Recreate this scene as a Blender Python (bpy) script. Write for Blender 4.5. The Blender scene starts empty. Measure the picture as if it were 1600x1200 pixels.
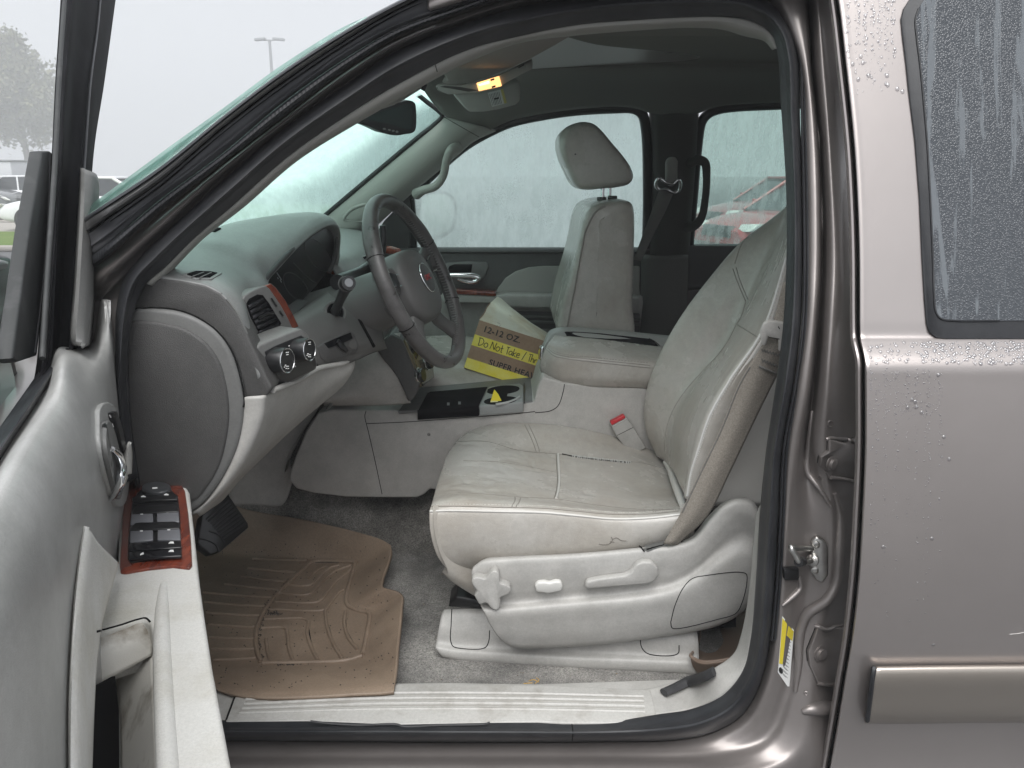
import bpy, bmesh, math, random
import numpy as np
from mathutils import Vector, Matrix
from mathutils.bvhtree import BVHTree

random.seed(7)
rng = np.random.default_rng(7)
scene = bpy.context.scene
COL = scene.collection
R = math.radians

# ------------------------------------------------------------------ camera
PITCH = R(15.0)
CAM = Vector((0.0, -1.3, 1.54))
FPX = 1232.0
cam_data = bpy.data.cameras.new("camera")
cam = bpy.data.objects.new("camera", cam_data)
COL.objects.link(cam)
cam.location = CAM
cam.rotation_euler = (R(90) - PITCH, 0, 0)
cam_data.sensor_width = 36.0
cam_data.lens = 36.0 * FPX / 1600.0
cam_data.clip_start = 0.02
cam_data.clip_end = 600
scene.camera = cam

# ------------------------------------------------------------------ sky, sun, exposure
SUN_EL, SUN_AZ = 60.0, 184.0          # azimuth: direction the light comes from, clockwise from +Y
w = bpy.data.worlds.new("World")
scene.world = w
w.use_nodes = True
nt = w.node_tree
bg = nt.nodes["Background"]
sky = nt.nodes.new("ShaderNodeTexSky")
sky.sky_type = 'NISHITA'
sky.sun_disc = False
sky.sun_elevation = R(SUN_EL)
sky.sun_rotation = R(SUN_AZ)
sky.dust_density = 6.0
sky.air_density = 1.0
hs = nt.nodes.new("ShaderNodeHueSaturation")
hs.inputs["Saturation"].default_value = 0.10
mixw = nt.nodes.new("ShaderNodeMix")
mixw.data_type = 'RGBA'
mixw.inputs[0].default_value = 0.75
mixw.inputs[7].default_value = (7.1, 7.4, 7.9, 1)
nt.links.new(sky.outputs[0], hs.inputs["Color"])
nt.links.new(hs.outputs[0], mixw.inputs[6])
nt.links.new(mixw.outputs[2], bg.inputs[0])
bg.inputs[1].default_value = 0.0515
sd = bpy.data.lights.new("sun", 'SUN')
sd.energy = 1.5
sd.angle = R(50)
sd.color = (1.0, 0.995, 0.985)
sun = bpy.data.objects.new("sun", sd)
COL.objects.link(sun)
az, el = R(SUN_AZ), R(SUN_EL)
src = Vector((math.sin(az) * math.cos(el), math.cos(az) * math.cos(el), math.sin(el)))
sun.rotation_euler = (-src).to_track_quat('-Z', 'Y').to_euler()
sun.location = src * 30

scene.view_settings.view_transform = 'Standard'
scene.view_settings.look = 'None'
scene.view_settings.exposure = 1.38
scene.view_settings.gamma = 1.0
scene.view_settings.use_curve_mapping = False
cy = scene.cycles
cy.use_denoising = True
cy.max_bounces = 8
cy.diffuse_bounces = 5
cy.glossy_bounces = 4
cy.transmission_bounces = 6
cy.transparent_max_bounces = 12
cy.volume_bounces = 1
cy.caustics_reflective = False
cy.caustics_refractive = False
cy.sample_clamp_indirect = 6.0

# ------------------------------------------------------------------ pixel -> place helpers
SP, CP = math.sin(PITCH), math.cos(PITCH)

def ray(px, py):
    dx = (px - 800) / FPX
    dy = (600 - py) / FPX
    return Vector((dx, dy * SP + CP, dy * CP - SP))

def W(px, py, Y):
    d = ray(px, py)
    return CAM + d * ((Y - CAM.y) / d.y)

def Wz(px, py, z):
    d = ray(px, py)
    return CAM + d * ((z - CAM.z) / d.z)

def Wf(px, py, f, off=0.0):
    d = ray(px, py)
    Y = 0.0
    for _ in range(12):
        t = (Y - CAM.y) / d.y
        z = CAM.z + t * d.z
        Y = 0.5 * Y + 0.5 * (f(z) + off)
    return CAM + d * ((Y - CAM.y) / d.y)

def tumble(z):
    return max(0.0, z - 1.25) * 0.36

def f_body(z):
    return tumble(z)

def f_far(z):
    return 1.76 - tumble(z)

# driver door frame: hinge point, direction along the open door, inward normal
DH = Vector((-0.66, -0.09, 0.0))
DU = Vector((0.366, -0.93, 0.0)).normalized()
DN = Vector((0.93, 0.366, 0.0)).normalized()

def Wd(px, py, v):
    d = ray(px, py)
    t = ((DH - CAM).dot(DN) + v) / d.dot(DN)
    return CAM + d * t

# ------------------------------------------------------------------ mesh helpers
BVH = {}
PLACE = {}

def cr(pts, n):
    P = np.array([tuple(p) for p in pts], float)
    m = len(P)
    if m == 1:
        return np.repeat(P, n, 0)
    if m == 2:
        t = np.linspace(0, 1, n)[:, None]
        return P[0] * (1 - t) + P[1] * t
    seg = np.linalg.norm(np.diff(P, axis=0), axis=1)
    seg = np.maximum(seg, 1e-6) ** 0.5
    T = np.concatenate([[0], np.cumsum(seg)])
    P0 = np.vstack([2 * P[0] - P[1], P, 2 * P[-1] - P[-2]])
    T0 = np.concatenate([[T[0] - seg[0]], T, [T[-1] + seg[-1]]])
    out = np.zeros((n, 3))
    for i, t in enumerate(np.linspace(0, T[-1], n)):
        k = min(max(np.searchsorted(T, t, side='right') - 1, 0), m - 2)
        t0, t1, t2, t3 = T0[k:k + 4]
        p0, p1, p2, p3 = P0[k:k + 4]
        a1 = (t1 - t) / (t1 - t0) * p0 + (t - t0) / (t1 - t0) * p1
        a2 = (t2 - t) / (t2 - t1) * p1 + (t - t1) / (t2 - t1) * p2
        a3 = (t3 - t) / (t3 - t2) * p2 + (t - t2) / (t3 - t2) * p3
        b1 = (t2 - t) / (t2 - t0) * a1 + (t - t0) / (t2 - t0) * a2
        b2 = (t3 - t) / (t3 - t1) * a2 + (t - t1) / (t3 - t1) * a3
        out[i] = (t2 - t) / (t2 - t1) * b1 + (t - t1) / (t2 - t1) * b2
    return out

def lin(pts, n):
    P = np.array([tuple(p) for p in pts], float)
    seg = np.linalg.norm(np.diff(P, axis=0), axis=1)
    T = np.concatenate([[0], np.cumsum(np.maximum(seg, 1e-6))])
    t = np.linspace(0, T[-1], n)
    return np.stack([np.interp(t, T, P[:, k]) for k in range(3)], 1)

def link(o, parent=None, kind=None, label=None):
    COL.objects.link(o)
    while parent is not None and parent.parent is not None and parent.parent.parent is not None:
        parent = parent.parent          # thing > part > sub-part, no deeper
    if parent is not None:
        o.parent = parent
        loc = PLACE.get(parent.name)
        if loc is not None:
            o.matrix_parent_inverse = Matrix.Translation(-loc)
    if kind:
        o["kind"] = kind
    if label:
        o["label"] = label
    return o

def mesh_obj(name, verts, faces, mat, parent=None, smooth=True, sharp=40, kind=None, label=None, bvh=True):
    me = bpy.data.meshes.new(name)
    me.from_pydata([tuple(v) for v in verts], [], [tuple(f) for f in faces])
    if smooth:
        me.polygons.foreach_set("use_smooth", [True] * len(me.polygons))
        if sharp:
            me.set_sharp_from_angle(angle=R(sharp))
    if mat:
        me.materials.append(mat)
    me.update()
    o = bpy.data.objects.new(name, me)
    link(o, parent, kind, label)
    if bvh:
        BVH[o.name] = BVHTree.FromPolygons([Vector(v) for v in verts], [tuple(f) for f in faces])
    return o

def grid_faces(nv, nu, wrap=False):
    f = []
    for j in range(nv - 1):
        for i in range(nu - 1 if not wrap else nu):
            a = j * nu + i
            b = j * nu + (i + 1) % nu
            f.append((a, b, b + nu, a + nu))
    return f

def patch(name, rows, mat, parent=None, nu=28, nv=14, thick=0.006, sv=True, su=True, sharp=40, kind=None, label=None, disp=None, flip=None):
    """A smooth sheet through rows of points, given real thickness on the side away from the viewer."""
    RR = [(cr if su else lin)(r, nu) for r in rows]
    if sv:
        G = np.zeros((nv, nu, 3))
        for i in range(nu):
            G[:, i] = cr([r[i] for r in RR], nv)
    else:
        k = max(1, (nv - 1) // max(1, len(RR) - 1))
        L = []
        for a in range(len(RR) - 1):
            for s in range(k):
                t = s / k
                L.append(RR[a] * (1 - t) + RR[a + 1] * t)
        L.append(RR[-1])
        G = np.array(L)
        nv = len(L)
    du = np.gradient(G, axis=1)
    dv = np.gradient(G, axis=0)
    N = np.cross(du, dv)
    N /= np.maximum(np.linalg.norm(N, axis=2, keepdims=True), 1e-9)
    tocam = np.array(CAM) - G
    s = np.sign(np.sum(N * tocam))
    if flip is not None:
        s = flip
    N = N * (s if s != 0 else 1)
    if disp is not None:
        uu, vv = np.meshgrid(np.linspace(0, 1, nu), np.linspace(0, 1, nv))
        G = G + N * disp(uu, vv, G)[..., None]
    faces = grid_faces(nv, nu)
    if s < 0:
        faces = [tuple(reversed(f)) for f in faces]
    V = G.reshape(-1, 3)
    o = mesh_obj(name, V, faces, mat, parent, True, sharp, kind, label)
    if thick:
        md = o.modifiers.new("solid", 'SOLIDIFY')
        md.thickness = thick
        md.offset = -1
        md.use_even_offset = False
    return o

def prism(name, outline, ext, mat, parent=None, bevel=0.004, seg=2, smooth_outline=0, kind=None, label=None, sharp=50):
    """A closed outline given depth along ext, with rounded edges."""
    pts = [Vector(p) for p in outline]
    if smooth_outline:
        pts = [Vector(p) for p in cr(pts + [pts[0]], smooth_outline)[:-1]]
    ext = Vector(ext)
    bm = bmesh.new()
    a = [bm.verts.new(p) for p in pts]
    b = [bm.verts.new(p + ext) for p in pts]
    n = len(pts)
    bm.faces.new(a)
    bm.faces.new(list(reversed(b)))
    for i in range(n):
        j = (i + 1) % n
        bm.faces.new((a[j], a[i], b[i], b[j]))
    bmesh.ops.recalc_face_normals(bm, faces=bm.faces[:])
    if bevel:
        es = [e for e in bm.edges if len(e.link_faces) == 2 and e.calc_face_angle(0) > R(32)]
        try:
            bmesh.ops.bevel(bm, geom=es, offset=bevel, segments=seg, profile=0.5, affect='EDGES', clamp_overlap=True)
        except Exception:
            pass
    me = bpy.data.meshes.new(name)
    bm.to_mesh(me)
    BV = BVHTree.FromBMesh(bm)
    bm.free()
    me.polygons.foreach_set("use_smooth", [True] * len(me.polygons))
    me.set_sharp_from_angle(angle=R(sharp))
    me.materials.append(mat)
    o = bpy.data.objects.new(name, me)
    link(o, parent, kind, label)
    BVH[o.name] = BV
    return o

def tube_geo(pts, r, n=8, flat=None, caps=True, up=None):
    P = np.array([tuple(p) for p in pts], float)
    m = len(P)
    rr = np.full(m, r) if np.isscalar(r) else np.interp(np.linspace(0, 1, m), np.linspace(0, 1, len(r)), r)
    T = np.gradient(P, axis=0)
    T /= np.maximum(np.linalg.norm(T, axis=1, keepdims=True), 1e-9)
    ref = np.array(up if up is not None else (0.13, 0.21, 0.97))
    V, F = [], []
    prev = None
    for i in range(m):
        t = T[i]
        a = np.cross(ref, t) if prev is None else prev - t * np.dot(prev, t)
        if np.linalg.norm(a) < 1e-6:
            a = np.cross((1, 0, 0), t)
        a = a / np.linalg.norm(a)
        if up is None:
            prev = a
        b = np.cross(t, a)
        for k in range(n):
            th = 2 * math.pi * k / n
            fa, fb = flat or (1, 1)
            V.append(P[i] + rr[i] * (math.cos(th) * a * fa + math.sin(th) * b * fb))
    for i in range(m - 1):
        for k in range(n):
            k2 = (k + 1) % n
            F.append((i * n + k, i * n + k2, (i + 1) * n + k2, (i + 1) * n + k))
    if caps:
        F.append(tuple(reversed(range(n))))
        F.append(tuple(range((m - 1) * n, m * n)))
    return V, F

def tube(name, pts, r, mat, parent=None, n=10, res=None, flat=None, up=None, kind=None, label=None, smooth=True, closed=False):
    if closed:
        q = list(pts)
        q = q[-2:] + q + q[:2]
        full = cr(q, (res or 64) * 2)
        # take the middle loop
        A = np.array(tuple(pts[0]))
        d = np.linalg.norm(full - A, axis=1)
        i0 = int(np.argmin(d[:len(d) // 2]))
        i1 = len(d) // 2 + int(np.argmin(d[len(d) // 2:]))
        pts = full[i0:i1 + 1]
    elif res:
        pts = cr(pts, res)
    V, F = tube_geo(pts, r, n, flat, True, up)
    return mesh_obj(name, V, F, mat, parent, smooth, 50, kind, label)

def tubes(name, lines, r, mat, parent=None, n=6, res=None, kind=None, label=None, flat=None):
    V, F = [], []
    for ln in lines:
        if len(ln) < 2:
            continue
        p = cr(ln, res) if res else ln
        v, f = tube_geo(p, r, n, flat)
        k = len(V)
        V += v
        F += [tuple(i + k for i in q) for q in f]
    if not V:
        return None
    return mesh_obj(name, V, F, mat, parent, True, 50, kind, label, bvh=False)

def lathe(name, centre, axis, prof, mat, parent=None, n=24, kind=None, label=None, up=None):
    """prof: list of (radius, distance along axis)."""
    ax = Vector(axis).normalized()
    a = ax.cross(Vector(up or (0.2, 0.3, 0.95))).normalized()
    b = ax.cross(a)
    V, F = [], []
    for r, h in prof:
        for k in range(n):
            th = 2 * math.pi * k / n
            V.append(Vector(centre) + ax * h + (a * math.cos(th) + b * math.sin(th)) * r)
    F = grid_faces(len(prof), n, True)
    F.append(tuple(reversed(range(n))))
    F.append(tuple(range((len(prof) - 1) * n, len(prof) * n)))
    o = mesh_obj(name, V, F, mat, parent, True, 35, kind, label)
    bm = bmesh.new(); bm.from_mesh(o.data)
    bmesh.ops.recalc_face_normals(bm, faces=bm.faces[:])
    bm.to_mesh(o.data); bm.free()
    o.data.set_sharp_from_angle(angle=R(35))
    return o

def hit(targets, px, py, off=0.0):
    d = ray(px, py).normalized()
    best = None
    for t in targets if isinstance(targets, (list, tuple)) else [targets]:
        loc, nrm, _, dist = BVH[t.name].ray_cast(CAM, d)
        if loc is not None and (best is None or dist < best[2]):
            best = (loc, nrm, dist)
    if best is None:
        return None, None
    n = best[1]
    if n.dot(d) > 0:
        n = -n
    return best[0] + n * off, n

def dense(pts, step=6, smooth=True):
    P = [(p[0], p[1], 0) for p in pts]
    L = sum(math.dist(P[i], P[i + 1]) for i in range(len(P) - 1))
    n = max(3, int(L / step) + 1)
    return (cr if smooth else lin)(P, n)

def drape(targets, pts, off=0.0, step=6, smooth=True):
    out = []
    for p in dense(pts, step, smooth):
        h, n = hit(targets, p[0], p[1], off)
        if h is not None:
            out.append(h)
    return out

def seam(name, parent, mat, targets, lines, r=0.0012, off=0.0, step=6, smooth=True, n=6, kind=None, label=None, flat=None):
    if not isinstance(lines[0][0], (list, tuple)):
        lines = [lines]
    if len(lines) > 1 and kind is None:
        o = None
        for l in lines:
            o = seam(name, parent, mat, targets, [l], r, off, step, smooth, n, None, label, flat) or o
        return o
    return tubes(name, [drape(targets, l, off, step, smooth) for l in lines], r, mat, parent, n, None, kind, label, flat)

def stitches(name, parent, mat, targets, lines, gap=5.0, ln=3.0, r=0.0007, off=0.0008):
    if not isinstance(lines[0][0], (list, tuple)):
        lines = [lines]
    segs = []
    for l in lines:
        d = dense(l, 1.0)
        s = 0
        while s + ln < len(d):
            a, _ = hit(targets, d[int(s)][0], d[int(s)][1], off)
            b, _ = hit(targets, d[int(s + ln)][0], d[int(s + ln)][1], off)
            if a is not None and b is not None and (a - b).length < 0.03:
                segs.append([a, b])
            s += gap
    return tubes(name, segs, r, mat, parent, 4, None, "stuff")

def decal(name, parent, mat, targets, outline, thick=0.003, sink=0.001, bevel=0.0, smooth=0, label=None, seg=2):
    pts = outline
    if smooth:
        P = [(p[0], p[1], 0) for p in outline]
        pts = cr(P + [P[0]], smooth)[:-1]
    q, nn = [], Vector((0, 0, 0))
    for p in pts:
        h, n = hit(targets, p[0], p[1], 0)
        if h is None:
            continue
        q.append(h)
        nn += n
    if len(q) < 3:
        print("DECAL MISS", name, outline[0])
        return targets[0] if isinstance(targets, (list, tuple)) else targets
    nn.normalize()
    return prism(name, [p - nn * sink for p in q], nn * (thick + sink), mat, parent, bevel, seg, label=label)

def ell(cx, cy, rx, ry, rot=0, n=20):
    c, s = math.cos(R(rot)), math.sin(R(rot))
    return [(cx + rx * math.cos(t) * c - ry * math.sin(t) * s, cy + rx * math.cos(t) * s + ry * math.sin(t) * c)
            for t in [2 * math.pi * k / n for k in range(n)]]

def empty(name, loc, label=None, cat=None, group=None, parent=None, kind=None):
    o = bpy.data.objects.new(name, None)
    COL.objects.link(o)
    o.location = loc
    o.empty_display_size = 0.1
    if parent is not None:
        o.parent = parent
        o.matrix_parent_inverse = Matrix.Translation(-PLACE[parent.name])
        o.location = loc
    PLACE[o.name] = Vector(loc)
    if label: o["label"] = label
    if cat: o["category"] = cat
    if group: o["group"] = group
    if kind: o["kind"] = kind
    return o

def tag(o, label, cat, group=None, kind=None):
    o["label"] = label
    if cat: o["category"] = cat
    if group: o["group"] = group
    if kind: o["kind"] = kind
    return o

# ------------------------------------------------------------------ materials
def M(name, col, rough=0.5, metal=0.0, col2=None, nscale=6.0, nlo=0.35, nhi=0.65, bump=0.0, bscale=250.0, bump2=0.0, bscale2=30.0,
      coat=0.0, spec=0.5, sheen=0.0, stretch=None, voro=False, rough2=None, emit=None, estr=0.0, dist=0.001, dist2=0.004, coatr=0.08):
    m = bpy.data.materials.new(name)
    m.use_nodes = True
    t = m.node_tree
    b = t.nodes["Principled BSDF"]
    b.inputs["Base Color"].default_value = (*col, 1)
    b.inputs["Roughness"].default_value = rough
    b.inputs["Metallic"].default_value = metal
    b.inputs["Specular IOR Level"].default_value = spec
    b.inputs["Coat Weight"].default_value = coat
    b.inputs["Coat Roughness"].default_value = coatr
    if sheen:
        b.inputs["Sheen Weight"].default_value = sheen
    if emit:
        b.inputs["Emission Color"].default_value = (*emit, 1)
        b.inputs["Emission Strength"].default_value = estr
    tc = t.nodes.new("ShaderNodeTexCoord")
    vec = tc.outputs["Object"]
    if stretch:
        mp = t.nodes.new("ShaderNodeMapping")
        mp.inputs["Scale"].default_value = stretch
        t.links.new(vec, mp.inputs[0])
        vecs = mp.outputs[0]
    else:
        vecs = vec
    if col2 is not None or rough2 is not None:
        n = t.nodes.new("ShaderNodeTexNoise")
        n.inputs["Scale"].default_value = nscale
        n.inputs["Detail"].default_value = 6
        n.inputs["Roughness"].default_value = 0.6
        t.links.new(vecs, n.inputs["Vector"])
        mr = t.nodes.new("ShaderNodeMapRange")
        mr.inputs[1].default_value = nlo
        mr.inputs[2].default_value = nhi
        t.links.new(n.outputs[0], mr.inputs[0])
        if col2 is not None:
            mx = t.nodes.new("ShaderNodeMix")
            mx.data_type = 'RGBA'
            mx.inputs[6].default_value = (*col, 1)
            mx.inputs[7].default_value = (*col2, 1)
            t.links.new(mr.outputs[0], mx.inputs[0])
            t.links.new(mx.outputs[2], b.inputs["Base Color"])
        if rough2 is not None:
            m2 = t.nodes.new("ShaderNodeMapRange")
            m2.inputs[3].default_value = rough
            m2.inputs[4].default_value = rough2
            t.links.new(mr.outputs[0], m2.inputs[0])
            t.links.new(m2.outputs[0], b.inputs["Roughness"])
    last = None
    if bump2:
        n2 = t.nodes.new("ShaderNodeTexNoise")
        n2.inputs["Scale"].default_value = bscale2
        n2.inputs["Detail"].default_value = 4
        t.links.new(vecs, n2.inputs["Vector"])
        bp = t.nodes.new("ShaderNodeBump")
        bp.inputs["Strength"].default_value = bump2
        bp.inputs["Distance"].default_value = dist2
        t.links.new(n2.outputs[0], bp.inputs["Height"])
        last = bp
    if bump:
        if voro:
            n3 = t.nodes.new("ShaderNodeTexVoronoi")
            n3.inputs["Scale"].default_value = bscale
            out = n3.outputs["Distance"]
        else:
            n3 = t.nodes.new("ShaderNodeTexNoise")
            n3.inputs["Scale"].default_value = bscale
            n3.inputs["Detail"].default_value = 3
            out = n3.outputs[0]
        t.links.new(vec, n3.inputs["Vector"])
        bp2 = t.nodes.new("ShaderNodeBump")
        bp2.inputs["Strength"].default_value = bump
        bp2.inputs["Distance"].default_value = dist
        t.links.new(out, bp2.inputs["Height"])
        if last:
            t.links.new(last.outputs[0], bp2.inputs["Normal"])
        last = bp2
    if last:
        t.links.new(last.outputs[0], b.inputs["Normal"])
    return m

def wet_glass(name, tint, fog, fog_lo, fog_hi, streak=(45, 45, 5), drop_scale=160, drop_amt=0.35, gloss=0.06, drop_rand=0.9):
    """Rain-wet, fogged-up window: clear tinted glass mixed with a scattering film, runs and drops."""
    m = bpy.data.materials.new(name)
    m.use_nodes = True
    t = m.node_tree
    N, L = t.nodes, t.links
    N.remove(N["Principled BSDF"])
    out = N["Material Output"]
    tc = N.new("ShaderNodeTexCoord")
    mp = N.new("ShaderNodeMapping"); mp.inputs["Scale"].default_value = streak
    L.new(tc.outputs["Object"], mp.inputs[0])
    n1 = N.new("ShaderNodeTexNoise"); n1.inputs["Scale"].default_value = 1.0; n1.inputs["Detail"].default_value = 5
    L.new(mp.outputs[0], n1.inputs["Vector"])
    r1 = N.new("ShaderNodeMapRange"); r1.inputs[1].default_value = 0.38; r1.inputs[2].default_value = 0.62
    r1.inputs[3].default_value = fog_lo; r1.inputs[4].default_value = fog_hi
    L.new(n1.outputs[0], r1.inputs[0])
    vo = N.new("ShaderNodeTexVoronoi"); vo.inputs["Scale"].default_value = drop_scale
    vo.inputs["Randomness"].default_value = drop_rand
    L.new(tc.outputs["Object"], vo.inputs["Vector"])
    n2 = N.new("ShaderNodeTexNoise"); n2.inputs["Scale"].default_value = 9.0; n2.inputs["Detail"].default_value = 3
    L.new(tc.outputs["Object"], n2.inputs["Vector"])
    r2 = N.new("ShaderNodeMapRange"); r2.inputs[1].default_value = 0.45; r2.inputs[2].default_value = 0.6
    r2.inputs[3].default_value = 0.05; r2.inputs[4].default_value = 0.36
    L.new(n2.outputs[0], r2.inputs[0])
    lt = N.new("ShaderNodeMath"); lt.operation = 'LESS_THAN'
    L.new(vo.outputs["Distance"], lt.inputs[0]); L.new(r2.outputs[0], lt.inputs[1])
    ml = N.new("ShaderNodeMath"); ml.operation = 'MULTIPLY'; ml.inputs[1].default_value = drop_amt
    L.new(lt.outputs[0], ml.inputs[0])
    sub = N.new("ShaderNodeMath"); sub.operation = 'SUBTRACT'; sub.use_clamp = True
    L.new(r1.outputs[0], sub.inputs[0]); L.new(ml.outputs[0], sub.inputs[1])
    tr = N.new("ShaderNodeBsdfTransparent"); tr.inputs[0].default_value = (*tint, 1)
    tl = N.new("ShaderNodeBsdfTranslucent"); tl.inputs[0].default_value = (*fog, 1)
    mix = N.new("ShaderNodeMixShader")
    L.new(sub.outputs[0], mix.inputs[0]); L.new(tr.outputs[0], mix.inputs[1]); L.new(tl.outputs[0], mix.inputs[2])
    gl = N.new("ShaderNodeBsdfGlossy"); gl.inputs["Roughness"].default_value = 0.08
    gl.inputs[0].default_value = (0.9, 0.95, 0.95, 1)
    bp = N.new("ShaderNodeBump"); bp.inputs["Strength"].default_value = 0.5; bp.inputs["Distance"].default_value = 0.002
    L.new(vo.outputs["Distance"], bp.inputs["Height"]); L.new(bp.outputs[0], gl.inputs["Normal"])
    mx2 = N.new("ShaderNodeMixShader"); mx2.inputs[0].default_value = gloss
    L.new(mix.outputs[0], mx2.inputs[1]); L.new(gl.outputs[0], mx2.inputs[2])
    L.new(mx2.outputs[0], out.inputs[0])
    return m

leather = M("seat_leather", (0.435, 0.416, 0.384), 0.28, col2=(0.345, 0.312, 0.268), nscale=5, nlo=0.40, nhi=0.74, bump=0.28, bscale=520, voro=True, dist=0.0008,
            bump2=0.22, bscale2=22, dist2=0.008, rough2=0.24)
leather_side = M("seat_side_vinyl", (0.60, 0.59, 0.56), 0.42, col2=(0.53, 0.51, 0.475), nscale=4, bump=0.2, bscale=520, voro=True, dist=0.0006, bump2=0.1, bscale2=18, dist2=0.006)
leather_white = M("piping_vinyl", (0.58, 0.575, 0.555), 0.45, bump=0.2, bscale=500)
plastic_light = M("light_stone_plastic", (0.45, 0.44, 0.418), 0.48, col2=(0.405, 0.393, 0.37), nscale=7, bump=0.14, bscale=900, dist=0.0004)
plastic_beige = M("worn_beige_armrest", (0.59, 0.58, 0.55), 0.55, col2=(0.47, 0.45, 0.395), nscale=9, nlo=0.45, nhi=0.72, bump=0.35, bscale=420, voro=True, dist=0.0007)
plastic_soiled = M("soiled_beige_plastic", (0.62, 0.60, 0.55), 0.55, col2=(0.14, 0.11, 0.07), nscale=13, nlo=0.48, nhi=0.70, bump=0.2, bscale=500)
plastic_console = M("console_grey_plastic", (0.47, 0.455, 0.43), 0.52, col2=(0.44, 0.425, 0.40), nscale=5, bump=0.15, bscale=1000, dist=0.0004)
plastic_mid = M("mid_grey_plastic", (0.155, 0.155, 0.15), 0.5, bump=0.15, bscale=900, dist=0.0004)
plastic_dark = M("dark_grey_plastic", (0.082, 0.080, 0.078), 0.52, col2=(0.073, 0.071, 0.069), nscale=8, bump=0.6, bscale=560, voro=True, dist=0.001)
plastic_darker = M("charcoal_plastic", (0.06, 0.06, 0.06), 0.55, bump=0.3, bscale=750, voro=True, dist=0.0006)
dash_top = M("dash_pad", (0.24, 0.245, 0.24), 0.40, col2=(0.215, 0.22, 0.215), nscale=6, bump=0.3, bscale=750, voro=True, dist=0.0006)
door_pad = M("door_pad", (0.40, 0.40, 0.388), 0.32, col2=(0.35, 0.35, 0.336), nscale=5, bump=0.25, bscale=700, voro=True, dist=0.0006, bump2=0.05, bscale2=12, dist2=0.01)
headliner_m = M("headliner_cloth", (0.17, 0.167, 0.154), 0.95, bump=0.3, bscale=1200, dist=0.0005, spec=0.1)
pillar_m = M("pillar_trim", (0.33, 0.325, 0.30), 0.7, bump=0.12, bscale=900, spec=0.25)
pillar_dark = M("dark_pillar_trim", (0.062, 0.060, 0.056), 0.7, bump=0.12, bscale=900, spec=0.25)
rubber = M("black_rubber", (0.016, 0.017, 0.020), 0.45, spec=0.4, col2=(0.030, 0.031, 0.034), nscale=12, bump=0.1, bscale=300)
rubber_dry = M("dull_black_rubber", (0.022, 0.022, 0.024), 0.6, col2=(0.045, 0.045, 0.047), nscale=20, bump=0.2, bscale=300)
black = M("black_plastic", (0.012, 0.012, 0.013), 0.35, bump=0.1, bscale=700)
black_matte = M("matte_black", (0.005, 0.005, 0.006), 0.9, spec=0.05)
black_gloss = M("gloss_black", (0.010, 0.010, 0.012), 0.12)
frame_black = M("door_frame_black", (0.008, 0.008, 0.009), 0.75, spec=0.06, col2=(0.014, 0.014, 0.016), nscale=8)
sail_m = M("scuffed_black_plastic", (0.035, 0.037, 0.037), 0.55, col2=(0.10, 0.10, 0.10), nscale=16, nlo=0.55, nhi=0.85, bump=0.2, bscale=300)
chrome = M("chrome", (0.80, 0.81, 0.82), 0.12, 1.0)
steel = M("plated_steel", (0.62, 0.61, 0.58), 0.32, 1.0, col2=(0.45, 0.44, 0.42), nscale=30)
wood = M("glossy_wood_trim", (0.23, 0.046, 0.02), 0.18, col2=(0.10, 0.018, 0.010), nscale=9, nlo=0.35, nhi=0.62, stretch=(9, 2, 3), coat=0.7)
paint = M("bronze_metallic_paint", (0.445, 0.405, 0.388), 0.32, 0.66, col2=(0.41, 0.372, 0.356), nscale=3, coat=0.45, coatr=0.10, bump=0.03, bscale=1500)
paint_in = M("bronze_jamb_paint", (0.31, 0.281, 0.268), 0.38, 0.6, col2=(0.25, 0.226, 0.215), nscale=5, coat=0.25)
paint_dark = M("dark_pillar_paint", (0.10, 0.098, 0.098), 0.35, 0.4, coat=0.4)
molding_m = M("satin_bronze_molding", (0.47, 0.42, 0.37), 0.30, 0.8, coat=0.3)
carpet_m = M("carpet", (0.30, 0.285, 0.26), 0.97, col2=(0.10, 0.095, 0.085), nscale=7, nlo=0.36, nhi=0.70, bump=1.0, bscale=420, dist=0.005, spec=0.05, sheen=0.25)
def grain(m, scale, lo, hi):
    """Multiply a material's base colour by a fine speckle."""
    t = m.node_tree
    b = t.nodes["Principled BSDF"]
    l = b.inputs["Base Color"].links
    tc = t.nodes.new("ShaderNodeTexCoord")
    n = t.nodes.new("ShaderNodeTexNoise"); n.inputs["Scale"].default_value = scale; n.inputs["Detail"].default_value = 4; n.inputs["Roughness"].default_value = .8
    t.links.new(tc.outputs["Object"], n.inputs["Vector"])
    r = t.nodes.new("ShaderNodeMapRange"); r.inputs[1].default_value = .36; r.inputs[2].default_value = .64; r.inputs[3].default_value = lo; r.inputs[4].default_value = hi
    t.links.new(n.outputs[0], r.inputs[0])
    mx = t.nodes.new("ShaderNodeMix"); mx.data_type = 'RGBA'; mx.blend_type = 'MULTIPLY'; mx.inputs[0].default_value = 1
    if l: t.links.new(l[0].from_socket, mx.inputs[6])
    else: mx.inputs[6].default_value = b.inputs["Base Color"].default_value
    t.links.new(r.outputs[0], mx.inputs[7])
    t.links.new(mx.outputs[2], b.inputs["Base Color"])
grain(carpet_m, 260, .38, 1.6)
grain(carpet_m, 16, .72, 1.12)
mat_m = M("brown_floor_liner", (0.262, 0.196, 0.142), 0.5, col2=(0.175, 0.128, 0.092), nscale=6, nlo=0.4, nhi=0.68, bump=0.3, bscale=500, dist=0.0006)
tray_m = M("brown_tray_plastic", (0.20, 0.145, 0.11), 0.5, bump=0.1, bscale=600)
belt_m = M("grey_brown_webbing", (0.31, 0.28, 0.24), 0.75, col2=(0.23, 0.205, 0.175), nscale=300, bump=0.6, bscale=700, dist=0.0008)
belt_dark = M("webbing_shaded_grey", (0.16, 0.155, 0.145), 0.75, bump=0.6, bscale=700, dist=0.0008)
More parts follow.
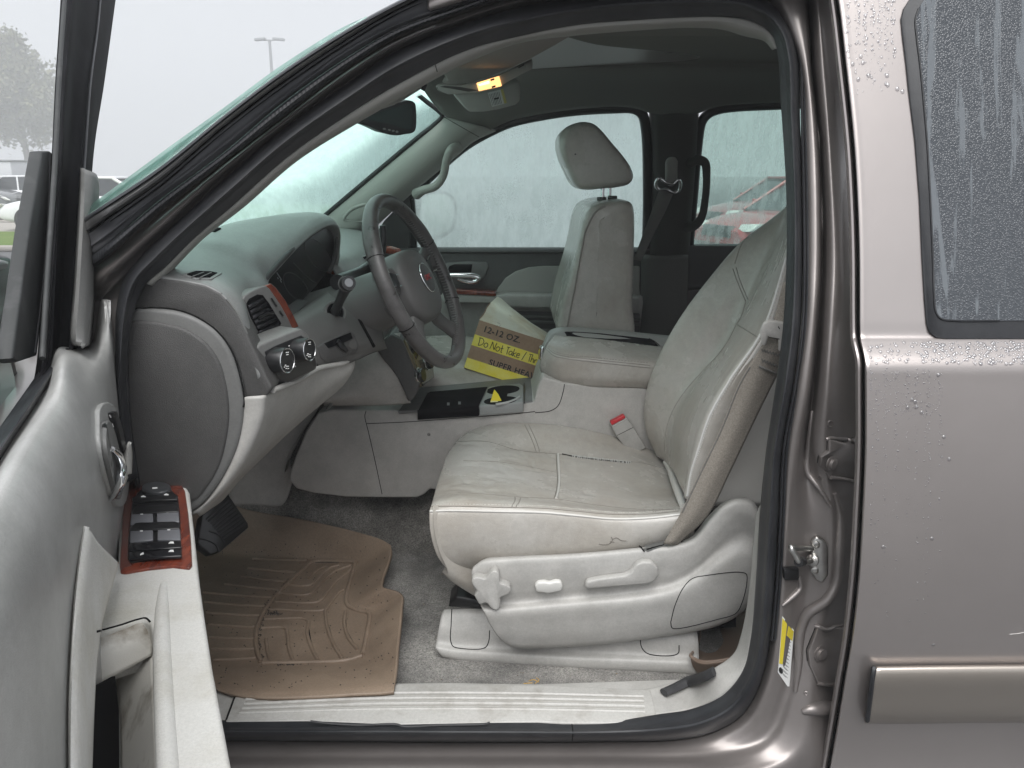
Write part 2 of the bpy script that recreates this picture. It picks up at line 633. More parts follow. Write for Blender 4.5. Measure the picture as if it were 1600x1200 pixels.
wheel_m = M("steering_leather", (0.078, 0.074, 0.072), 0.36, col2=(0.035, 0.033, 0.032), nscale=26, nlo=0.48, nhi=0.7, bump=0.35, bscale=600, voro=True, dist=0.0006, rough2=0.25)
hub_m = M("steering_hub_plastic", (0.088, 0.086, 0.083), 0.5, bump=0.3, bscale=800, voro=True, dist=0.0005)
red_m = M("red_button", (0.55, 0.03, 0.04), 0.4)
yellow_m = M("yellow_print", (0.72, 0.58, 0.045), 0.6)
white_m = M("white_print", (0.80, 0.80, 0.78), 0.5)
cardboard = M("cardboard", (0.36, 0.245, 0.17), 0.85, col2=(0.32, 0.215, 0.15), nscale=12, bump=0.15, bscale=300, spec=0.1)
cardboard_in = M("worn_white_card", (0.80, 0.77, 0.67), 0.8, col2=(0.62, 0.51, 0.36), nscale=10, nlo=0.45, nhi=0.75, bump=0.3, bscale=60, dist=0.002, spec=0.1)
box_yellow = M("yellow_box_print", (0.84, 0.70, 0.07), 0.7, col2=(0.86, 0.76, 0.20), nscale=25, spec=0.2)
ink = M("black_ink", (0.012, 0.012, 0.012), 0.6)
gap_m = M("panel_gap", (0.010, 0.010, 0.010), 0.9, spec=0.05)
thread = M("thread", (0.62, 0.60, 0.56), 0.7)
thread_dark = M("dark_thread", (0.25, 0.235, 0.21), 0.7)
seam_m = M("leather_seam", (0.17, 0.155, 0.135), 0.7)
lamp_m = M("lit_lamp_lens", (0.9, 0.6, 0.3), 0.4, emit=(1.0, 0.50, 0.18), estr=0.75)
lamp_hot = M("lit_lamp_bulb", (0.9, 0.8, 0.5), 0.4, emit=(1.0, 0.74, 0.32), estr=1.3)
glass_front = wet_glass("rain_streaked_windshield", (0.80, 0.95, 0.91), (0.82, 0.96, 0.92), 0.48, 0.66, (60, 14, 14), 260, 0.22)
glass_side = wet_glass("fogged_side_glass", (0.86, 0.96, 0.93), (0.90, 0.97, 0.95), 0.42, 0.62, (34, 34, 5), 190, 0.22)
glass_rear = wet_glass("rain_spotted_side_glass", (0.74, 0.85, 0.81), (0.78, 0.90, 0.86), 0.08, 0.32, (40, 40, 7), 210, 0.30)

grain(mat_m, 220, .86, 1.12)
grain(belt_m, 500, .75, 1.2)
grain(leather, 60, .94, 1.05)
grain(plastic_dark, 700, .85, 1.15)
grain(plastic_beige, 260, .93, 1.06)
grain(cardboard, 90, .92, 1.06)
channel_m = M("sooty_channel_grey", (0.12, 0.122, 0.128), 0.40, col2=(0.085, 0.086, 0.092), nscale=10, spec=0.3)
column_m = M("column_grey_plastic", (0.105, 0.103, 0.099), 0.5, bump=.15, bscale=900, dist=.0004)
leather.node_tree.nodes["Principled BSDF"].inputs["Coat Weight"].default_value = .22
leather.node_tree.nodes["Principled BSDF"].inputs["Coat Roughness"].default_value = .28
for g_ in (plastic_light, plastic_console, door_pad, plastic_dark, plastic_mid, dash_top):
    grain(g_, 11, .88, 1.06)
    grain(g_, 240, .93, 1.06)
cluster_m = M("cluster_black", (0.006, 0.006, 0.008), 0.3, spec=0.25)
# ================================================================== OUTSIDE
asphalt = M("wet_asphalt", (0.085, 0.087, 0.09), 0.55, col2=(0.06, 0.062, 0.065), nscale=1.5, bump=0.5, bscale=60, dist=0.004)
grass_m = M("lawn_green", (0.095, 0.165, 0.030), 0.9, col2=(0.13, 0.18, 0.045), nscale=0.8, bump=0.6, bscale=20, dist=0.05, spec=0.1)
concrete = M("pale_concrete", (0.36, 0.34, 0.31), 0.85, col2=(0.30, 0.28, 0.25), nscale=2)

def sheet(name, x0, x1, y0, y1, z, mat, n=2):
    V = [(x0 + (x1 - x0) * i / n, y0 + (y1 - y0) * j / n, z) for j in range(n + 1) for i in range(n + 1)]
    return mesh_obj(name, V, grid_faces(n + 1, n + 1), mat, None, False, None, "structure", bvh=False)

sheet("ground", -300, 300, -300, 300, 0.0, asphalt, 4)
sheet("lawn", -60, -6, 14.9, 19.6, 0.06, grass_m)
sheet("footpath", -60, -6, 19.7, 23.5, 0.05, concrete)
sheet("lawn", -60, -6, 25.5, 38.0, 0.07, grass_m)
for yy, nm in ((14.75, "kerb"), (23.6, "kerb")):
    prism(nm, [(-60, yy, 0), (-6, yy, 0), (-6, yy + .15, 0), (-60, yy + .15, 0)], (0, 0, .12), concrete, None, 0.02, 1, kind="structure")

HX, HY0, HY1, HZ = 120.0, -45.0, 125.0, 20.5
V = [(x, y, z) for z in (-1.0, HZ) for y in (HY0, HY1) for x in (-HX, HX)]
haze = mesh_obj("haze", V, [(0, 2, 3, 1), (4, 5, 7, 6), (0, 1, 5, 4), (2, 6, 7, 3), (0, 4, 6, 2), (1, 3, 7, 5)], None, None, False, None, "stuff", bvh=False)
hm = bpy.data.materials.new("fog")
hm.use_nodes = True
hm.node_tree.nodes.remove(hm.node_tree.nodes["Principled BSDF"])
pv = hm.node_tree.nodes.new("ShaderNodeVolumePrincipled")
pv.inputs["Color"].default_value = (0.93, 0.94, 0.96, 1)
pv.inputs["Density"].default_value = 0.0075
pv.inputs["Anisotropy"].default_value = 0.0
hm.node_tree.links.new(pv.outputs[0], hm.node_tree.nodes["Material Output"].inputs["Volume"])
haze.data.materials.append(hm)

# ---- lamp post with two heads
lamp_grey = M("galvanised_grey", (0.20, 0.21, 0.22), 0.6)
lx = W(421, 62, 96.0)
LH = lx.z
lp = empty("street_lamp", (lx.x, lx.y, 0), "grey double-headed parking lot lamp post fading into the fog", "lamp post")
tube("pole", [(lx.x, lx.y, 0), (lx.x, lx.y, LH)], [0.24, 0.16], lamp_grey, lp, 10)
tube("base", [(lx.x, lx.y, 0), (lx.x, lx.y, 1.0)], 0.45, concrete, lp, 14)
for s in (-1, 1):
    tube("arm", [(lx.x, lx.y, LH - .1), (lx.x + s * .75, lx.y, LH)], 0.09, lamp_grey, lp, 8)
    prism("lamp_head", [(lx.x + s * .42, lx.y - .38, LH - .06), (lx.x + s * 1.68, lx.y - .32, LH - .15), (lx.x + s * 1.72, lx.y + .32, LH - .15), (lx.x + s * .42, lx.y + .38, LH - .06)], (0, 0, .28), lamp_grey, lp, 0.06, 2)

# ---- tree
bark = M("bark", (0.12, 0.10, 0.085), 0.9, bump=0.5, bscale=20, dist=0.02)
leaf_m = M("autumn_green_leaves", (0.10, 0.115, 0.06), 0.7, col2=(0.15, 0.14, 0.075), nscale=1.2)
def make_tree(px, base_y, top_z, dist, rad, label, seed, nl):
    rg = np.random.default_rng(seed)
    X = (px - 800) / FPX * dist
    Y = CAM.y + dist * 0.985
    root = empty("tree", (X, Y, 0), label, "tree", "trees across the parking lot")
    lines = [[(X, Y, 0), (X + .2, Y, top_z * .2), (X - .1, Y, top_z * .5), (X + .2, Y + .2, top_z * .9)]]
    tv, tf = tube_geo(cr(lines[0], 14), [0.36, 0.28, 0.18, 0.05], 8)
    bv, bf = [], []
    ends = []
    for k in range(30):
        h = top_z * .24 + (top_z * .62) * (k / 29.0)
        a = k * 2.4 + rg.uniform(-.3, .3)
        L = rad * (1.05 - 0.97 * (k / 29.0) ** .85) * rg.uniform(.75, 1.1)
        p0 = Vector((X, Y, h)); p1 = p0 + Vector((math.cos(a) * L * .55, math.sin(a) * L * .55, L * .35))
        p2 = p0 + Vector((math.cos(a) * L, math.sin(a) * L, L * .55))
        v, f = tube_geo(cr([p0, p1, p2], 7), [0.11, 0.06, 0.025], 5)
        o = len(bv); bv += v; bf += [tuple(i + o for i in q) for q in f]
        for t in (.3, .45, .6, .8, 1.0):
            ends.append(p0.lerp(p1, t / .6) if t < .6 else p1.lerp(p2, (t - .6) / .4))
    mesh_obj("trunk", tv, tf, bark, root, bvh=False)
    mesh_obj("branches", bv, bf, bark, root, bvh=False, kind="stuff")
    LV, LF = [], []
    for e in ends:
        for _ in range(nl):
            c = np.array(e) + rg.normal(0, .68, 3)
            s = rg.uniform(.15, .32)
            u = rg.normal(0, 1, 3); u /= np.linalg.norm(u)
            v = np.cross(u, rg.normal(0, 1, 3)); v /= np.linalg.norm(v)
            k = len(LV)
            LV += [c - u * s, c + v * s * .6, c + u * s, c - v * s * .6]
            LF.append((k, k + 1, k + 2, k + 3))
    mesh_obj("crown", LV, LF, leaf_m, root, smooth=False, sharp=None, bvh=False, kind="stuff")
make_tree(80, 325, 16.4, 88.0, 6.6, "leafy tree with a broad crown seen past the open driver door", 3, 95)

# ---- other parked vehicles
tyre_m = M("tyre", (0.02, 0.02, 0.02), 0.8)
rim_m = M("alloy_rim", (0.45, 0.45, 0.46), 0.35, 0.9)
car_glass = M("car_window_glass", (0.03, 0.035, 0.04), 0.08, spec=0.8)
lens_m = M("headlight_lens", (0.75, 0.75, 0.72), 0.15, spec=0.8)
def make_car(loc, rz, paintm, label, group=None, cat="car", suv=False, rear=False):
    root = empty("parked_car", (0, 0, 0), label, cat, group)
    L, Wd_, H = (4.7, 1.86, 1.72) if suv else (4.6, 1.80, 1.45)
    hw = Wd_ / 2
    def ring(x, zl, zh, w, wt):
        return [(x, -w * .94, zl), (x, -w, zl + .12), (x, -w, zl + (zh - zl) * .55), (x, -w * .97, zh - .06), (x, -wt, zh),
                (x, 0, zh + .03), (x, wt, zh), (x, w * .97, zh - .06), (x, w, zl + (zh - zl) * .55), (x, w, zl + .12), (x, w * .94, zl)]
    hood = .98 if suv else .86
    secs = [(-L / 2, .42, .62, hw * .70, hw * .62), (-L / 2 + .10, .28, hood - .16, hw * .90, hw * .78), (-L / 2 + .55, .22, hood - .03, hw * .99, hw * .86),
            (-L / 2 + 1.3, .2, hood + .06, hw, hw * .88), (0, .2, hood + .10, hw, hw * .88), (L / 2 - .9, .2, hood + .12, hw, hw * .87), (L / 2 - .15, .26, hood + .08, hw * .95, hw * .82), (L / 2, .42, hood - .1, hw * .8, hw * .7)]
    rings = [ring(*s) for s in secs]
    n = len(rings[0]); V = [p for r in rings for p in r]
    F = grid_faces(len(rings), n)
    F += [tuple(range(n)), tuple(reversed(range((len(rings) - 1) * n, len(rings) * n)))]
    F += [(j * n + n - 1, j * n, (j + 1) * n, (j + 1) * n + n - 1) for j in range(len(rings) - 1)]
    b = mesh_obj("body", V, F, paintm, root, True, 45, bvh=False)
    md = b.modifiers.new("sub", 'SUBSURF'); md.levels = 1; md.render_levels = 2
    x0, x1, x2, x3 = (-L / 2 + 1.15, -L / 2 + 1.95, L / 2 - .75 if suv else L / 2 - 1.45, L / 2 - .25 if suv else L / 2 - .65)
    zb = hood + .06
    gl = [(x0, zb, hw * .86), (x1, H - .05, hw * .68), (x2, H - .07, hw * .68), (x3, zb + .05, hw * .80)]
    V = [(x, s * w_, z) for s in (-1, 1) for x, z, w_ in gl]
    V += [(x0, -hw * .86, zb - .1), (x3, -hw * .80, zb - .1), (x0, hw * .86, zb - .1), (x3, hw * .80, zb - .1)]
    F = [(0, 1, 2, 3), (7, 6, 5, 4), (0, 4, 5, 1), (1, 5, 6, 2), (2, 6, 7, 3), (8, 0, 3, 9), (10, 11, 7, 4), (8, 10, 4, 0), (9, 3, 7, 11)]
    mesh_obj("windows", V, F, car_glass, root, False, None, bvh=False)
    prism("roof", [(x1 - .05, -hw * .69, H - .06), (x2 + .05, -hw * .69, H - .08), (x2 + .05, hw * .69, H - .08), (x1 - .05, hw * .69, H - .06)], (0, 0, .07), paintm, root, .03, 3)
    for s in (-1, 1):
        tube("pillar", [(x0, s * hw * .87, zb - .02), (x1, s * hw * .69, H - .03)], 0.035, paintm, root, 6)
        tube("pillar", [(x3, s * hw * .81, zb + .02), (x2, s * hw * .69, H - .05)], 0.045, paintm, root, 6)
        tube("pillar", [(-.1 + .25, s * hw * .875, zb - .05), (.25, s * hw * .69, H - .03)], 0.03, paintm, root, 6)
        prism("headlight", [(-L / 2 + .16, s * hw * .52, .62), (-L / 2 + .16, s * hw * .90, .64), (-L / 2 + .30, s * hw * .93, .76), (-L / 2 + .22, s * hw * .55, .74)], (-.12, 0, 0), lens_m, root, .02, 2)
        prism("tail_light", [(L / 2 - .12, s * hw * .55, .72), (L / 2 - .12, s * hw * .88, .72), (L / 2 - .16, s * hw * .86, .90), (L / 2 - .16, s * hw * .58, .90)], (.14, 0, 0), red_m, root, .02, 2)
        prism("wing_mirror", [(x0 + .35, s * hw * .95, zb + .02), (x0 + .35, s * (hw + .16), zb + .04), (x0 + .35, s * (hw + .15), zb + .17), (x0 + .35, s * hw * .97, zb + .14)], (.1, 0, 0), paintm, root, .03, 2)
        for xx in (-L / 2 + .9, L / 2 - .95):
            wl = lathe("wheel", (xx, s * (hw - .2), .33), (0, s, 0), [(.2, 0), (.33, .01), (.34, .1), (.33, .2), (.24, .21)], tyre_m, root, 20)
            lathe("rim", (xx, s * (hw + .005), .33), (0, s, 0), [(.23, 0), (.22, .012), (.06, .004), (.05, .02)], rim_m, wl, 14)
    prism("grille", [(-L / 2 + .09, -hw * .45, .52), (-L / 2 + .09, hw * .45, .52), (-L / 2 + .12, hw * .42, .70), (-L / 2 + .12, -hw * .42, .70)], (-.12, 0, 0), black, root, .02, 2)
    root.location = loc
    root.rotation_euler = (0, 0, rz)
    return root
red_car = M("red_car_paint", (0.40, 0.010, 0.014), 0.25, coat=0.8)
red_car2 = M("dark_red_car_paint", (0.26, 0.010, 0.016), 0.25, coat=0.8)
white_car = M("white_car_paint", (0.78, 0.79, 0.80), 0.25, coat=0.8)
dark_car = M("dark_grey_car_paint", (0.12, 0.125, 0.13), 0.25, coat=0.8)
def at_px(px, t):
    return (px - 800) / FPX * t
gr = "red cars in the row beyond the passenger side"
make_car((at_px(1195, 13.2) + 1.3, 12.9, 0), R(22), red_car, "bright red car with its headlight visible through the rear passenger window", gr)
make_car((at_px(1160, 17.5) + 1.5, 17.6, 0), R(20), red_car2, "darker red car behind the bright red one, seen through the rain-spotted glass", gr)
make_car((at_px(1330, 20.0) + 1.0, 20.8, 0), R(20), red_car, "red car farthest back in the red row, mostly hidden by the seat", gr)
make_car((at_px(22, 21.5) + 2.3, 20.6, 0), 0, white_car, "white car whose rounded nose and roof show either side of the black window frame", "white cars across the lot")
make_car((at_px(45, 29.0) + .4, 28.4, 0), R(175), white_car, "pale car with red tail lights parked beyond the lawn", "white cars across the lot")
make_car((at_px(-14, 27.0) - 1.5, 26.6, 0), R(185), dark_car, "dark grey car at the left edge beyond the lawn", suv=True)
# white box trailer far behind the tree
bx = at_px(-40, 46)
tr = empty("box_trailer", (bx, 44, 0), "pale box trailer far behind the tree", "trailer")
prism("cargo_box", [(bx - 4, 44, .7), (bx + 3.6, 44, .7), (bx + 3.6, 44, 2.15), (bx - 4, 44, 2.15)], (0, 2.4, 0), M("trailer_white", (0.62, 0.63, 0.66), .6), tr, .04, 2)
prism("roof_rail", [(bx - 4.05, 43.95, 2.12), (bx + 3.65, 43.95, 2.12), (bx + 3.65, 43.95, 2.24), (bx - 4.05, 43.95, 2.24)], (0, 2.5, 0), lamp_grey, tr, .03, 1)
for xx in (-2.6, 2.4):
    lathe("wheel", (bx + xx, 44.0, .42), (0, -1, 0), [(.25, -.2), (.42, -.19), (.42, .0), (.25, .02)], tyre_m, tr, 18)
# ================================================================== THE SUV: BODY
suv = empty("parked_suv", (0.0, 0.88, 0.0), "bronze-brown SUV with its driver door open onto a light grey leather cabin", "SUV")

# ---- roof side and A-pillar: (x, y) edges from the outer glass edge to the inner trim
XS = [110, 165, 250, 350, 440, 540, 620, 720, 860, 1000, 1130]
def erow(ys, off, xs=XS):
    return [Wf(x, y, f_body, off + (.32 if x <= 110 else 0)) for x, y in zip(xs, ys)]
E0 = [343, 303, 240, 170, 106, 40, 0, -45, -90, -110, -115]
E1 = [360, 323, 266, 185, 117, 52, 8, -38, -83, -103, -108]
E2 = [380, 342, 283, 197, 129, 62, 14, -30, -75, -95, -100]
E3 = [402, 368, 302, 226, 154, 81, 38, 5, -45, -66, -70]
E4a = [418, 383, 312, 238, 162, 91, 45, 9, -38, -60, -64]
E4 = [437, 403, 330, 253, 184, 108, 58, 19, -25, -48, -52]
E5 = [462, 425, 352, 263, 193, 118, 70, 30, -12, -35, -40]
E6r = [490, 455, 375, 280, 203, 132, 79, 40, 3, -20, -30]
def mid(a, b, t):
    return [p * (1 - t) + q * t for p, q in zip(a, b)]
ap = patch("roof_side_panel", [erow([y - 6 for y in E1], 0.02), erow(E1, -.095), erow(mid(E1, E2, .45), -.10), erow(mid(E1, E2, .8), -.095), erow(E2, -.075)], paint_dark, suv, 90, 13, 0.004)
patch("windshield_molding", [erow([y - 5 for y in E1], -.085), erow([y - 1 for y in E1], -.104), erow([y + 3 for y in E1], -.098)], rubber, ap, 90, 5, 0.003)
patch("drip_gap", [erow([y - 1 for y in E2], -.076), erow([y + 2 for y in E2], -.05), erow([y + 6 for y in E2], -.07)], black_matte, ap, 90, 5, 0.003)
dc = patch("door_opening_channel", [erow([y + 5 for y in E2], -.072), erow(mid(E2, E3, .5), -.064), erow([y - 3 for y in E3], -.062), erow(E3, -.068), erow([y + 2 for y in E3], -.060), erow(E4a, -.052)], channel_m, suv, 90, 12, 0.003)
# ribbed weatherstrip
def ribs(u, v, G):
    s = np.concatenate([[0], np.cumsum(np.linalg.norm(np.diff(G[0], axis=0), axis=1))])
    return (np.sin(s * 2 * math.pi / 0.008)[None, :] * np.sin(np.pi * v) * 0.0005)
patch("ribbed_weatherstrip", [erow(E4a, -.050), erow(mid(E4a, E4, .3), -.066), erow(mid(E4a, E4, .7), -.062), erow(E4, -.040)], rubber, dc, 900, 7, 0.003, disp=ribs)
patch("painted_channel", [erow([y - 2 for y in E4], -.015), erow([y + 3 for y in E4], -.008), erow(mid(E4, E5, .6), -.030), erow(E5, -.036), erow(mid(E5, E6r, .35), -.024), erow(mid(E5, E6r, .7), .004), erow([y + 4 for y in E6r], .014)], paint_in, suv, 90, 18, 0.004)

# ---- door seal all round the opening
ST6 = [(186, 760), (178, 640), (180, 560), (182, 480), (196, 430), (225, 394), (267, 355), (350, 280), (440, 203), (540, 132), (620, 79), (720, 38), (800, 13), (900, -6),
       (1000, -18), (1080, -20), (1150, -18), (1205, 5), (1235, 45), (1248, 95), (1250, 180), (1253, 300), (1254, 420), (1251, 510), (1240, 600), (1222, 700), (1217, 800),
       (1212, 900), (1203, 1000), (1189, 1065), (1160, 1117), (1110, 1146), (1050, 1157), (950, 1159), (750, 1160), (550, 1159), (350, 1157), (150, 1157)]
ST8 = [(215, 745), (200, 640), (197, 560), (211, 480), (228, 443), (255, 420), (300, 375), (362, 322), (450, 244), (550, 174), (628, 127), (728, 78), (806, 57), (902, 38),
       (1000, 30), (1075, 26), (1135, 26), (1177, 33), (1205, 52), (1215, 80), (1221, 165), (1229, 300), (1229, 420), (1224, 510), (1213, 600), (1198, 700), (1188, 800),
       (1182, 900), (1173, 1000), (1160, 1050), (1125, 1090), (1080, 1109), (1030, 1117), (950, 1127), (750, 1126), (550, 1126), (350, 1126), (150, 1126)]
def lp2(a, b, t):
    return [(p[0] * (1 - t) + q[0] * t, p[1] * (1 - t) + q[1] * t) for p, q in zip(a, b)]
def lrow(pts, off):
    return [Wf(x, y, f_body, off) for x, y in pts]
seal = patch("door_seal", [lrow(ST6, .012), lrow(lp2(ST6, ST8, .06), -.010), lrow(lp2(ST6, ST8, .25), -.030), lrow(lp2(ST6, ST8, .48), -.034), lrow(lp2(ST6, ST8, .66), -.018), lrow(lp2(ST6, ST8, .86), -.006), lrow(ST8, .004), lrow(lp2(ST6, ST8, 1.03), .02)],
             rubber, suv, 260, 22, 0.003)
# fine lips beside the bulb on the pillar
tubes("seal_lip", [[Wf(x + dx, y, f_body, -.012) for x, y in ST6[18:29]] for dx in (3, 8)], 0.0022, rubber, seal, 6, 60)
hsplit = [(893, 1128), (895, 1142), (894, 1157)]
seam("seal_joint", seal, gap_m, seal, hsplit, 0.0011, .0, 3)

# ---- B-pillar jamb and sill, following the corner
jy = [-40, 0, 100, 225, 400, 500, 600, 700, 800, 900]
JB = [[1180, 1200, 1248, 1251, 1254, 1252, 1240, 1222, 1217, 1212],
      [1215, 1225, 1254, 1264, 1267, 1263, 1250, 1235, 1228, 1222],
      [1250, 1255, 1263, 1275, 1278, 1272, 1262, 1247, 1240, 1236],
      [1256, 1262, 1268, 1280, 1285, 1281, 1272, 1260, 1262, 1262],
      [1264, 1270, 1275, 1287, 1293, 1289, 1281, 1272, 1290, 1285],
      [1272, 1277, 1285, 1295, 1303, 1299, 1292, 1286, 1302, 1300],
      [1282, 1290, 1300, 1306, 1317, 1312, 1306, 1306, 1316, 1312],
      [1305, 1310, 1326, 1332, 1343, 1343, 1350, 1350, 1347, 1342]]
CORN = [[(1203, 1000), (1189, 1065), (1160, 1117), (1110, 1146), (1050, 1157), (950, 1159), (750, 1160), (550, 1159), (350, 1157), (150, 1157)],
        [(1213, 1003), (1199, 1070), (1170, 1127), (1116, 1157), (1052, 1166), (950, 1167), (750, 1167), (550, 1167), (350, 1166), (150, 1166)],
        [(1230, 1008), (1215, 1080), (1185, 1140), (1124, 1168), (1054, 1175), (950, 1175), (750, 1175), (550, 1175), (350, 1175), (150, 1175)],
        [(1242, 1010), (1228, 1085), (1198, 1150), (1130, 1178), (1056, 1184), (950, 1183), (750, 1183), (550, 1183), (350, 1183), (150, 1183)],
        [(1255, 1012), (1242, 1090), (1212, 1160), (1140, 1190), (1058, 1191), (950, 1190), (750, 1190), (550, 1190), (350, 1190), (150, 1190)],
        [(1275, 1015), (1262, 1098), (1232, 1172), (1150, 1200), (1060, 1200), (950, 1198), (750, 1198), (550, 1198), (350, 1198), (150, 1198)],
        [(1290, 1015), (1275, 1105), (1245, 1180), (1160, 1212), (1062, 1212), (950, 1210), (750, 1210), (550, 1210), (350, 1210), (150, 1210)],
        [(1330, 1015), (1318, 1110), (1305, 1200), (1220, 1260), (1070, 1260), (950, 1260), (750, 1260), (550, 1260), (350, 1260), (150, 1260)]]
OFFU = [.012, -.018, -.022, .050, -.016, -.034, -.026, .05]
OFFL = [.012, -.010, -.006, .006, .000, -.004, .006, .05]
OFFB = [.012, -.002, -.014, -.026, -.046, -.062, -.075, -.030]
rows = []
for k in range(8):
    r = []
    for i, y in enumerate(jy):
        o = OFFU[k] if y <= 650 else (OFFU[k] * .5 + OFFL[k] * .5 if y <= 720 else OFFL[k])
        r.append(Wf(JB[k][i], y, f_body, o))
    for i, p in enumerate(CORN[k]):
        t = min(1, max(0, (i - .0) / 3.0))
        r.append(Wf(p[0], p[1], f_body, OFFL[k] * (1 - t) + OFFB[k] * t))
    rows.append(r)
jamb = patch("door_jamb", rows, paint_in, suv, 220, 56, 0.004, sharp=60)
# pressed ridges and step in the jamb
seam("pressed_ridge", jamb, paint_in, jamb, [[(1303, 770), (1311, 800), (1310, 860), (1305, 910), (1290, 938), (1262, 958), (1250, 985), (1248, 1040), (1243, 1080)]], [.004, .010, .010, .010, .004], .002, 6, True, 12, label="curved raised bead below the striker")
seam("pressed_ridge", jamb, paint_in, jamb, [[(1248, 900), (1250, 918), (1240, 930), (1222, 946)]], [.003, .007, .003], .001, 5, True, 10)
seam("pressed_ridge", jamb, paint_in, jamb, [[(1254, 1112), (1268, 1108), (1290, 1106), (1312, 1106)]], [.006, .015, .012], .0, 5, True, 12)
seam("pressed_ridge", jamb, paint_in, jamb, [[(1270, 642), (1264, 700), (1262, 736), (1280, 762), (1298, 790)]], [.003, .007, .003], .001, 5, True, 10)
seam("spot_weld", jamb, paint_in, jamb, [ell(1297, 662, 4, 5, 0, 14) + [(1301, 662)], ell(1281, 745, 3, 3, 0, 10), ell(1259, 1083, 3, 3, 0, 10)], .0012, .001, 3)
# black bump stop
decal("bump_stop", jamb, black, jamb, [(1222, 884), (1246, 884), (1246, 903), (1223, 903)], .012, .002, .003)

prism("hinge_pillar", [Wf(x, y, f_body, .035) for x, y in ((150, 405), (236, 372), (214, 408), (200, 436), (192, 480), (190, 560), (188, 640), (200, 760), (120, 760), (120, 470))], (0, .03, 0), paint_in, suv, .004, 1)
# ---- hinges of the rear door
def hinge(pts, bolt, br, lip):
    h = decal("door_hinge", suv, paint_in, jamb, pts, .008, .002, .002)
    c, n = hit(h, bolt[0], bolt[1])
    if c is not None:
        lathe("hinge_bolt", c, n, [(br * 1.5, 0), (br * 1.5, .0025), (br, .003), (br * .95, .008), (br * .5, .009)], paint_in, h, 14)
    for l in lip:
        seam("hinge_lip", h, paint_in, h, l, .0036, .002, 4, True, 8)
    seam("hinge_edge", h, gap_m, h, [pts[:len(pts) // 2 + 1]], .0008, .0004, 4, False)
    return h
hinge([(1336, 682), (1318, 690), (1293, 684), (1292, 703), (1279, 711), (1277, 727), (1288, 736), (1292, 745), (1312, 746), (1336, 752)], (1299, 724), .0095, [[(1293, 686), (1316, 687), (1334, 691)], [(1292, 745), (1316, 748), (1334, 752)]])
hinge([(1318, 978), (1275, 978), (1272, 986), (1260, 1015), (1262, 1037), (1273, 1060), (1277, 1069), (1306, 1069), (1318, 1065)], (1281, 1021), .0105, [[(1275, 979), (1290, 983), (1304, 980), (1316, 978)], [(1274, 1066), (1290, 1069), (1306, 1069)]])

# ---- striker
sp = decal("door_striker", suv, steel, jamb, [(1267, 843), (1275, 835), (1287, 841), (1293, 850), (1293, 895), (1285, 907), (1274, 903), (1266, 890)], .010, .0, .003)
for bx_, by_ in ((1275, 851), (1273, 891)):
    c, n = hit(sp, bx_, by_)
    lathe("striker_screw", c, n, [(.007, 0), (.0068, .002), (.004, .003), (.003, .001)], steel, sp, 12)
a, n = hit(jamb, 1272, 857); b, _ = hit(jamb, 1275, 875)
tip1, tip2 = Wf(1236, 856, f_body, -.055), Wf(1249, 878, f_body, -.055)
tube("striker_loop", [a, tip1.lerp(a, .25), tip1, tip1.lerp(tip2, .5), tip2, tip2.lerp(b, .75), b], .0052, steel, sp, 10, 30)
lathe("striker_collar", tip2.lerp(b, .75), (b - tip2).normalized(), [(.006, -.004), (.011, 0), (.011, .005), (.006, .009)], steel, sp, 12)
tube("striker_damper", [tip2 + (tip2 - b) * .05, tip2.lerp(b, .18)], .0085, black, sp, 10)

# ---- white and yellow tyre label
lab = decal("tyre_label", suv, white_m, jamb, [(1222, 962), (1240, 984), (1233, 1072), (1230, 1072), (1215, 1050), (1216, 1040)], .0012, .0, 0)
decal("label_band", lab, yellow_m, jamb, [(1222, 965), (1229, 974), (1222, 1037), (1217, 1036)], .0018, .0, 0)
decal("label_band", lab, yellow_m, jamb, [(1232, 978), (1239, 986), (1237, 1001), (1229, 993)], .0018, .0, 0)
ll = []
for k in range(11):
    x0 = 1227.5 - k * .55; y0 = 996 + k * 5.5
    ll.append([(x0, y0), (x0 + 4.2, y0 + 4), (x0 + 8.5, y0 + 8.5)])
    ll.append([(x0 + 1, y0 + 2.5), (x0 + 6.2, y0 + 7.5)])
seam("label_print", lab, ink, lab, ll, .00035, .0, 2, kind="stuff")
seam("label_print", lab, ink, lab, [[(1224, 975), (1222, 990), (1219, 1020)], [(1226, 978), (1224, 992), (1221, 1022)]], .0004, .0006, 3, kind="stuff")
decal("label_symbol", lab, ink, jamb, ell(1219.5, 1047, 3, 5, -15, 12), .0020, .0, 0)
rows = None

# ---- rear door: outer skin
def f_door(z):
    if z > 1.292:
        return -.092 + (z - 1.292) * .30
    if z > 1.245:
        t = (1.292 - z) / .047
        return -.092 - .040 * math.sin(t * math.pi / 2)
    return -.132 - .022 * math.sin(min(1, (1.245 - z) / .75) * math.pi) + .085 * min(1, (1.245 - z) / .75) ** 2
DE = [(-60, 1298), (0, 1310), (100, 1322), (225, 1335), (330, 1341), (400, 1343), (500, 1343.5), (526, 1344), (534, 1345), (545, 1347.5), (558, 1350.5), (570, 1352), (577, 1352), (600, 1352), (700, 1352), (800, 1348), (900, 1342), (1000, 1331), (1060, 1321), (1120, 1311), (1200, 1297), (1270, 1284)]
def door_row(dx, off=0.0, xr=None):
    return [Wf(x + dx if xr is None else xr, y, f_door, off) for y, x in DE]
cols = [door_row(-1, .03), door_row(0, .004), door_row(1.5, 0), door_row(8), door_row(40), door_row(0, 0, 1450), door_row(0, 0, 1530), door_row(0, 0, 1640), door_row(0, 0, 1900), door_row(0, 0, 2300)]
rdoor = patch("rear_door", cols, paint, suv, 260, 50, 0.004, sharp=60)
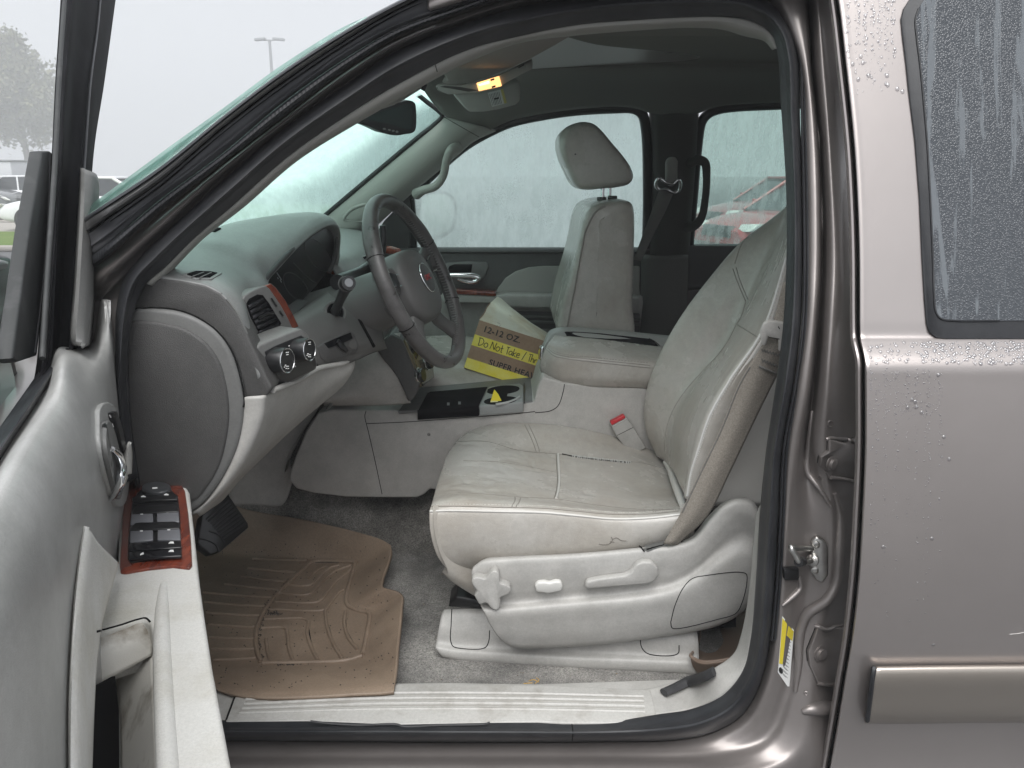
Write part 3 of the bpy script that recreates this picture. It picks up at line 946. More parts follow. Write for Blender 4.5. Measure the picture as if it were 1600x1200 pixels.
def hem(dx0, dx1, o0, o1, nm, m):
    return patch(nm, [door_row(dx0, o0 + .05), door_row(dx0, o0), door_row((dx0 + dx1) / 2, o1 - .003), door_row(dx1, o1)], m, rdoor, 260, 8, .002)
hem(-14.5, -4.5, .026, .020, "door_hem", paint)
hem(-5, 0, .032, .030, "hem_gap", gap_m)
# window glass and rubber frame
wout = [(1421, 0), (1412, 14), (1408, 30), (1411, 60), (1416, 100), (1420, 140), (1430, 220), (1437, 310), (1441, 400), (1445, 470), (1448, 505), (1452, 519), (1463, 528), (1480, 531), (1560, 531), (1700, 531), (1900, 531), (1900, -60), (1700, -60), (1480, -50), (1440, -22)]
def f_win(z):
    return -.092 + (z - 1.292) * .30
fr = prism("window_frame", [Wf(x, min(y, 530), f_win, -.0035) for x, y in wout], (0, .004, .0), rubber, rdoor, .001, 1)
win = [(1444, 0), (1435, 14), (1430, 30), (1432, 60), (1437, 100), (1441, 140), (1448, 220), (1453, 310), (1457, 400), (1459, 460), (1462, 488), (1470, 498), (1490, 501), (1560, 501), (1700, 501), (1890, 501), (1890, -55), (1700, -55), (1490, -45), (1455, -18)]
# privacy glass covered in fine drops with clear runs
pg = bpy.data.materials.new("wet_privacy_glass")
pg.use_nodes = True
t = pg.node_tree
b = t.nodes["Principled BSDF"]
b.inputs["Roughness"].default_value = 0.12
tc = t.nodes.new("ShaderNodeTexCoord")
mp = t.nodes.new("ShaderNodeMapping"); mp.inputs["Scale"].default_value = (34, 4, 3.0)
n1 = t.nodes.new("ShaderNodeTexNoise"); n1.inputs["Scale"].default_value = 1.0; n1.inputs["Detail"].default_value = 8; n1.inputs["Roughness"].default_value = .62; n1.inputs["Distortion"].default_value = .5
t.links.new(tc.outputs["Object"], mp.inputs[0]); t.links.new(mp.outputs[0], n1.inputs["Vector"])
r1 = t.nodes.new("ShaderNodeMapRange"); r1.inputs[1].default_value = .565; r1.inputs[2].default_value = .60
t.links.new(n1.outputs[0], r1.inputs[0])
vo = t.nodes.new("ShaderNodeTexVoronoi"); vo.inputs["Scale"].default_value = 330
t.links.new(tc.outputs["Object"], vo.inputs["Vector"])
r2 = t.nodes.new("ShaderNodeMapRange"); r2.inputs[1].default_value = .1; r2.inputs[2].default_value = .6; r2.inputs[3].default_value = 1; r2.inputs[4].default_value = 0
t.links.new(vo.outputs["Distance"], r2.inputs[0])
mxa = t.nodes.new("ShaderNodeMix"); mxa.data_type = 'RGBA'
mxa.inputs[6].default_value = (.056, .062, .070, 1); mxa.inputs[7].default_value = (.082, .089, .099, 1)
t.links.new(r2.outputs[0], mxa.inputs[0])
mxb = t.nodes.new("ShaderNodeMix"); mxb.data_type = 'RGBA'
mxb.inputs[7].default_value = (.140, .153, .165, 1)
t.links.new(r1.outputs[0], mxb.inputs[0]); t.links.new(mxa.outputs[2], mxb.inputs[6])
t.links.new(mxb.outputs[2], b.inputs["Base Color"])
iv = t.nodes.new("ShaderNodeMath"); iv.operation = 'MULTIPLY'
sb = t.nodes.new("ShaderNodeMath"); sb.operation = 'SUBTRACT'; sb.inputs[0].default_value = 1
t.links.new(r1.outputs[0], sb.inputs[1]); t.links.new(sb.outputs[0], iv.inputs[0]); t.links.new(r2.outputs[0], iv.inputs[1])
bp = t.nodes.new("ShaderNodeBump"); bp.inputs["Strength"].default_value = .5; bp.inputs["Distance"].default_value = .0010
t.links.new(iv.outputs[0], bp.inputs["Height"]); t.links.new(bp.outputs[0], b.inputs["Normal"])
prism("window_pane", [Wf(x, y, f_win, -.0052) for x, y in win], (0, .004, .0), pg, rdoor, 0, 0)
seam("window_bead", fr, rubber, fr, [win[1:14]], .0016, .0012, 5)
# body-side molding
mo = [[(1365, 1040), (1420, 1039), (1500, 1038), (1620, 1037), (2290, 1033)], [(1364, 1044), (1420, 1043), (1500, 1042), (1620, 1041), (2290, 1037)], [(1362, 1058), (1420, 1057), (1500, 1056), (1620, 1055), (2290, 1051)],
      [(1358, 1090), (1420, 1089), (1500, 1088), (1620, 1087), (2290, 1083)], [(1353, 1124), (1420, 1124), (1500, 1124), (1620, 1123), (2290, 1119)], [(1352, 1131), (1420, 1131), (1500, 1130), (1620, 1129), (2290, 1125)]]
offs = [0.0, -.012, -.020, -.020, -.016, 0.0]
ml = patch("side_molding", [[Wf(x, y, f_door, o) for x, y in r] for r, o in zip(mo, offs)], molding_m, rdoor, 30, 22, .003, sharp=60)
seam("molding_end_cap", rdoor, rubber, ml, [(1366, 1043), (1363, 1060), (1359.5, 1090), (1355, 1126)], .0042, .0, 3)
# lower cladding seam on the door
seam("paint_scratch", rdoor, M("scratch", (.6, .58, .55), .5), rdoor, [[(1577, 991), (1590, 990), (1600, 988)]], .0006, 0, 4)

# ---- raindrops on the rear door
water = bpy.data.materials.new("water_drop")
water.use_nodes = True
tw_ = water.node_tree
tw_.nodes.remove(tw_.nodes["Principled BSDF"])
w1 = tw_.nodes.new("ShaderNodeBsdfTransparent"); w1.inputs[0].default_value = (.90, .90, .91, 1)
w2 = tw_.nodes.new("ShaderNodeBsdfGlossy"); w2.inputs["Roughness"].default_value = .12
w3 = tw_.nodes.new("ShaderNodeLayerWeight"); w3.inputs[0].default_value = .35
w4 = tw_.nodes.new("ShaderNodeMapRange"); w4.inputs[3].default_value = .12; w4.inputs[4].default_value = .75
tw_.links.new(w3.outputs["Facing"], w4.inputs[0])
w5 = tw_.nodes.new("ShaderNodeMixShader")
tw_.links.new(w4.outputs[0], w5.inputs[0]); tw_.links.new(w1.outputs[0], w5.inputs[1]); tw_.links.new(w2.outputs[0], w5.inputs[2])
tw_.links.new(w5.outputs[0], tw_.nodes["Material Output"].inputs[0])
DV, DF = [], []
def drop(px, py, r, el_=1.0):
    h, n = hit(rdoor, px, py)
    if h is None:
        return
    z = Vector((0, 0, 1)); a_ = n.cross(z).normalized(); b_ = n.cross(a_).normalized()
    k = len(DV); ns, nr = 8, 3
    for j in range(nr):
        ph = (j / nr) * math.pi / 2
        for i in range(ns):
            th = 2 * math.pi * i / ns
            DV.append(h + (a_ * math.cos(th) + b_ * math.sin(th) * el_) * r * math.cos(ph) + n * r * .55 * math.sin(ph))
    DV.append(h + n * r * .55)
    for j in range(nr - 1):
        for i in range(ns):
            i2 = (i + 1) % ns
            DF.append((k + j * ns + i, k + j * ns + i2, k + (j + 1) * ns + i2, k + (j + 1) * ns + i))
    for i in range(ns):
        DF.append((k + (nr - 1) * ns + i, k + (nr - 1) * ns + (i + 1) % ns, k + nr * ns))
rd = random.Random(11)
def inwin(x, y):
    return x > 1405 + (y / 531) * 40 and y < 534
for _ in range(520):                    # belt ledge
    y = rd.uniform(534, 569); x = rd.uniform(1440, 1640) if rd.random() < .85 else rd.uniform(1358, 1450)
    drop(x, y, rd.choice([.0010, .0014, .0018, .0026, .0032]))
for _ in range(420):                    # pillar top, in runs
    cx = rd.choice([1325, 1340, 1352, 1363, 1375, 1385, 1395]) + rd.uniform(-4, 4); y = abs(rd.gauss(0, 75))
    if y < 150 and not inwin(cx, y) and cx > 1312 + y * .11:
        drop(cx, y, rd.choice([.0008, .001, .0013, .002]), rd.uniform(1, 1.7))
for x, y in ((1345, 88), (1332, 100), (1348, 98), (1357, 118), (1341, 124), (1386, 118), (1387, 133), (1402, 139), (1410, 143), (1307, 42), (1312, 57), (1319, 118)):
    drop(x, y, .0034, 1.3)
for _ in range(520):                    # dribbles below the belt
    cx = rd.choice([1362, 1370, 1383, 1384, 1398, 1402, 1418, 1432, 1445, 1452, 1470]) + rd.uniform(-3, 3); y = 575 + abs(rd.gauss(0, 190))
    if y < 1010:
        drop(cx, y, rd.choice([.0006, .0008, .0010, .0014]), 1.2)
for x, y in ((1425, 625), (1432, 636), (1418, 637), (1440, 645), (1430, 628), (1466, 586), (1475, 683), (1483, 718), (1458, 1008), (1380, 855), (1456, 842), (1400, 540), (1412, 535), (1370, 542)):
    drop(x, y, .0032, 1.15)
for _ in range(260):
    drop(rd.uniform(1355, 1470), rd.uniform(580, 650), rd.choice([.0006, .0009, .0012]))
dm = mesh_obj("raindrops", DV, DF, water, rdoor, True, None, "stuff", bvh=False)
# beads on the window rubber
beads = []
DV, DF = [], []

# ---- far side: A-pillar, B-pillar, roof rail, doors, glass
def F_(px, py, off=0.0):
    return Wf(px, py, f_far, off)
def frow(pts, off):
    return [F_(x, y, off) for x, y in pts]
# ================================================================== WINDSHIELD AND ROOF LINING
XW = [82, 118, 165, 250, 350, 440, 540, 575]
e1 = [380, 354, 323, 266, 185, 117, 52, 30]
e0 = [366, 341, 309, 246, 174, 108, 46, 31]
XO = [.55, .40, .02, 0, 0, 0, 0, 0]
r0 = [Wf(x, y, f_body, -.075 + o) for x, y, o in zip(XW, e1, XO)]
r1 = [W(x, y, .14 + o) for x, y, o in zip(XW, e0, XO)]
def shift(r, dx, dy, dz):
    return [p + Vector((dx, dy, dz)) for p in r]
def mirr(r):
    return [Vector((p.x, 1.76 - p.y, p.z)) for p in r]
r2 = shift(r1, -.045, .32, .02)
r3 = shift(r1, -.06, .74, .022)
ws = patch("windshield", [r0, r1, r2, r3, mirr(r2), mirr(r1), [F_(x, y, .0) for x, y in ((300, 500), (420, 405), (512, 331), (560, 290), (602, 254), (640, 223), (672, 196), (690, 178))]], glass_front, suv, 40, 40, 0.005)

E9L = [(640, 140), (728, 93), (806, 64), (902, 51), (1000, 43), (1075, 39), (1130, 40), (1175, 50), (1215, 66), (1300, 90), (1420, 100)]
hx = [p.x for p in [Wf(x, y, f_body, .05) for x, y in E9L]]
near = [Wf(x, y, f_body, .05) for x, y in E9L]
FARL = [(690, 178), (745, 208), (800, 188), (900, 171), (985, 168), (1022, 178), (1088, 178), (1115, 168), (1230, 160), (1400, 155), (1500, 152)]
far = [F_(x, y, -.055) for x, y in FARL]
def hrow(Y, z):
    return [Vector((a.x + (b_.x - a.x) * (Y - .25) / 1.3 if i else -.27, Y, z - (.035 if i == 0 else 0))) for i, (a, b_) in enumerate(zip(near, far))]
hl = patch("headliner", [near, hrow(.42, 1.822), hrow(.60, 1.838), hrow(.605, 1.850), hrow(.88, 1.856), hrow(1.16, 1.848), hrow(1.165, 1.836), hrow(1.38, 1.812), far], headliner_m, suv, 60, 60, .01, sharp=25)
# inner trim along the roof rail and near pillar
IN8 = [(228, 443), (255, 420), (300, 375), (362, 322), (450, 244), (550, 174), (628, 127), (728, 78), (806, 57), (902, 38), (1000, 30), (1075, 26), (1135, 26), (1177, 33), (1205, 52), (1213, 76)]
IN9 = [(240, 448), (262, 427), (314, 374), (378, 323), (462, 250), (562, 186), (640, 141), (730, 94), (808, 66), (902, 52), (1000, 44), (1075, 40), (1128, 42), (1166, 52), (1196, 62), (1208, 78)]
nt_ = patch("near_pillar_trim", [lrow(IN8, .008), lrow(lp2(IN8, IN9, .5), .012), lrow(IN9, .03), lrow(lp2(IN8, IN9, 1.25), .07)], pillar_m, suv, 120, 10, .004)
seam("trim_joint", nt_, gap_m, nt_, [(680, 101), (683, 112)], .0008, 0, 2)
# trim at the foot of the rear pillar
PT8 = [(1189, 790), (1188, 810), (1186, 840), (1182, 900), (1173, 1000), (1160, 1050), (1125, 1090), (1080, 1109), (1030, 1117), (1000, 1119)]
PT9 = [(1187, 790), (1186, 810), (1183, 840), (1178, 900), (1164, 980), (1146, 1022), (1112, 1046), (1075, 1060), (1030, 1072), (1000, 1078)]
def trow(pts, off):
    return [Wf(x, y, f_body, off) if x > 1100 else Wz(x, y, .517) for x, y in pts]
rpt = patch("rear_pillar_trim", [trow(PT8, .006), trow(lp2(PT8, PT9, .35), .018), trow(lp2(PT8, PT9, .8), .045), trow(PT9, .06), [p + Vector((.0, .02, -.03)) for p in trow(PT9, .06)]], plastic_light, suv, 60, 14, .004)

# ---- visor, overhead console, lamp
vz = prism("sun_visor", [W(x, y, .46 + (x - 585) / 90 * .18) for x, y in ((588, 172), (598, 163), (640, 134), (656, 125), (661, 133), (659, 140), (622, 163), (600, 171))], (-.015, .03, .012), pillar_m, suv, .005, 3)
seam("visor_gap", vz, gap_m, vz, [(607, 168), (630, 157), (655, 141)], .0012, 0, 3)
tube("visor_clip", [W(661, 126, .62), W(664, 133, .62), W(660, 141, .62)], .006, black, suv, 8)
oc = [(690, 131), (697, 126), (690, 114), (700, 103), (735, 89), (800, 70), (860, 58), (905, 52), (870, 72), (833, 92), (790, 111), (760, 123), (740, 129), (712, 132)]
ohc = prism("overhead_console", [Wz(x, y, 1.80) for x, y in oc], (0, .0, .02), M("overhead_brown", (.26, .235, .22), .85, spec=.1), suv, .012, 3)
of = [(680, 134), (690, 132), (712, 133.5), (742, 130), (780, 118), (832, 92.5), (832, 108), (815, 116), (776, 138), (745, 145), (700, 148), (684, 142)]
ocf = prism("console_face", [W(x, y, .86) for x, y in of], (0, .05, .008), pillar_m, ohc, .004, 2)
decal("map_pocket", ocf, pillar_dark, ocf, [(682, 136), (695, 134), (720, 136), (748, 141), (744, 146), (700, 147.5), (686, 142)], .001, .0)
lens = prism("map_lamp", [W(x, y, .853) for x, y in ((744.5, 129.5), (780, 118.5), (784, 134), (748, 142))], (0, .008, 0), lamp_m, ohc, .001, 1)
prism("lamp_bulb", [W(x, y, .850) for x, y in ((747, 132), (764, 126), (765, 130), (749, 134))], (0, .002, 0), lamp_hot, ohc, 0, 0)
for q in ((766, 124, 772, 122), (768, 135, 774, 133)):
    prism("lamp_switch", [W(x, y, .848) for x, y in ((q[0], q[1]), (q[2], q[3]), (q[2] + .6, q[3] + 2.6), (q[0] + .6, q[1] + 2.6))], (0, .004, 0), black, ohc, 0, 0)
decal("console_button", ocf, pillar_m, ocf, [(822, 101), (829, 98), (829, 106), (823, 109)], .004, 0, .001)
seam("console_slot", ocf, gap_m, ocf, [[(810, 106), (819, 101)], [(811, 118), (819, 114)]], .0015, 0, 2)
pvz = prism("passenger_visor", [W(x, y, 1.16) for x, y in ((711, 149), (745, 147), (775, 140), (812, 126), (814, 140), (814, 158), (806, 165), (780, 172), (755, 176), (733, 176), (722, 163))], (-.02, .03, .02), pillar_m, suv, .006, 3)
vl = decal("visor_label", pvz, M("visor_label_print", (.55, .56, .54), .6), pvz, [(762, 145), (786, 139), (792, 161), (769, 167)], .001, 0)
decal("label_band", vl, M("dull_yellow", (.50, .44, .16), .6), pvz, [(782, 140), (786, 139), (792, 161), (788, 162)], .0016, 0)
seam("label_print", vl, ink, vl, [[(765 + k * 2.4, 147 - k * .6), (770 + k * 2.3, 165 - k * .55)] for k in range(7)], .0006, .0, 2, kind="stuff")
seam("label_print", vl, ink, vl, [(772, 155), (779, 153)], .0022, .0, 2)
# roof-edge crease
seam("headliner_crease", hl, gap_m, hl, [(808, 108), (850, 93), (880, 84), (940, 82), (1050, 82)], .0012, 0, 5)

# ---- mirror
mp_ = [(555, 186), (566, 180), (592, 171), (640, 157), (649, 161), (651, 170), (650, 203), (645, 208), (634, 210), (620, 212), (603, 209), (590, 203), (578, 198), (563, 193)]
def mirror_pt(x, y):
    return W(x, y, .80 + (x - 555) / 95 * .10)
mr = prism("interior_mirror", [mirror_pt(x, y) for x, y in mp_], (-.035, .03, .008), black, suv, .006, 3, 60)
decal("mirror_glass", mr, M("mirror_glass", (.03, .04, .04), .05, spec=.9), mr, [(572, 184), (600, 173), (638, 162), (645, 166), (645, 198), (640, 203), (605, 193), (578, 188)], .0015, 0, .0)
for x in (600, 608, 614, 620):
    decal("mirror_button", mr, plastic_mid, mr, ell(x, 201.5 + (x - 600) * .22, 2, 1.7, 0, 8), .003, 0, 0)
tube("mirror_stem", [mirror_pt(612, 170) + Vector((-.03, .02, 0)), mirror_pt(600, 150) + Vector((-.10, .05, .03))], .012, black, mr, 8)

# ================================================================== FAR SIDE OF THE CABIN
WA = [(690, 180), (675, 195), (660, 208), (600, 258), (512, 332), (460, 376)]
WB = [(775, 205), (740, 222), (712, 246), (650, 297), (590, 352), (520, 420)]
fa = patch("far_pillar_trim", [frow(WA, -.045), frow(lp2(WA, WB, .3), -.085), frow(lp2(WA, WB, .7), -.09), frow(WB, -.035)], pillar_m, suv, 40, 14, .004)
tubes("windshield_gasket", [[F_(x, y, -.05) for x, y in [(652, 147), (668, 160), (686, 174), (691, 181), (676, 197), (658, 211), (600, 259), (512, 333), (470, 368)]]], .0085, black, suv, 8, 60)
seam("trim_joint", fa, gap_m, fa, [(691, 181), (720, 198), (752, 216)], .0012, 0, 4)
gh = [F_(x, y, o) for x, y, o in ((651, 303, -.08), (662, 297, -.115), (680, 291, -.125), (692, 276, -.125), (698, 250, -.125), (704, 236, -.12), (714, 231, -.08))]
tube("grab_handle", gh, [.020, .015, .0145, .014, .014, .016, .022], pillar_m, suv, 12, 40)
tw = [F_(x, y, -.088) for x, y in ((538, 342), (546, 330), (560, 322), (575, 320), (580, 330), (577, 343), (560, 346), (545, 345))]
tube("tweeter_ring", tw, .006, pillar_m, suv, 8, 60, closed=True)
decal("tweeter_grille", fa, pillar_m, fa, [(540, 341), (548, 331), (560, 325), (576, 323), (577, 340), (560, 343)], .004, 0, .001)
tube("passenger_window_frame", [F_(x, y, .0) for x, y in ((640, 306), (665, 283), (700, 250), (730, 226), (765, 206), (800, 191), (850, 180), (900, 173), (960, 169.5), (990, 170), (1003, 178), (1009, 200), (1012, 300), (1010, 395))], .018, black, suv, 8, 70)
prism("window_divider", [F_(x, y, .0) for x, y in ((640, 303), (646, 298), (650, 345), (651, 392), (640, 392), (642, 340))], (0, .03, 0), black, suv, .004, 2)
prism("mirror_sail_panel", [F_(x, y, -.01) for x, y in ((640, 303), (642, 340), (640, 392), (570, 392), (600, 345))], (0, .03, 0), plastic_darker, suv, .004, 2)
pdr = empty("passenger_door", (0.1, 1.7, 0.5), parent=suv)
gp = [(644, 300), (700, 251), (760, 209), (800, 192), (850, 181), (900, 174), (985, 171), (1002, 178), (1009, 200), (1011, 391), (560, 391), (600, 345)]
prism("window_glass", [F_(x, y, .02) for x, y in gp], (0, .005, 0), glass_side, pdr, 0, 0)
# mirror outside the passenger window
mh = prism("door_mirror", [W(x, y, 1.93) for x, y in ((655, 306), (672, 299), (700, 300), (712, 310), (715, 335), (711, 358), (695, 371), (672, 376), (657, 366), (651, 338))], (-.05, .08, 0), M("mirror_shell_dark", (.03, .03, .03), .5), pdr, .02, 3, 50)
decal("mirror_glass", mh, M("wet_mirror_glass", (.62, .66, .64), .3), mh, [(660, 309), (674, 304), (698, 305), (706, 314), (709, 335), (705, 354), (692, 365), (674, 369), (661, 361), (656, 338)], .003, 0, .001, 40)
# door trim
def dr(y0, off, x0=560, x1=1015, dy=0):
    return [F_(x0 + (x1 - x0) * k / 6, y0 + dy * k / 6, off) for k in range(7)]
pd = patch("upper_trim", [dr(386, .03), dr(388, -.015), dr(391, -.030), dr(394, -.036), dr(396, -.028), dr(418, -.035), dr(446, -.045), dr(466, -.040)], plastic_dark, pdr, 30, 22, .004)
patch("lower_trim", [dr(460, -.02), dr(462, -.052), dr(500, -.05), dr(560, -.04), dr(620, -.03)], plastic_light, pdr, 30, 14, .004)
ins = [(772, 462), (778, 448), (790, 434), (806, 424), (826, 418), (850, 416), (1000, 416), (1000, 463)]
prism("trim_insert", [F_(x, y, -.046) for x, y in ins], (0, .03, 0), M("insert_vinyl", (.36, .355, .33), .5, bump=.2, bscale=400), pdr, .006, 3)
arm = [(770, 466), (785, 460), (800, 459), (1000, 462), (1000, 472), (800, 471), (775, 471)]
prism("armrest", [F_(x, y, -.115) for x, y in ((772, 462), (790, 460), (1000, 464), (1000, 488), (790, 480), (774, 476))], (0, .08, 0), plastic_light, pdr, .010, 3)
prism("wood_strip", [F_(x, y, -.11) for x, y in ((698, 452), (774, 456), (776, 463), (698, 459))], (0, .06, .0), wood, pdr, .002, 2)
prism("pull_ledge", [F_(x, y, -.105) for x, y in ((690, 459), (776, 463), (780, 474), (690, 473))], (0, .08, 0), plastic_light, pdr, .004, 2)
prism("map_pocket", [F_(x, y, -.060) for x, y in ((792, 486), (1000, 490), (1000, 520), (800, 512))], (0, .03, 0), plastic_dark, pdr, .004, 2)  # dark slab over the pocket, its shadow put into the colour
tubes("pocket_rib", [[F_(800, y, -.066), F_(1000, y + 5, -.066)] for y in (494, 502)], .006, plastic_mid, pdr, 6)
bz = [(692, 432), (690, 420), (698, 411), (730, 409), (760, 410), (764, 416), (758, 432), (748, 442), (736, 446), (692, 444)]
bzl = prism("handle_bezel", [F_(x, y, -.048) for x, y in bz], (0, .03, 0), plastic_mid, pdr, .004, 2)
prism("handle_recess", [F_(x, y, -.051) for x, y in ((697, 428), (702, 416), (710, 413), (738, 413), (736, 428))], (0, .01, 0), black_matte, bzl, .001, 1)
tube("door_handle", [F_(x, y, -.07) for x, y in ((690, 430), (715, 430), (740, 431), (748, 434), (744, 440), (730, 440), (715, 436))], [.008, .008, .009, .010, .009, .009, .006], chrome, bzl, 10, 24, flat=(.6, 1))

# rear passenger door and B-pillar
prd = empty("passenger_rear_door", (.9, 1.7, .5), parent=suv)
gp2 = [(1081, 386), (1088, 300), (1094, 230), (1100, 194), (1107, 182), (1122, 173), (1230, 165), (1500, 158), (1500, 386)]
prism("window_glass", [F_(x, y, .02) for x, y in gp2], (0, .005, 0), glass_rear, prd, 0, 0)
tube("window_frame", [F_(x, y, 0) for x, y in ((1076, 395), (1084, 300), (1090, 230), (1096, 192), (1104, 180), (1122, 171), (1230, 163), (1500, 156))], .017, black, prd, 8, 50)
pr2 = patch("upper_trim", [[F_(x, y, o) for x in (1060, 1150, 1260, 1400, 1560)] for y, o in ((381, .03), (383, -.01), (386, -.03), (440, -.03), (452, -.03))], plastic_darker, prd, 20, 10, .004)
patch("lower_trim", [[F_(x, y, o) for x in (1060, 1150, 1260, 1400, 1560)] for y, o in ((450, -.02), (453, -.034), (520, -.03), (700, -.03))], M("rear_door_vinyl", (.10, .085, .085), .6), prd, 20, 10, .004)
tube("door_handle", [F_(x, y, -.05) for x, y in ((1128, 432), (1132, 428), (1142, 427), (1150, 427))], .006, chrome, prd, 8, 12)

BPU = [[(1014, 172), (1016, 240), (1016, 320), (1010, 405)], [(1022, 170), (1024, 240), (1024, 320), (1020, 405)], [(1054, 170), (1054, 240), (1054, 320), (1050, 405)], [(1086, 172), (1084, 240), (1078, 320), (1073, 405)], [(1092, 174), (1090, 240), (1084, 320), (1078, 405)]]
bp_ = patch("far_middle_pillar", [frow(r, o) for r, o in zip(BPU, (0.03, -.04, -.062, -.045, .02))], pillar_dark, suv, 24, 20, .004)
BPL = [[(1000, 398), (998, 450), (994, 520), (985, 620)], [(1006, 398), (1004, 450), (1002, 520), (994, 620)], [(1042, 400), (1040, 450), (1036, 520), (1030, 620)], [(1072, 398), (1070, 450), (1068, 520), (1064, 620)], [(1078, 400), (1076, 450), (1074, 520), (1070, 620)]]
patch("pillar_lower_trim", [frow(r, o) for r, o in zip(BPL, (.02, -.055, -.08, -.06, .02))], M("pillar_lower_grey", (.12, .118, .11), .65, spec=.25), bp_, 24, 20, .004)
prism("belt_height_cover", [F_(x, y, -.085) for x, y in ((1041, 252), (1046, 245), (1056, 245), (1060, 252), (1059, 285), (1054, 291), (1046, 291), (1041, 285))], (0, .03, 0), pillar_m, bp_, .008, 3)
tube("belt_ring", [F_(x, y, -.09) for x, y in ((1026, 283), (1030, 279), (1040, 285), (1052, 287), (1060, 281), (1063, 286), (1061, 297), (1054, 301), (1040, 296), (1030, 296), (1025, 290))], .0065, chrome, bp_, 8, 60, closed=True)
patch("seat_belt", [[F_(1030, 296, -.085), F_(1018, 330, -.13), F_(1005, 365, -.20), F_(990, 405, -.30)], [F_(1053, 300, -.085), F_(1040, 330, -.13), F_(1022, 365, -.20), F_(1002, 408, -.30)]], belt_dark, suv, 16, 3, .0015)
tube("assist_handle", [F_(x, y, o) for x, y, o in ((1078, 255, -.05), (1090, 250, -.09), (1101, 254, -.10), (1104, 275, -.10), (1102, 310, -.10), (1096, 340, -.10), (1086, 352, -.09), (1074, 356, -.05))], [.018, .017, .015, .013, .013, .014, .017, .018], pillar_dark, suv, 12, 50)

# ================================================================== PASSENGER SEAT
ps = empty("passenger_seat", (.35, 1.28, .5), parent=suv)
PB = [(869, 512), (877, 472), (884, 448), (895, 413), (902, 385), (907, 360), (912, 340), (921, 325), (938, 317), (960, 314), (978, 313), (988, 317), (992, 328), (992, 400), (990, 470), (987, 540), (880, 540)]
def PSP(x, y, Y):
    return W(x, y, Y)
c0 = [W(x, y, 1.06) for x, y in PB]
cen = sum(c0, Vector()) / len(c0)
rowsb = []
for Yo, s in ((-.006, .001), (-.004, .5), (.00, .88), (.012, .955), (.035, .985), (.09, 1.0), (.24, .985), (.39, 1.0), (.445, .985), (.468, .955), (.48, .88)):
    rowsb.append([Vector((cen.x + (p.x - cen.x) * s, 1.045 + Yo, cen.z + (p.z - cen.z) * (1 - (1 - s) * .35))) for p in c0 + [c0[0]]])
bk = patch("backrest", rowsb, leather, ps, 90, 30, 0, sharp=60, flip=1)
ncap = len(rowsb[0]) - 1
seam("piping", ps, thread_dark, bk, [[(886, 512), (894, 470), (900, 440), (905, 412), (910, 385), (914, 365), (922, 345), (932, 330), (946, 322)]], .0028, .001, 4)
HR = [(871, 232), (872, 215), (880, 203), (894, 195), (910, 192), (924, 195), (935, 204), (952, 224), (968, 243), (981, 262), (985, 277), (979, 287), (962, 292), (938, 294), (915, 296), (902, 294), (894, 287), (884, 268), (876, 250)]
h0 = [W(x, y, 1.22) for x, y in HR]
hc = sum(h0, Vector()) / len(h0)
rows_h = []
for Yo, s in ((-.103, .001), (-.102, .45), (-.10, .72), (-.097, .86), (-.085, .95), (-.05, 1.0), (.03, 1.0), (.13, 1.0), (.165, .95), (.18, .86), (.182, .70)):
    rows_h.append([hc + (Vector((p.x, hc.y, p.z)) - Vector((hc.x, hc.y, hc.z))) * s + Vector((0, Yo, 0)) for p in h0 + [h0[0]]])
hr = patch("headrest", rows_h, leather, ps, 80, 34, 0, sharp=60, flip=1)
hcp = [W(x, y, 1.22) for x, y in HR]
for x in (942, 953):
    tube("headrest_post", [W(x, 286, 1.22 + (x - 942) * .012), W(x - 1, 320, 1.22 + (x - 942) * .012)], .0065, chrome, ps, 10)
for x, y in ((940, 311), (957, 309)):
    lathe("post_collar", W(x, y, 1.22), (0, 0, 1), [(.014, -.008), (.015, 0), (.014, .006)], plastic_dark, ps, 12)
decal("headrest_button", hr, black, hr, ell(899, 241, 1.6, 1.3, 0, 8), .002, 0)
# seat cushion
pc = patch("cushion", [[W(x, y, Y) for x, y, Y in r] for r in (
    ((640, 640, 1.04), (700, 615, 1.04), (780, 605, 1.04), (860, 600, 1.04), (960, 600, 1.04)),
    ((640, 598, 1.05), (672, 590, 1.05), (740, 602, 1.05), (850, 625, 1.05), (960, 625, 1.05)),
    ((640, 574, 1.10), (690, 571, 1.09), (740, 582, 1.085), (850, 612, 1.07), (960, 612, 1.07)),
    ((630, 548, 1.28), (690, 546, 1.28), (770, 562, 1.28), (850, 580, 1.28), (960, 580, 1.28)),
    ((630, 528, 1.48), (690, 524, 1.48), (770, 528, 1.48), (850, 528, 1.48), (960, 532, 1.48)),
    ((630, 540, 1.55), (690, 540, 1.55), (770, 545, 1.55), (850, 545, 1.55), (960, 550, 1.55)))], leather, ps, 30, 24, .02)
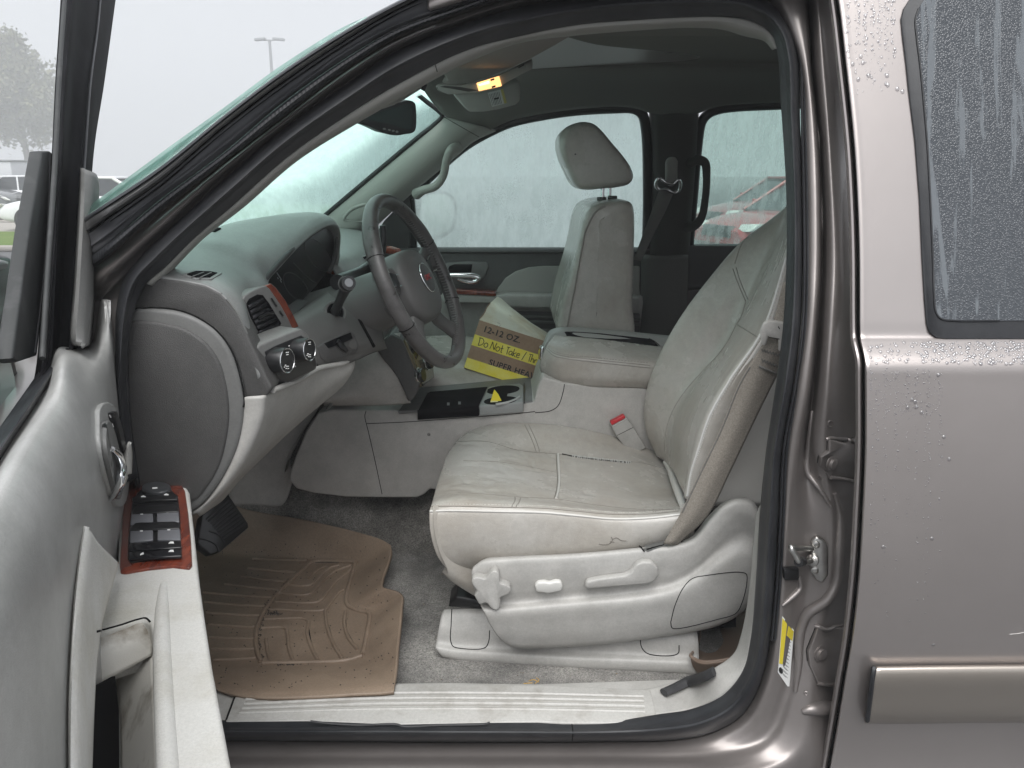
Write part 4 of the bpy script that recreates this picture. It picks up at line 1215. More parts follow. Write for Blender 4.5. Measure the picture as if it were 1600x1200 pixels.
# ================================================================== DASHBOARD
dash = empty("dashboard", (-.7, .88, 1.0), parent=suv)
ROWS = [(.06, [(212, 470), (233, 434), (280, 438), (320, 446), (345, 459), (370, 489), (388, 530), (400, 562), (408, 592)]),
        (.09, [(214, 452), (240, 426), (288, 428), (328, 437), (353, 450), (376, 474), (392, 512), (401, 545), (406, 580)]),
        (.17, [(222, 440), (250, 412), (296, 410), (338, 424), (364, 440), (380, 456), (390, 482), (397, 515), (402, 550)]),
        (.28, [(240, 428), (272, 398), (312, 388), (354, 402), (386, 420), (406, 434), (414, 441), (418, 447), (424, 458)]),
        (.31, [(250, 420), (282, 390), (324, 378), (366, 386), (394, 400), (408, 416), (414, 428), (417, 436), (419, 441)]),
        (.36, [(262, 410), (292, 383), (336, 368), (372, 370), (398, 378), (418, 390), (430, 400), (437, 408), (440, 415)]),
        (.45, [(290, 388), (322, 366), (370, 350), (405, 350), (432, 354), (456, 364), (465, 370), (470, 376), (472, 381)]),
        (.55, [(320, 372), (350, 352), (405, 340), (445, 335), (470, 335), (488, 341), (497, 347), (502, 352), (504, 357)]),
        (.64, [(350, 368), (385, 350), (430, 340), (470, 334), (498, 333), (512, 337), (520, 343), (524, 348), (525, 353)]),
        (.70, [(380, 380), (420, 358), (455, 350), (490, 346), (512, 347), (524, 353), (530, 359), (532, 364), (531, 370)]),
        (.73, [(400, 398), (440, 390), (470, 385), (500, 382), (518, 384), (528, 392), (531, 398), (530, 406), (527, 414)])]
rws = []
for Y, r in ROWS:
    p = [W(x, y, Y) for x, y in r]
    rws.append([p[0] + Vector((-.22, .02, -.06))] + p + ([p[-1] + Vector((-.03, 0, -.012))] if Y >= .31 else [p[-1] + Vector((-.015, .02, -.004))]))
pad = patch("top_pad", rws, dash_top, dash, 90, 70, .006, sharp=70)
seam("pad_crease", dash, M("crease_highlight", (.15, .15, .145), .4), pad, [[(236, 435), (280, 438.5), (320, 446.5), (346, 460), (371, 490), (386, 522)]], .0022, 0, 4)
# far half of the pad
patch("far_pad", [[Vector((x, Y, z)) for x, z in prof] for Y, prof in (
    (.70, ((-1.0, 1.33), (-.75, 1.36), (-.52, 1.345), (-.46, 1.32), (-.44, 1.285), (-.445, 1.25))),
    (.95, ((-1.05, 1.33), (-.75, 1.35), (-.50, 1.335), (-.43, 1.31), (-.41, 1.275), (-.415, 1.24))),
    (1.3, ((-1.0, 1.33), (-.75, 1.35), (-.52, 1.335), (-.45, 1.31), (-.43, 1.275), (-.435, 1.24))),
    (1.64, ((-.92, 1.33), (-.75, 1.35), (-.55, 1.335), (-.49, 1.31), (-.47, 1.275), (-.475, 1.24))))], dash_top, dash, 40, 16, .006)
patch("far_front", [[Vector((x, Y, z)) for x, z in prof] for Y, prof in (
    (.74, ((-.45, 1.25), (-.435, 1.20), (-.43, 1.12), (-.44, 1.0), (-.5, .92))),
    (.95, ((-.42, 1.24), (-.405, 1.19), (-.40, 1.12), (-.41, 1.0), (-.47, .92))),
    (1.3, ((-.44, 1.24), (-.43, 1.19), (-.42, 1.12), (-.43, 1.0), (-.49, .92))),
    (1.64, ((-.48, 1.24), (-.47, 1.19), (-.46, 1.12), (-.47, 1.0), (-.53, .92))))], plastic_mid, dash, 24, 20, .006)
# end panel towards the door
ec_o = [(198, 575), (200, 520), (203, 494), (212, 483), (250, 483), (280, 488), (305, 497), (335, 517), (358, 548), (373, 590), (380, 630), (377, 670), (366, 710), (345, 750), (320, 783), (300, 799), (250, 806), (218, 800), (206, 700), (199, 640)]
ecap = prism("end_panel", [W(x, y, .045) for x, y in ec_o], (0, .05, 0), plastic_mid, dash, .008, 3, 90)
ec_i = [(196, 560), (198, 520), (202, 504), (215, 501), (255, 505), (290, 515), (320, 535), (340, 562), (351, 595), (357, 640), (354, 680), (343, 725), (326, 757), (302, 784), (250, 792), (218, 790), (205, 700), (198, 640)]
prism("end_panel_pad", [W(x, y, .040) for x, y in ec_i], (0, .05, 0), plastic_dark, ecap, .006, 3, 90)
side_o = [(205, 470), (233, 434), (280, 438), (320, 446), (345, 459), (370, 489), (395, 542), (418, 592), (426, 606), (416, 619), (381, 622), (379, 600), (368, 565), (345, 527), (310, 498), (270, 485), (212, 481), (200, 500)]
prism("end_surround", [W(x, y, .058) for x, y in side_o], (0, .05, 0), plastic_dark, dash, .006, 3)
seam("end_panel_gap", dash, gap_m, [bpy.data.objects["end_surround"], ecap], [[(208, 482), (250, 482), (280, 486), (307, 496), (338, 517), (361, 548), (375, 590), (381, 625), (380, 636)]], .0016, .001, 4)
tube("end_seal_lip", [W(x, y, .03) for x, y in ((199, 500), (197, 560), (200, 640), (207, 700), (214, 745), (222, 790))], .004, black, dash, 8, 30)
# defroster outlet
vt = decal("defroster_vent", dash, dash_top, pad, [(283, 431), (304, 424), (330, 425), (347, 428), (331, 438), (305, 438)], .003, .001, .001)
decal("vent_opening", vt, black_matte, pad, [(292, 431), (306, 426.5), (328, 427), (339, 429), (328, 435.5), (306, 435.5)], .0042, 0)
seam("vent_bar", vt, plastic_mid, vt, [[(300, 434), (318, 427)], [(311, 436), (330, 427.5)]], .0012, .002, 2)
decal("demister_slot", dash, black_matte, pad, [(328, 363), (340, 357), (346, 358), (336, 363)], .003, 0)

# ---- side air vent
def vY(x):
    return .125 + (x - 375) / 80 * .13
vo_ = [(376, 472), (380, 463), (390, 456), (406, 449), (414, 447), (420, 452), (438, 478), (450, 500), (456, 514), (452, 519), (432, 526), (412, 533), (405, 531), (392, 508), (380, 484)]
vb = prism("air_vent", [W(x, y, vY(x)) + Vector((.004, -.004, .002)) for x, y in vo_], (-.05, .03, -.01), plastic_mid, dash, .004, 3)
vi = [(385, 474), (389, 467), (402, 460), (410, 461), (420, 474), (432, 494), (439, 505), (436, 511), (420, 517), (407, 522), (404, 519), (393, 499), (386, 484)]
vop = decal("vent_opening", vb, black_matte, vb, vi, .001, 0)
for k in range(6):
    t_ = (k + .35) / 6
    a_ = (386 + 20 * t_, 474 + 48 * t_); b_ = (409 + 29 * t_, 461 + 48 * t_)
    pa, pb = hit(vb, *a_)[0], hit(vb, *b_)[0]
    if pa is not None and pb is not None:
        n_ = Vector((.9, -.35, .1)).normalized()
        prism("vent_slat", [pa + n_ * .0015, pb + n_ * .0015, pb + n_ * .0035 + Vector((0, 0, -.0075)), pa + n_ * .0035 + Vector((0, 0, -.0075))], -n_ * .010, black_gloss, vb, .0008, 1)
seam("vent_tab", vb, black, vb, [(402, 496), (414, 490), (424, 488)], .0028, .005, 2)
seam("vent_wheel", vb, black, vb, [[(423, 466), (431, 478)], [(436, 486), (441, 493)]], .0018, .002, 2)
prism("wood_strip", [W(x, y, vY(x) + .015) + Vector((.004, -.006, .002)) for x, y in ((413, 447), (422, 443), (430, 450), (445, 470), (457, 492), (466, 511), (455, 515), (447, 499), (434, 476), (421, 456))], (-.03, .03, -.01), wood, dash, .003, 3)

# ---- light switch panel
def sY(x):
    return .070 + (x - 398) / 100 * .14
spn = prism("switch_surround", [W(x, y, sY(x)) + Vector((.001, -.001, 0)) for x, y in ((398, 545), (408, 537), (450, 520), (470, 513), (480, 520), (492, 545), (497, 566), (494, 577), (470, 591), (440, 605), (428, 609), (420, 600))], (-.05, .03, 0), plastic_mid, dash, .004, 2)
swp = decal("switch_panel", dash, black, spn, [(413, 549), (430, 540), (470, 524), (478, 530), (489, 553), (494, 568), (490, 577), (460, 592), (431, 606), (428, 604)], .002, 0, .001)
kax = Vector((.93, -.31, .06)).normalized()
for (x, y), rr in (((430, 563), .0240), ((465, 546), .0222)):
    c, n = hit([swp, spn], x, y)
    if c is None: continue
    kb = lathe("light_knob", c, kax, [(rr * .98, -.01), (rr, .0), (rr * .98, .022), (rr * .90, .026), (rr * .86, .0255)], black, dash, 28)
    lathe("knob_face", c + kax * .0245, kax, [(rr * .86, 0), (rr * .84, .0015)], black_gloss, kb, 28)
    a_ = kax.cross(Vector((0, 0, 1))).normalized(); b2 = kax.cross(a_).normalized()
    ringp = [c + kax * .0262 + (a_ * math.cos(q) + b2 * math.sin(q)) * rr * .92 for q in np.linspace(0, 2 * math.pi, 29)]
    tube("knob_ring", ringp, .0012, chrome, kb, 6)
    ticks = []
    for q in (.7, 1.1, 1.5, 4.4, 4.7):
        for s_ in (.45, .62):
            o_ = c + kax * .0265 + (a_ * math.cos(q) + b2 * math.sin(q)) * rr * s_
            ticks.append([o_ - a_ * .0018, o_ + a_ * .0018])
    tubes("knob_symbols", ticks, .0008, white_m, kb, 4)
seam("panel_symbols", swp, white_m, swp, [[(451, 545), (456, 543)], [(453, 549), (458, 547)], [(469, 559), (473, 558)], [(460, 573), (462, 572)], [(451, 541), (452, 540)]], .0012, .0, 1)
tube("dimmer_wheel", [hit([swp, spn], 460, 556)[0] + kax * .004, hit([swp, spn], 473, 556)[0] + kax * .004], .006, black, swp, 10)

# ---- instrument cluster in its hood
cl = [(414, 444, .30), (430, 424, .33), (450, 402, .38), (475, 379, .46), (500, 360, .55), (519, 351, .62), (528, 357, .68), (531, 380, .71), (527, 405, .71), (519, 425, .69), (503, 447, .60), (485, 467, .50), (465, 487, .40), (448, 500, .33), (440, 490, .31), (428, 466, .30)]
ic = prism("instrument_cluster", [W(x, y, Y) + Vector((-.012, 0, 0)) for x, y, Y in cl], (-.09, 0, 0), cluster_m, dash, .004, 2)
tube("cluster_lip", [W(x, y, Y) + Vector((-.008, 0, 0)) for x, y, Y in cl[:10]], .006, plastic_darker, ic, 8, 50)
seam("gauge_marks", ic, M("gauge_print", (.25, .28, .28), .5), ic, [[(432, 426), (439, 437)], [(437, 437), (439, 441)], [(433, 433), (434, 436)]], .0010, .001, 2)
seam("cluster_edge", ic, plastic_darker, ic, [[(458, 410), (480, 432), (505, 452)]], .0012, .0, 3)
seam("gauge_ring", ic, plastic_darker, ic, [ell(462, 448, 14, 26, -38, 30)], .0015, .0, 3)
seam("gauge_ring", ic, plastic_darker, ic, [ell(497, 398, 15, 30, -38, 30)], .0015, .0, 3)
prism("cluster_bezel", [W(x, y, Y) for x, y, Y in ((450, 500, .34), (462, 490, .36), (475, 478, .40), (483, 470, .44), (470, 468, .44), (455, 478, .38))], (-.02, .01, 0), plastic_darker, ic, .003, 2)

prism("dash_core", [Vector((-.56, .13, .98)), Vector((-.56, .13, 1.26)), Vector((-.9, .13, 1.26)), Vector((-.9, .13, .98))], (0, 1.48, 0), black_matte, dash, 0, 0)
# ---- trim plate round the column
plate = patch("column_plate", [[W(x, y, Y) for x, y, Y in r] for r in (
    ((440, 503, .30), (456, 493, .33), (480, 477, .40), (505, 460, .47), (525, 448, .52), (560, 430, .60)),
    ((458, 512, .29), (475, 502, .32), (500, 488, .38), (525, 474, .44), (545, 464, .49), (580, 450, .57)),
    ((472, 535, .28), (490, 528, .31), (515, 516, .36), (540, 502, .41), (556, 494, .45), (590, 480, .52)),
    ((490, 560, .29), (500, 556, .31), (525, 548, .36), (552, 540, .40), (575, 535, .44), (600, 528, .50)),
    ((505, 585, .33), (515, 580, .35), (535, 572, .39), (560, 562, .43), (582, 552, .47), (605, 545, .52)))], column_m, dash, 40, 24, .006)
seam("plate_edge", dash, gap_m, plate, [[(546, 468), (556, 490), (570, 516), (584, 541)]], .0042, 0, 4)
rec = decal("tilt_recess", dash, plastic_dark, plate, [(495, 541), (520, 528), (545, 517), (552, 521), (560, 540), (556, 551), (525, 562), (508, 566), (500, 558)], .003, .001, .002)
decal("recess_opening", rec, black_matte, plate, [(505, 537), (530, 526), (546, 520), (549, 529), (535, 536), (512, 544)], .004, 0)
seam("tilt_lever", rec, black, rec, [(524, 533), (530, 540), (538, 548)], [.006, .007, .005], .006, 2, True, 10)

# ---- steering column, stalks, wheel
WC = Vector((-.215, .50, 1.300))
TL, PS = R(24), R(11)
wn = Vector((math.cos(TL) * math.cos(PS), -math.sin(PS), math.sin(TL) * math.cos(PS))).normalized()   # towards the driver
wa = Vector((math.sin(PS), math.cos(PS), 0)).normalized()                                               # across, away from the door
wu = wn.cross(wa).normalized()
if wu.z < 0: wu = -wu
colm = empty("steering_column", tuple(WC - wn * .2), parent=suv)
tube("column_shroud", [WC - wn * .36, WC - wn * .22 - wu * .005, WC - wn * .10 - wu * .005, WC - wn * .055], [.105, .095, .085, .074], column_m, colm, 28, 20, flat=(1.0, .82))
tube("column_collar", [WC - wn * .075, WC - wn * .035], [.074, .066], plastic_dark, colm, 28)
sc_ = hit(plate, 523, 488)[0]
if sc_ is not None:
    snx = Vector((.62, -.72, .30)).normalized()
    lathe("stalk_boot", sc_ + snx * .001, snx, [(.026, 0), (.025, .003), (.021, .003), (.019, -.012)], plastic_mid, colm, 24)
    lathe("stalk_socket", sc_ + snx * .003, snx, [(.0195, 0), (.019, .001)], black_matte, colm, 20)
    e_ = W(543, 443, .30)
    tube("turn_signal_stalk", [sc_, sc_.lerp(e_, .5), e_.lerp(sc_, .12)], [.011, .0095, .012], black, colm, 12, 14)
    dx_ = (e_ - sc_).normalized()
    fax = Vector((.45, -.85, .25)).normalized()
    kn = lathe("stalk_knob", e_ - fax * .018, fax, [(.010, -.004), (.0145, .0), (.0155, .022), (.0145, .028), (.011, .028)], black, colm, 20)
    lathe("stalk_cap", e_ + fax * .0105, fax, [(.009, 0), (.008, .001)], M("stalk_cap_grey", (.22, .225, .235), .3), kn, 16)
    tube("stalk_ring", [e_ + fax * -.01 + (fax.cross(Vector((0, 0, 1))).normalized() * math.cos(q) + fax.cross(fax.cross(Vector((0, 0, 1)))).normalized() * math.sin(q)) * .0155 for q in np.linspace(0, 6.29, 20)], .0018, plastic_dark, kn, 6)
tube("shift_lever", [W(x, y, Y) for x, y, Y in ((527, 441, .48), (545, 434, .56), (568, 424, .62), (586, 408, .65), (596, 392, .66), (599, 372, .66), (598, 352, .66))], [.018, .017, .016, .015, .012, .009, .008], black, colm, 12, 40)
lathe("ignition_cover", W(590, 432, .58), (1, -.2, .2), [(.02, 0), (.019, .006), (.012, .008)], plastic_mid, colm, 18)

sw = empty("steering_wheel", tuple(WC), parent=suv)
RW = .196
def wp(th, r=RW, d=0.0):
    return WC + (wa * math.cos(th) + wu * math.sin(th)) * r + wn * d
ths = np.linspace(0, 2 * math.pi, 97)
V, F = [], []
nn_ = 18
for i, th in enumerate(ths[:-1]):
    c = wp(th)
    er = (wa * math.cos(th) + wu * math.sin(th))
    bulge = 1.0 + .10 * math.exp(-((math.sin(th) - .55) / .18) ** 2)
    for k in range(nn_):
        q = 2 * math.pi * k / nn_
        V.append(c + er * math.cos(q) * .0150 * bulge + wn * math.sin(q) * .0175 * bulge)
m_ = len(ths) - 1
F = [(i * nn_ + k, i * nn_ + (k + 1) % nn_, ((i + 1) % m_) * nn_ + (k + 1) % nn_, ((i + 1) % m_) * nn_ + k) for i in range(m_) for k in range(nn_)]
rim = mesh_obj("rim", V, F, wheel_m, sw, True, None)
bm = bmesh.new(); bm.from_mesh(rim.data); bmesh.ops.recalc_face_normals(bm, faces=bm.faces[:]); bm.to_mesh(rim.data); bm.free()
# joints in the leather and the laced inner seam
for th in (R(157), R(203), R(23), R(-23)):
    tube("rim_joint", [wp(th) + (wa * math.cos(th) + wu * math.sin(th)) * math.cos(q) * .0156 + wn * math.sin(q) * .0181 for q in np.linspace(0, 6.29, 20)], .0011, gap_m, rim, 5)
lace = []
for th in np.linspace(R(-70), R(70), 64).tolist() + np.linspace(R(110), R(250), 60).tolist():
    er = (wa * math.cos(th) + wu * math.sin(th)); et = (-wa * math.sin(th) + wu * math.cos(th))
    lace.append([wp(th) - er * .0155 + wn * .006, wp(th) - er * .0162, wp(th) - er * .0155 - wn * .006 + et * .002])
tubes("lacing", lace, .0012, M("lacing_grey", (.16, .155, .15), .6), rim, 4, None, "stuff")
# hub: airbag cover and spokes
hub_o = []
for th in np.linspace(0, 2 * math.pi, 33)[:-1]:
    a_, b2 = math.cos(th), math.sin(th)
    rx = .098 * (abs(a_) ** .7) * (1 if a_ > 0 else -1)
    ry = (.078 if b2 > 0 else .095) * (abs(b2) ** .75) * (1 if b2 > 0 else -1)
    hub_o.append((rx, ry))
rings = []
for s_, d_ in ((1.0, -.045), (1.0, -.012), (.97, .002), (.86, .012), (.55, .020), (.05, .024)):
    rings.append([WC + wa * (x * s_) + wu * (y * s_) + wn * d_ for x, y in hub_o + [hub_o[0]]])
hub = patch("airbag_cover", rings, hub_m, sw, 66, 20, 0, sharp=60, flip=1)
def spoke(th0, th1, w0, w1, nm="spoke"):
    rr_ = []
    for r_, d_, wd in ((.075, -.008, w0), (.115, -.014, (w0 + w1) / 2), (.155, -.010, w1), (.188, -.002, w1 * 1.25)):
        th = th0 + (th1 - th0) * (r_ - .075) / .113
        c = wp(th, r_, d_)
        t2 = (-wa * math.sin(th) + wu * math.cos(th))
        rr_.append([c - t2 * wd - wn * .012, c - t2 * wd * .9, c + wn * .006, c + t2 * wd * .9, c + t2 * wd - wn * .012])
    return patch(nm, rr_, hub_m, sw, 14, 14, .004, flip=None)
sp1 = spoke(R(12), R(14), .034, .026)
sp2 = spoke(R(168), R(166), .034, .026)
sp3 = spoke(R(-52), R(-50), .030, .020)
sp4 = spoke(R(232), R(230), .030, .020)
for s_, th in ((sp1, R(10)), (sp2, R(170))):
    for dth in (-.12, .12):
        tube("spoke_trim", [wp(th + dth, .105, -.002), wp(th + dth * .9, .13, -.004), wp(th + dth, .160, .000)], .0030, chrome, s_, 8, 12)
    prism("spoke_switches", [wp(th + q, r_, .0) for q, r_ in ((-.14, .112), (.14, .112), (.12, .150), (-.12, .150))], -wn * .01, black, s_, .003, 2)
# emblem
em = [WC + wn * .0245 + wa * .034 * math.cos(q) + wu * .034 * math.sin(q) for q in np.linspace(0, 2 * math.pi, 33)[:-1]]
emb = prism("emblem", em, wn * .002, plastic_darker, sw, .0006, 1)
tube("emblem_ring", em + [em[0]], .0020, chrome, emb, 8)
def letter(nm, s, org, xd, yd, size, mat, parent, ext=.0006, align='CENTER', shear=0.0, spacing=1.0, bold=0.0):
    cu = bpy.data.curves.new(nm, 'FONT')
    cu.body = s; cu.size = size; cu.extrude = ext; cu.align_x = align; cu.align_y = 'CENTER'; cu.shear = shear; cu.space_character = spacing
    cu.resolution_u = 3; cu.offset = bold
    cu.materials.append(mat)
    tmp = bpy.data.objects.new("temporary", cu)
    COL.objects.link(tmp)
    bpy.context.view_layer.update()
    me = bpy.data.meshes.new_from_object(tmp.evaluated_get(bpy.context.evaluated_depsgraph_get()))
    me.name = nm
    bpy.data.objects.remove(tmp)
    o = bpy.data.objects.new(nm, me)
    zd = xd.cross(yd).normalized()
    Mx = Matrix((xd.normalized(), yd.normalized(), zd)).transposed().to_4x4()
    Mx.translation = org
    link(o, parent)
    o.matrix_basis = Mx
    return o
xr_ = wu.cross(wn).normalized()
letter("emblem_lettering", "GMC", WC + wn * .0272, xr_, wu, .019, M("emblem_red", (.30, .02, .025), .35), emb)

# ---- knee bolster and lower dash
kb = patch("knee_bolster", [[W(x, y, Y) for x, y in r] for Y, r in (
    (.09, [(375, 630), (374, 655), (364, 698), (344, 742), (318, 779), (296, 800)]),
    (.050, [(381, 621), (381, 655), (371, 700), (351, 745), (324, 783), (302, 801)]),
    (.052, [(412, 619), (408, 652), (394, 692), (371, 734), (344, 769), (308, 803)]),
    (.075, [(420, 616), (416, 650), (402, 690), (378, 734), (351, 768), (312, 806)]),
    (.20, [(466, 594), (452, 636), (430, 676), (402, 713), (374, 744), (330, 795)]),
    (.30, [(497, 576), (490, 618), (470, 648), (435, 686), (396, 724), (350, 780)]),
    (.40, [(540, 566), (538, 588), (518, 616), (478, 652), (436, 690), (372, 752)]),
    (.44, [(552, 556), (554, 572), (540, 598), (500, 632), (455, 672), (390, 735)]),
    (.50, [(545, 552), (546, 566), (530, 590), (495, 620), (450, 660), (390, 720)]))], plastic_light, dash, 40, 50, .006, sharp=50)
tubes("bolster_rim", [[W(x, y, Y) for x, y, Y in ((426, 610, .075), (466, 594, .19), (497, 576, .29), (520, 571, .35), (540, 566, .40), (552, 556, .44))]], .006, plastic_light, dash, 8, 40)
patch("foot_well_panel", [[W(x, y, .88) for x, y in r] for r in (((330, 690), (400, 640), (470, 610), (520, 600)), ((350, 745), (400, 720), (470, 665), (496, 640)), ((358, 774), (400, 775), (432, 774), (450, 720)), ((360, 790), (400, 790), (440, 790), (460, 740)))], plastic_console, dash, 20, 16, .01)
prism("footwell_dark", [W(x, y, .95) for x, y in ((250, 600), (560, 560), (560, 700), (470, 700), (440, 800), (250, 800))], (0, .02, 0), carpet_m, dash, 0, 0)
# lower side of the centre dash
cs = patch("centre_side", [[W(x, y, Y) for x, y, Y in r] for r in (
    ((515, 600, .74), (540, 575, .74), (565, 552, .74), (590, 535, .74), (612, 522, .74), (625, 520, .74)),
    ((510, 615, .735), (545, 598, .73), (575, 580, .725), (598, 566, .725), (612, 560, .725), (622, 560, .73)),
    ((506, 628, .735), (545, 622, .73), (590, 615, .73), (612, 605, .73), (628, 600, .73), (632, 600, .735)),
    ((506, 634, .76), (545, 634, .755), (600, 634, .75), (625, 632, .75), (640, 630, .75), (642, 630, .755)))], plastic_console, dash, 30, 20, .01)
st = prism("centre_stack", [W(x, y, .718) for x, y in ((586, 545), (600, 564), (611, 577), (621, 591), (631, 612), (638, 629), (645, 624), (652, 614), (656, 600), (650, 586), (642, 566), (634, 545), (628, 531), (610, 522))], (0.0, .34, .0), plastic_dark, dash, .006, 3)
fcm = M("bronze_stack_face", (.20, .16, .08), .25, .5, col2=(.10, .085, .05), nscale=14, coat=.5)
fc = patch("stack_face", [[W(x, y, .73) + Vector((.006, 0, 0)) for x, y in ((627, 532), (635, 548), (643, 570), (650, 588), (655, 605))], [W(x, y, .98) + Vector((.012, 0, 0)) for x, y in ((652, 520), (662, 540), (668, 560), (671, 578), (672, 590))]], fcm, st, 16, 8, .006)
for x, y, r_ in ((655, 587, .019), (668, 568, .017)):
    c = hit([fc, st], x - 2, y)[0]
    if c is not None:
        lathe("climate_knob", c, (.95, -.25, .2), [(r_, -.005), (r_, .012), (r_ * .9, .017)], black_gloss, st, 20)
        lathe("climate_knob_ring", c, (.95, -.25, .2), [(r_ * 1.15, 0), (r_ * 1.18, .004), (r_, .006)], chrome, st, 20)
c = hit([fc, st], 645, 548)[0]
if c is not None:
    lathe("radio_dial", c, (.95, -.3, .1), [(.03, 0), (.03, .003), (.026, .004)], black_gloss, st, 24)
# far vents seen past the wheel
prism("far_vent", [W(x, y, .98) for x, y in ((528, 412), (545, 407), (575, 398), (580, 405), (560, 416), (540, 428), (530, 424))], (-.04, .02, 0), plastic_mid, dash, .003, 2)
prism("far_vent_opening", [W(x, y, .97) for x, y in ((537, 413), (556, 406), (558, 409), (540, 417))], (0, .005, 0), black_matte, dash, 0, 0)
prism("far_vent_opening", [W(x, y, .97) for x, y in ((560, 405), (572, 400), (573, 403), (562, 408))], (0, .005, 0), black_matte, dash, 0, 0)
prism("far_wood_strip", [W(x, y, .95) for x, y in ((512, 416), (521, 411), (530, 424), (526, 430))], (-.03, .02, 0), wood, dash, .002, 2)
seam("far_vent_chrome", dash, chrome, [bpy.data.objects["far_vent"]], [[(523, 412), (527, 420), (531, 426)]], .002, .002, 1)
prism("far_wood_strip", [W(x, y, 1.55) for x, y in ((603, 388), (612, 384), (625, 388), (632, 397), (608, 397))], (-.03, .02, 0), wood, dash, .003, 2)

# ---- pedals
pdl = prism("brake_pedal", [W(x, y, Y) for x, y, Y in ((316, 806, .42), (356, 770, .50), (388, 818, .50), (389, 824, .49), (345, 862, .42), (330, 866, .40), (308, 850, .40))], (-.02, .012, -.014), black, suv, .004, 2)
ribs_ = []
for k in range(9):
    t_ = k / 8
    ribs_.append([(322 + 27 * t_, 811 + 30 * t_), (357 + 26 * t_, 782 + 36 * t_)])
seam("pedal_rib", pdl, rubber_dry, pdl, ribs_, .0022, .001, 3, kind="stuff")
seam("pedal_edge", pdl, rubber_dry, pdl, [[(312, 842), (325, 845), (337, 852), (342, 862)], [(326, 830), (342, 836), (352, 850)]], .0018, .002, 3)
tube("pedal_arm", [W(335, 800, .50), W(330, 740, .52), W(320, 690, .5)], .012, black, pdl, 8)
# ================================================================== CENTRE CONSOLE
con = empty("centre_console", (.1, .9, .6), parent=suv)
CY = .80
side_o = [(452, 752), (453, 738), (462, 712), (478, 674), (496, 646), (520, 640), (640, 641), (735, 635), (834, 628), (842, 600), (848, 588), (880, 598), (1005, 606), (1100, 640), (1100, 790), (690, 790), (684, 766), (672, 764), (664, 772), (652, 778), (600, 778), (540, 777), (490, 771), (463, 764)]
cside = prism("side_panel", [W(x, y, CY) for x, y in side_o], (0, .25, 0), plastic_console, con, .006, 3)
seam("panel_gap", con, gap_m, cside, [[(572, 642), (570, 650), (575, 672), (586, 720), (598, 777)], [(572, 662), (640, 659), (720, 653), (800, 647), (836, 643)], [(882, 600), (880, 612), (872, 634), (860, 642), (836, 645)]], .0011, .0, 4)
c, n = hit(cside, 670, 679)
lathe("vent_rosette", c, n, [(.0055, 0), (.005, .0008)], plastic_console, con, 14)
tubes("rosette_hole", [[c + n * .0012 + Vector((math.cos(q), 0, math.sin(q))) * r1_ for r1_ in (.0015, .0042)] for q in np.linspace(0, 6.28, 9)[:-1]], .0006, gap_m, con, 4)
# tray: top frame, dark well, cup holder
TZ = .905
top_o = [(637, 641), (655, 612), (700, 604), (828, 592), (832, 598), (831, 628), (735, 636)]
def TT(x, y, dz=0.0):
    return Wz(x, y, TZ + .022 * (x - 640) / 193 + dz)
ctop = prism("tray_frame", [TT(x, y) for x, y in ((622, 642), (648, 606), (700, 601), (830, 589), (834, 594), (833, 627), (735, 635))], (0, 0, -.010), plastic_mid, con, .003, 2)
well = prism("tray_well", [TT(x, y, .001) for x, y in ((652, 640), (666, 615), (672, 612), (762, 604), (748, 634))], (0, 0, -.03), black_matte, con, .001, 1)
decal("tray_edge", well, plastic_mid, [well, ctop], [(650, 641), (667, 613), (669, 613), (654, 641)], .003, 0)
for x, y in ((700.5, 631.5), (718, 630)):
    decal("tray_symbol", well, plastic_mid, well, [(x - 2, y - 2), (x + 2, y - 2), (x + 2, y + 2), (x - 2, y + 2)], .001, 0)
chi = prism("cup_holder", [TT(x, y, .003) for x, y in ((749, 634), (764, 604), (812, 599), (818, 603), (818, 628))], (0, 0, -.03), M("cup_holder_grey", (.26, .27, .265), .45), con, .003, 2)
tube("cup_holder_seam", [TT(x, y, .004) for x, y in ((819, 599), (819.5, 615), (819, 629))], .002, black, con, 6)
for (cx, cy_, rx, ry) in ((786, 609.5, 26, 6.5), (782, 626, 26, 6.0)):
    decal("cup_well", chi, black_matte, chi, ell(cx, cy_, rx, ry, -5, 28), .0012, 0)
decal("cup_well", chi, black_matte, chi, [(780, 612), (794, 612), (791, 624), (776, 626)], .0013, 0)
tube("cup_rim", [TT(x, y, .005) for x, y in ((775, 632), (792, 629), (806, 624), (812, 620))], .0035, M("cup_rim_grey", (.42, .43, .42), .4), con, 8, 16)
# yellow slip of paper standing in the cup holder
slip = prism("paper_slip", [W(x, y, Y) for x, y, Y in ((772, 609, .835), (778, 616, .828), (783.5, 627, .812), (775, 631.5, .803), (766, 630.5, .805), (767, 625, .812))], (.0008, .0012, .0004), M("yellow_paper", (.78, .64, .03), .5), None, 0, 0)
tag(slip, "small folded bright yellow paper slip sticking out of the cup holder", "paper slip")
prism("white_corner", [W(x, y, Y) for x, y, Y in ((766.5, 626, .808), (778, 626.5, .806), (776, 631, .801), (766, 630.5, .803))], (.0004, -.0012, .0), M("slip_white", (.72, .68, .35), .6), slip, 0, 0)
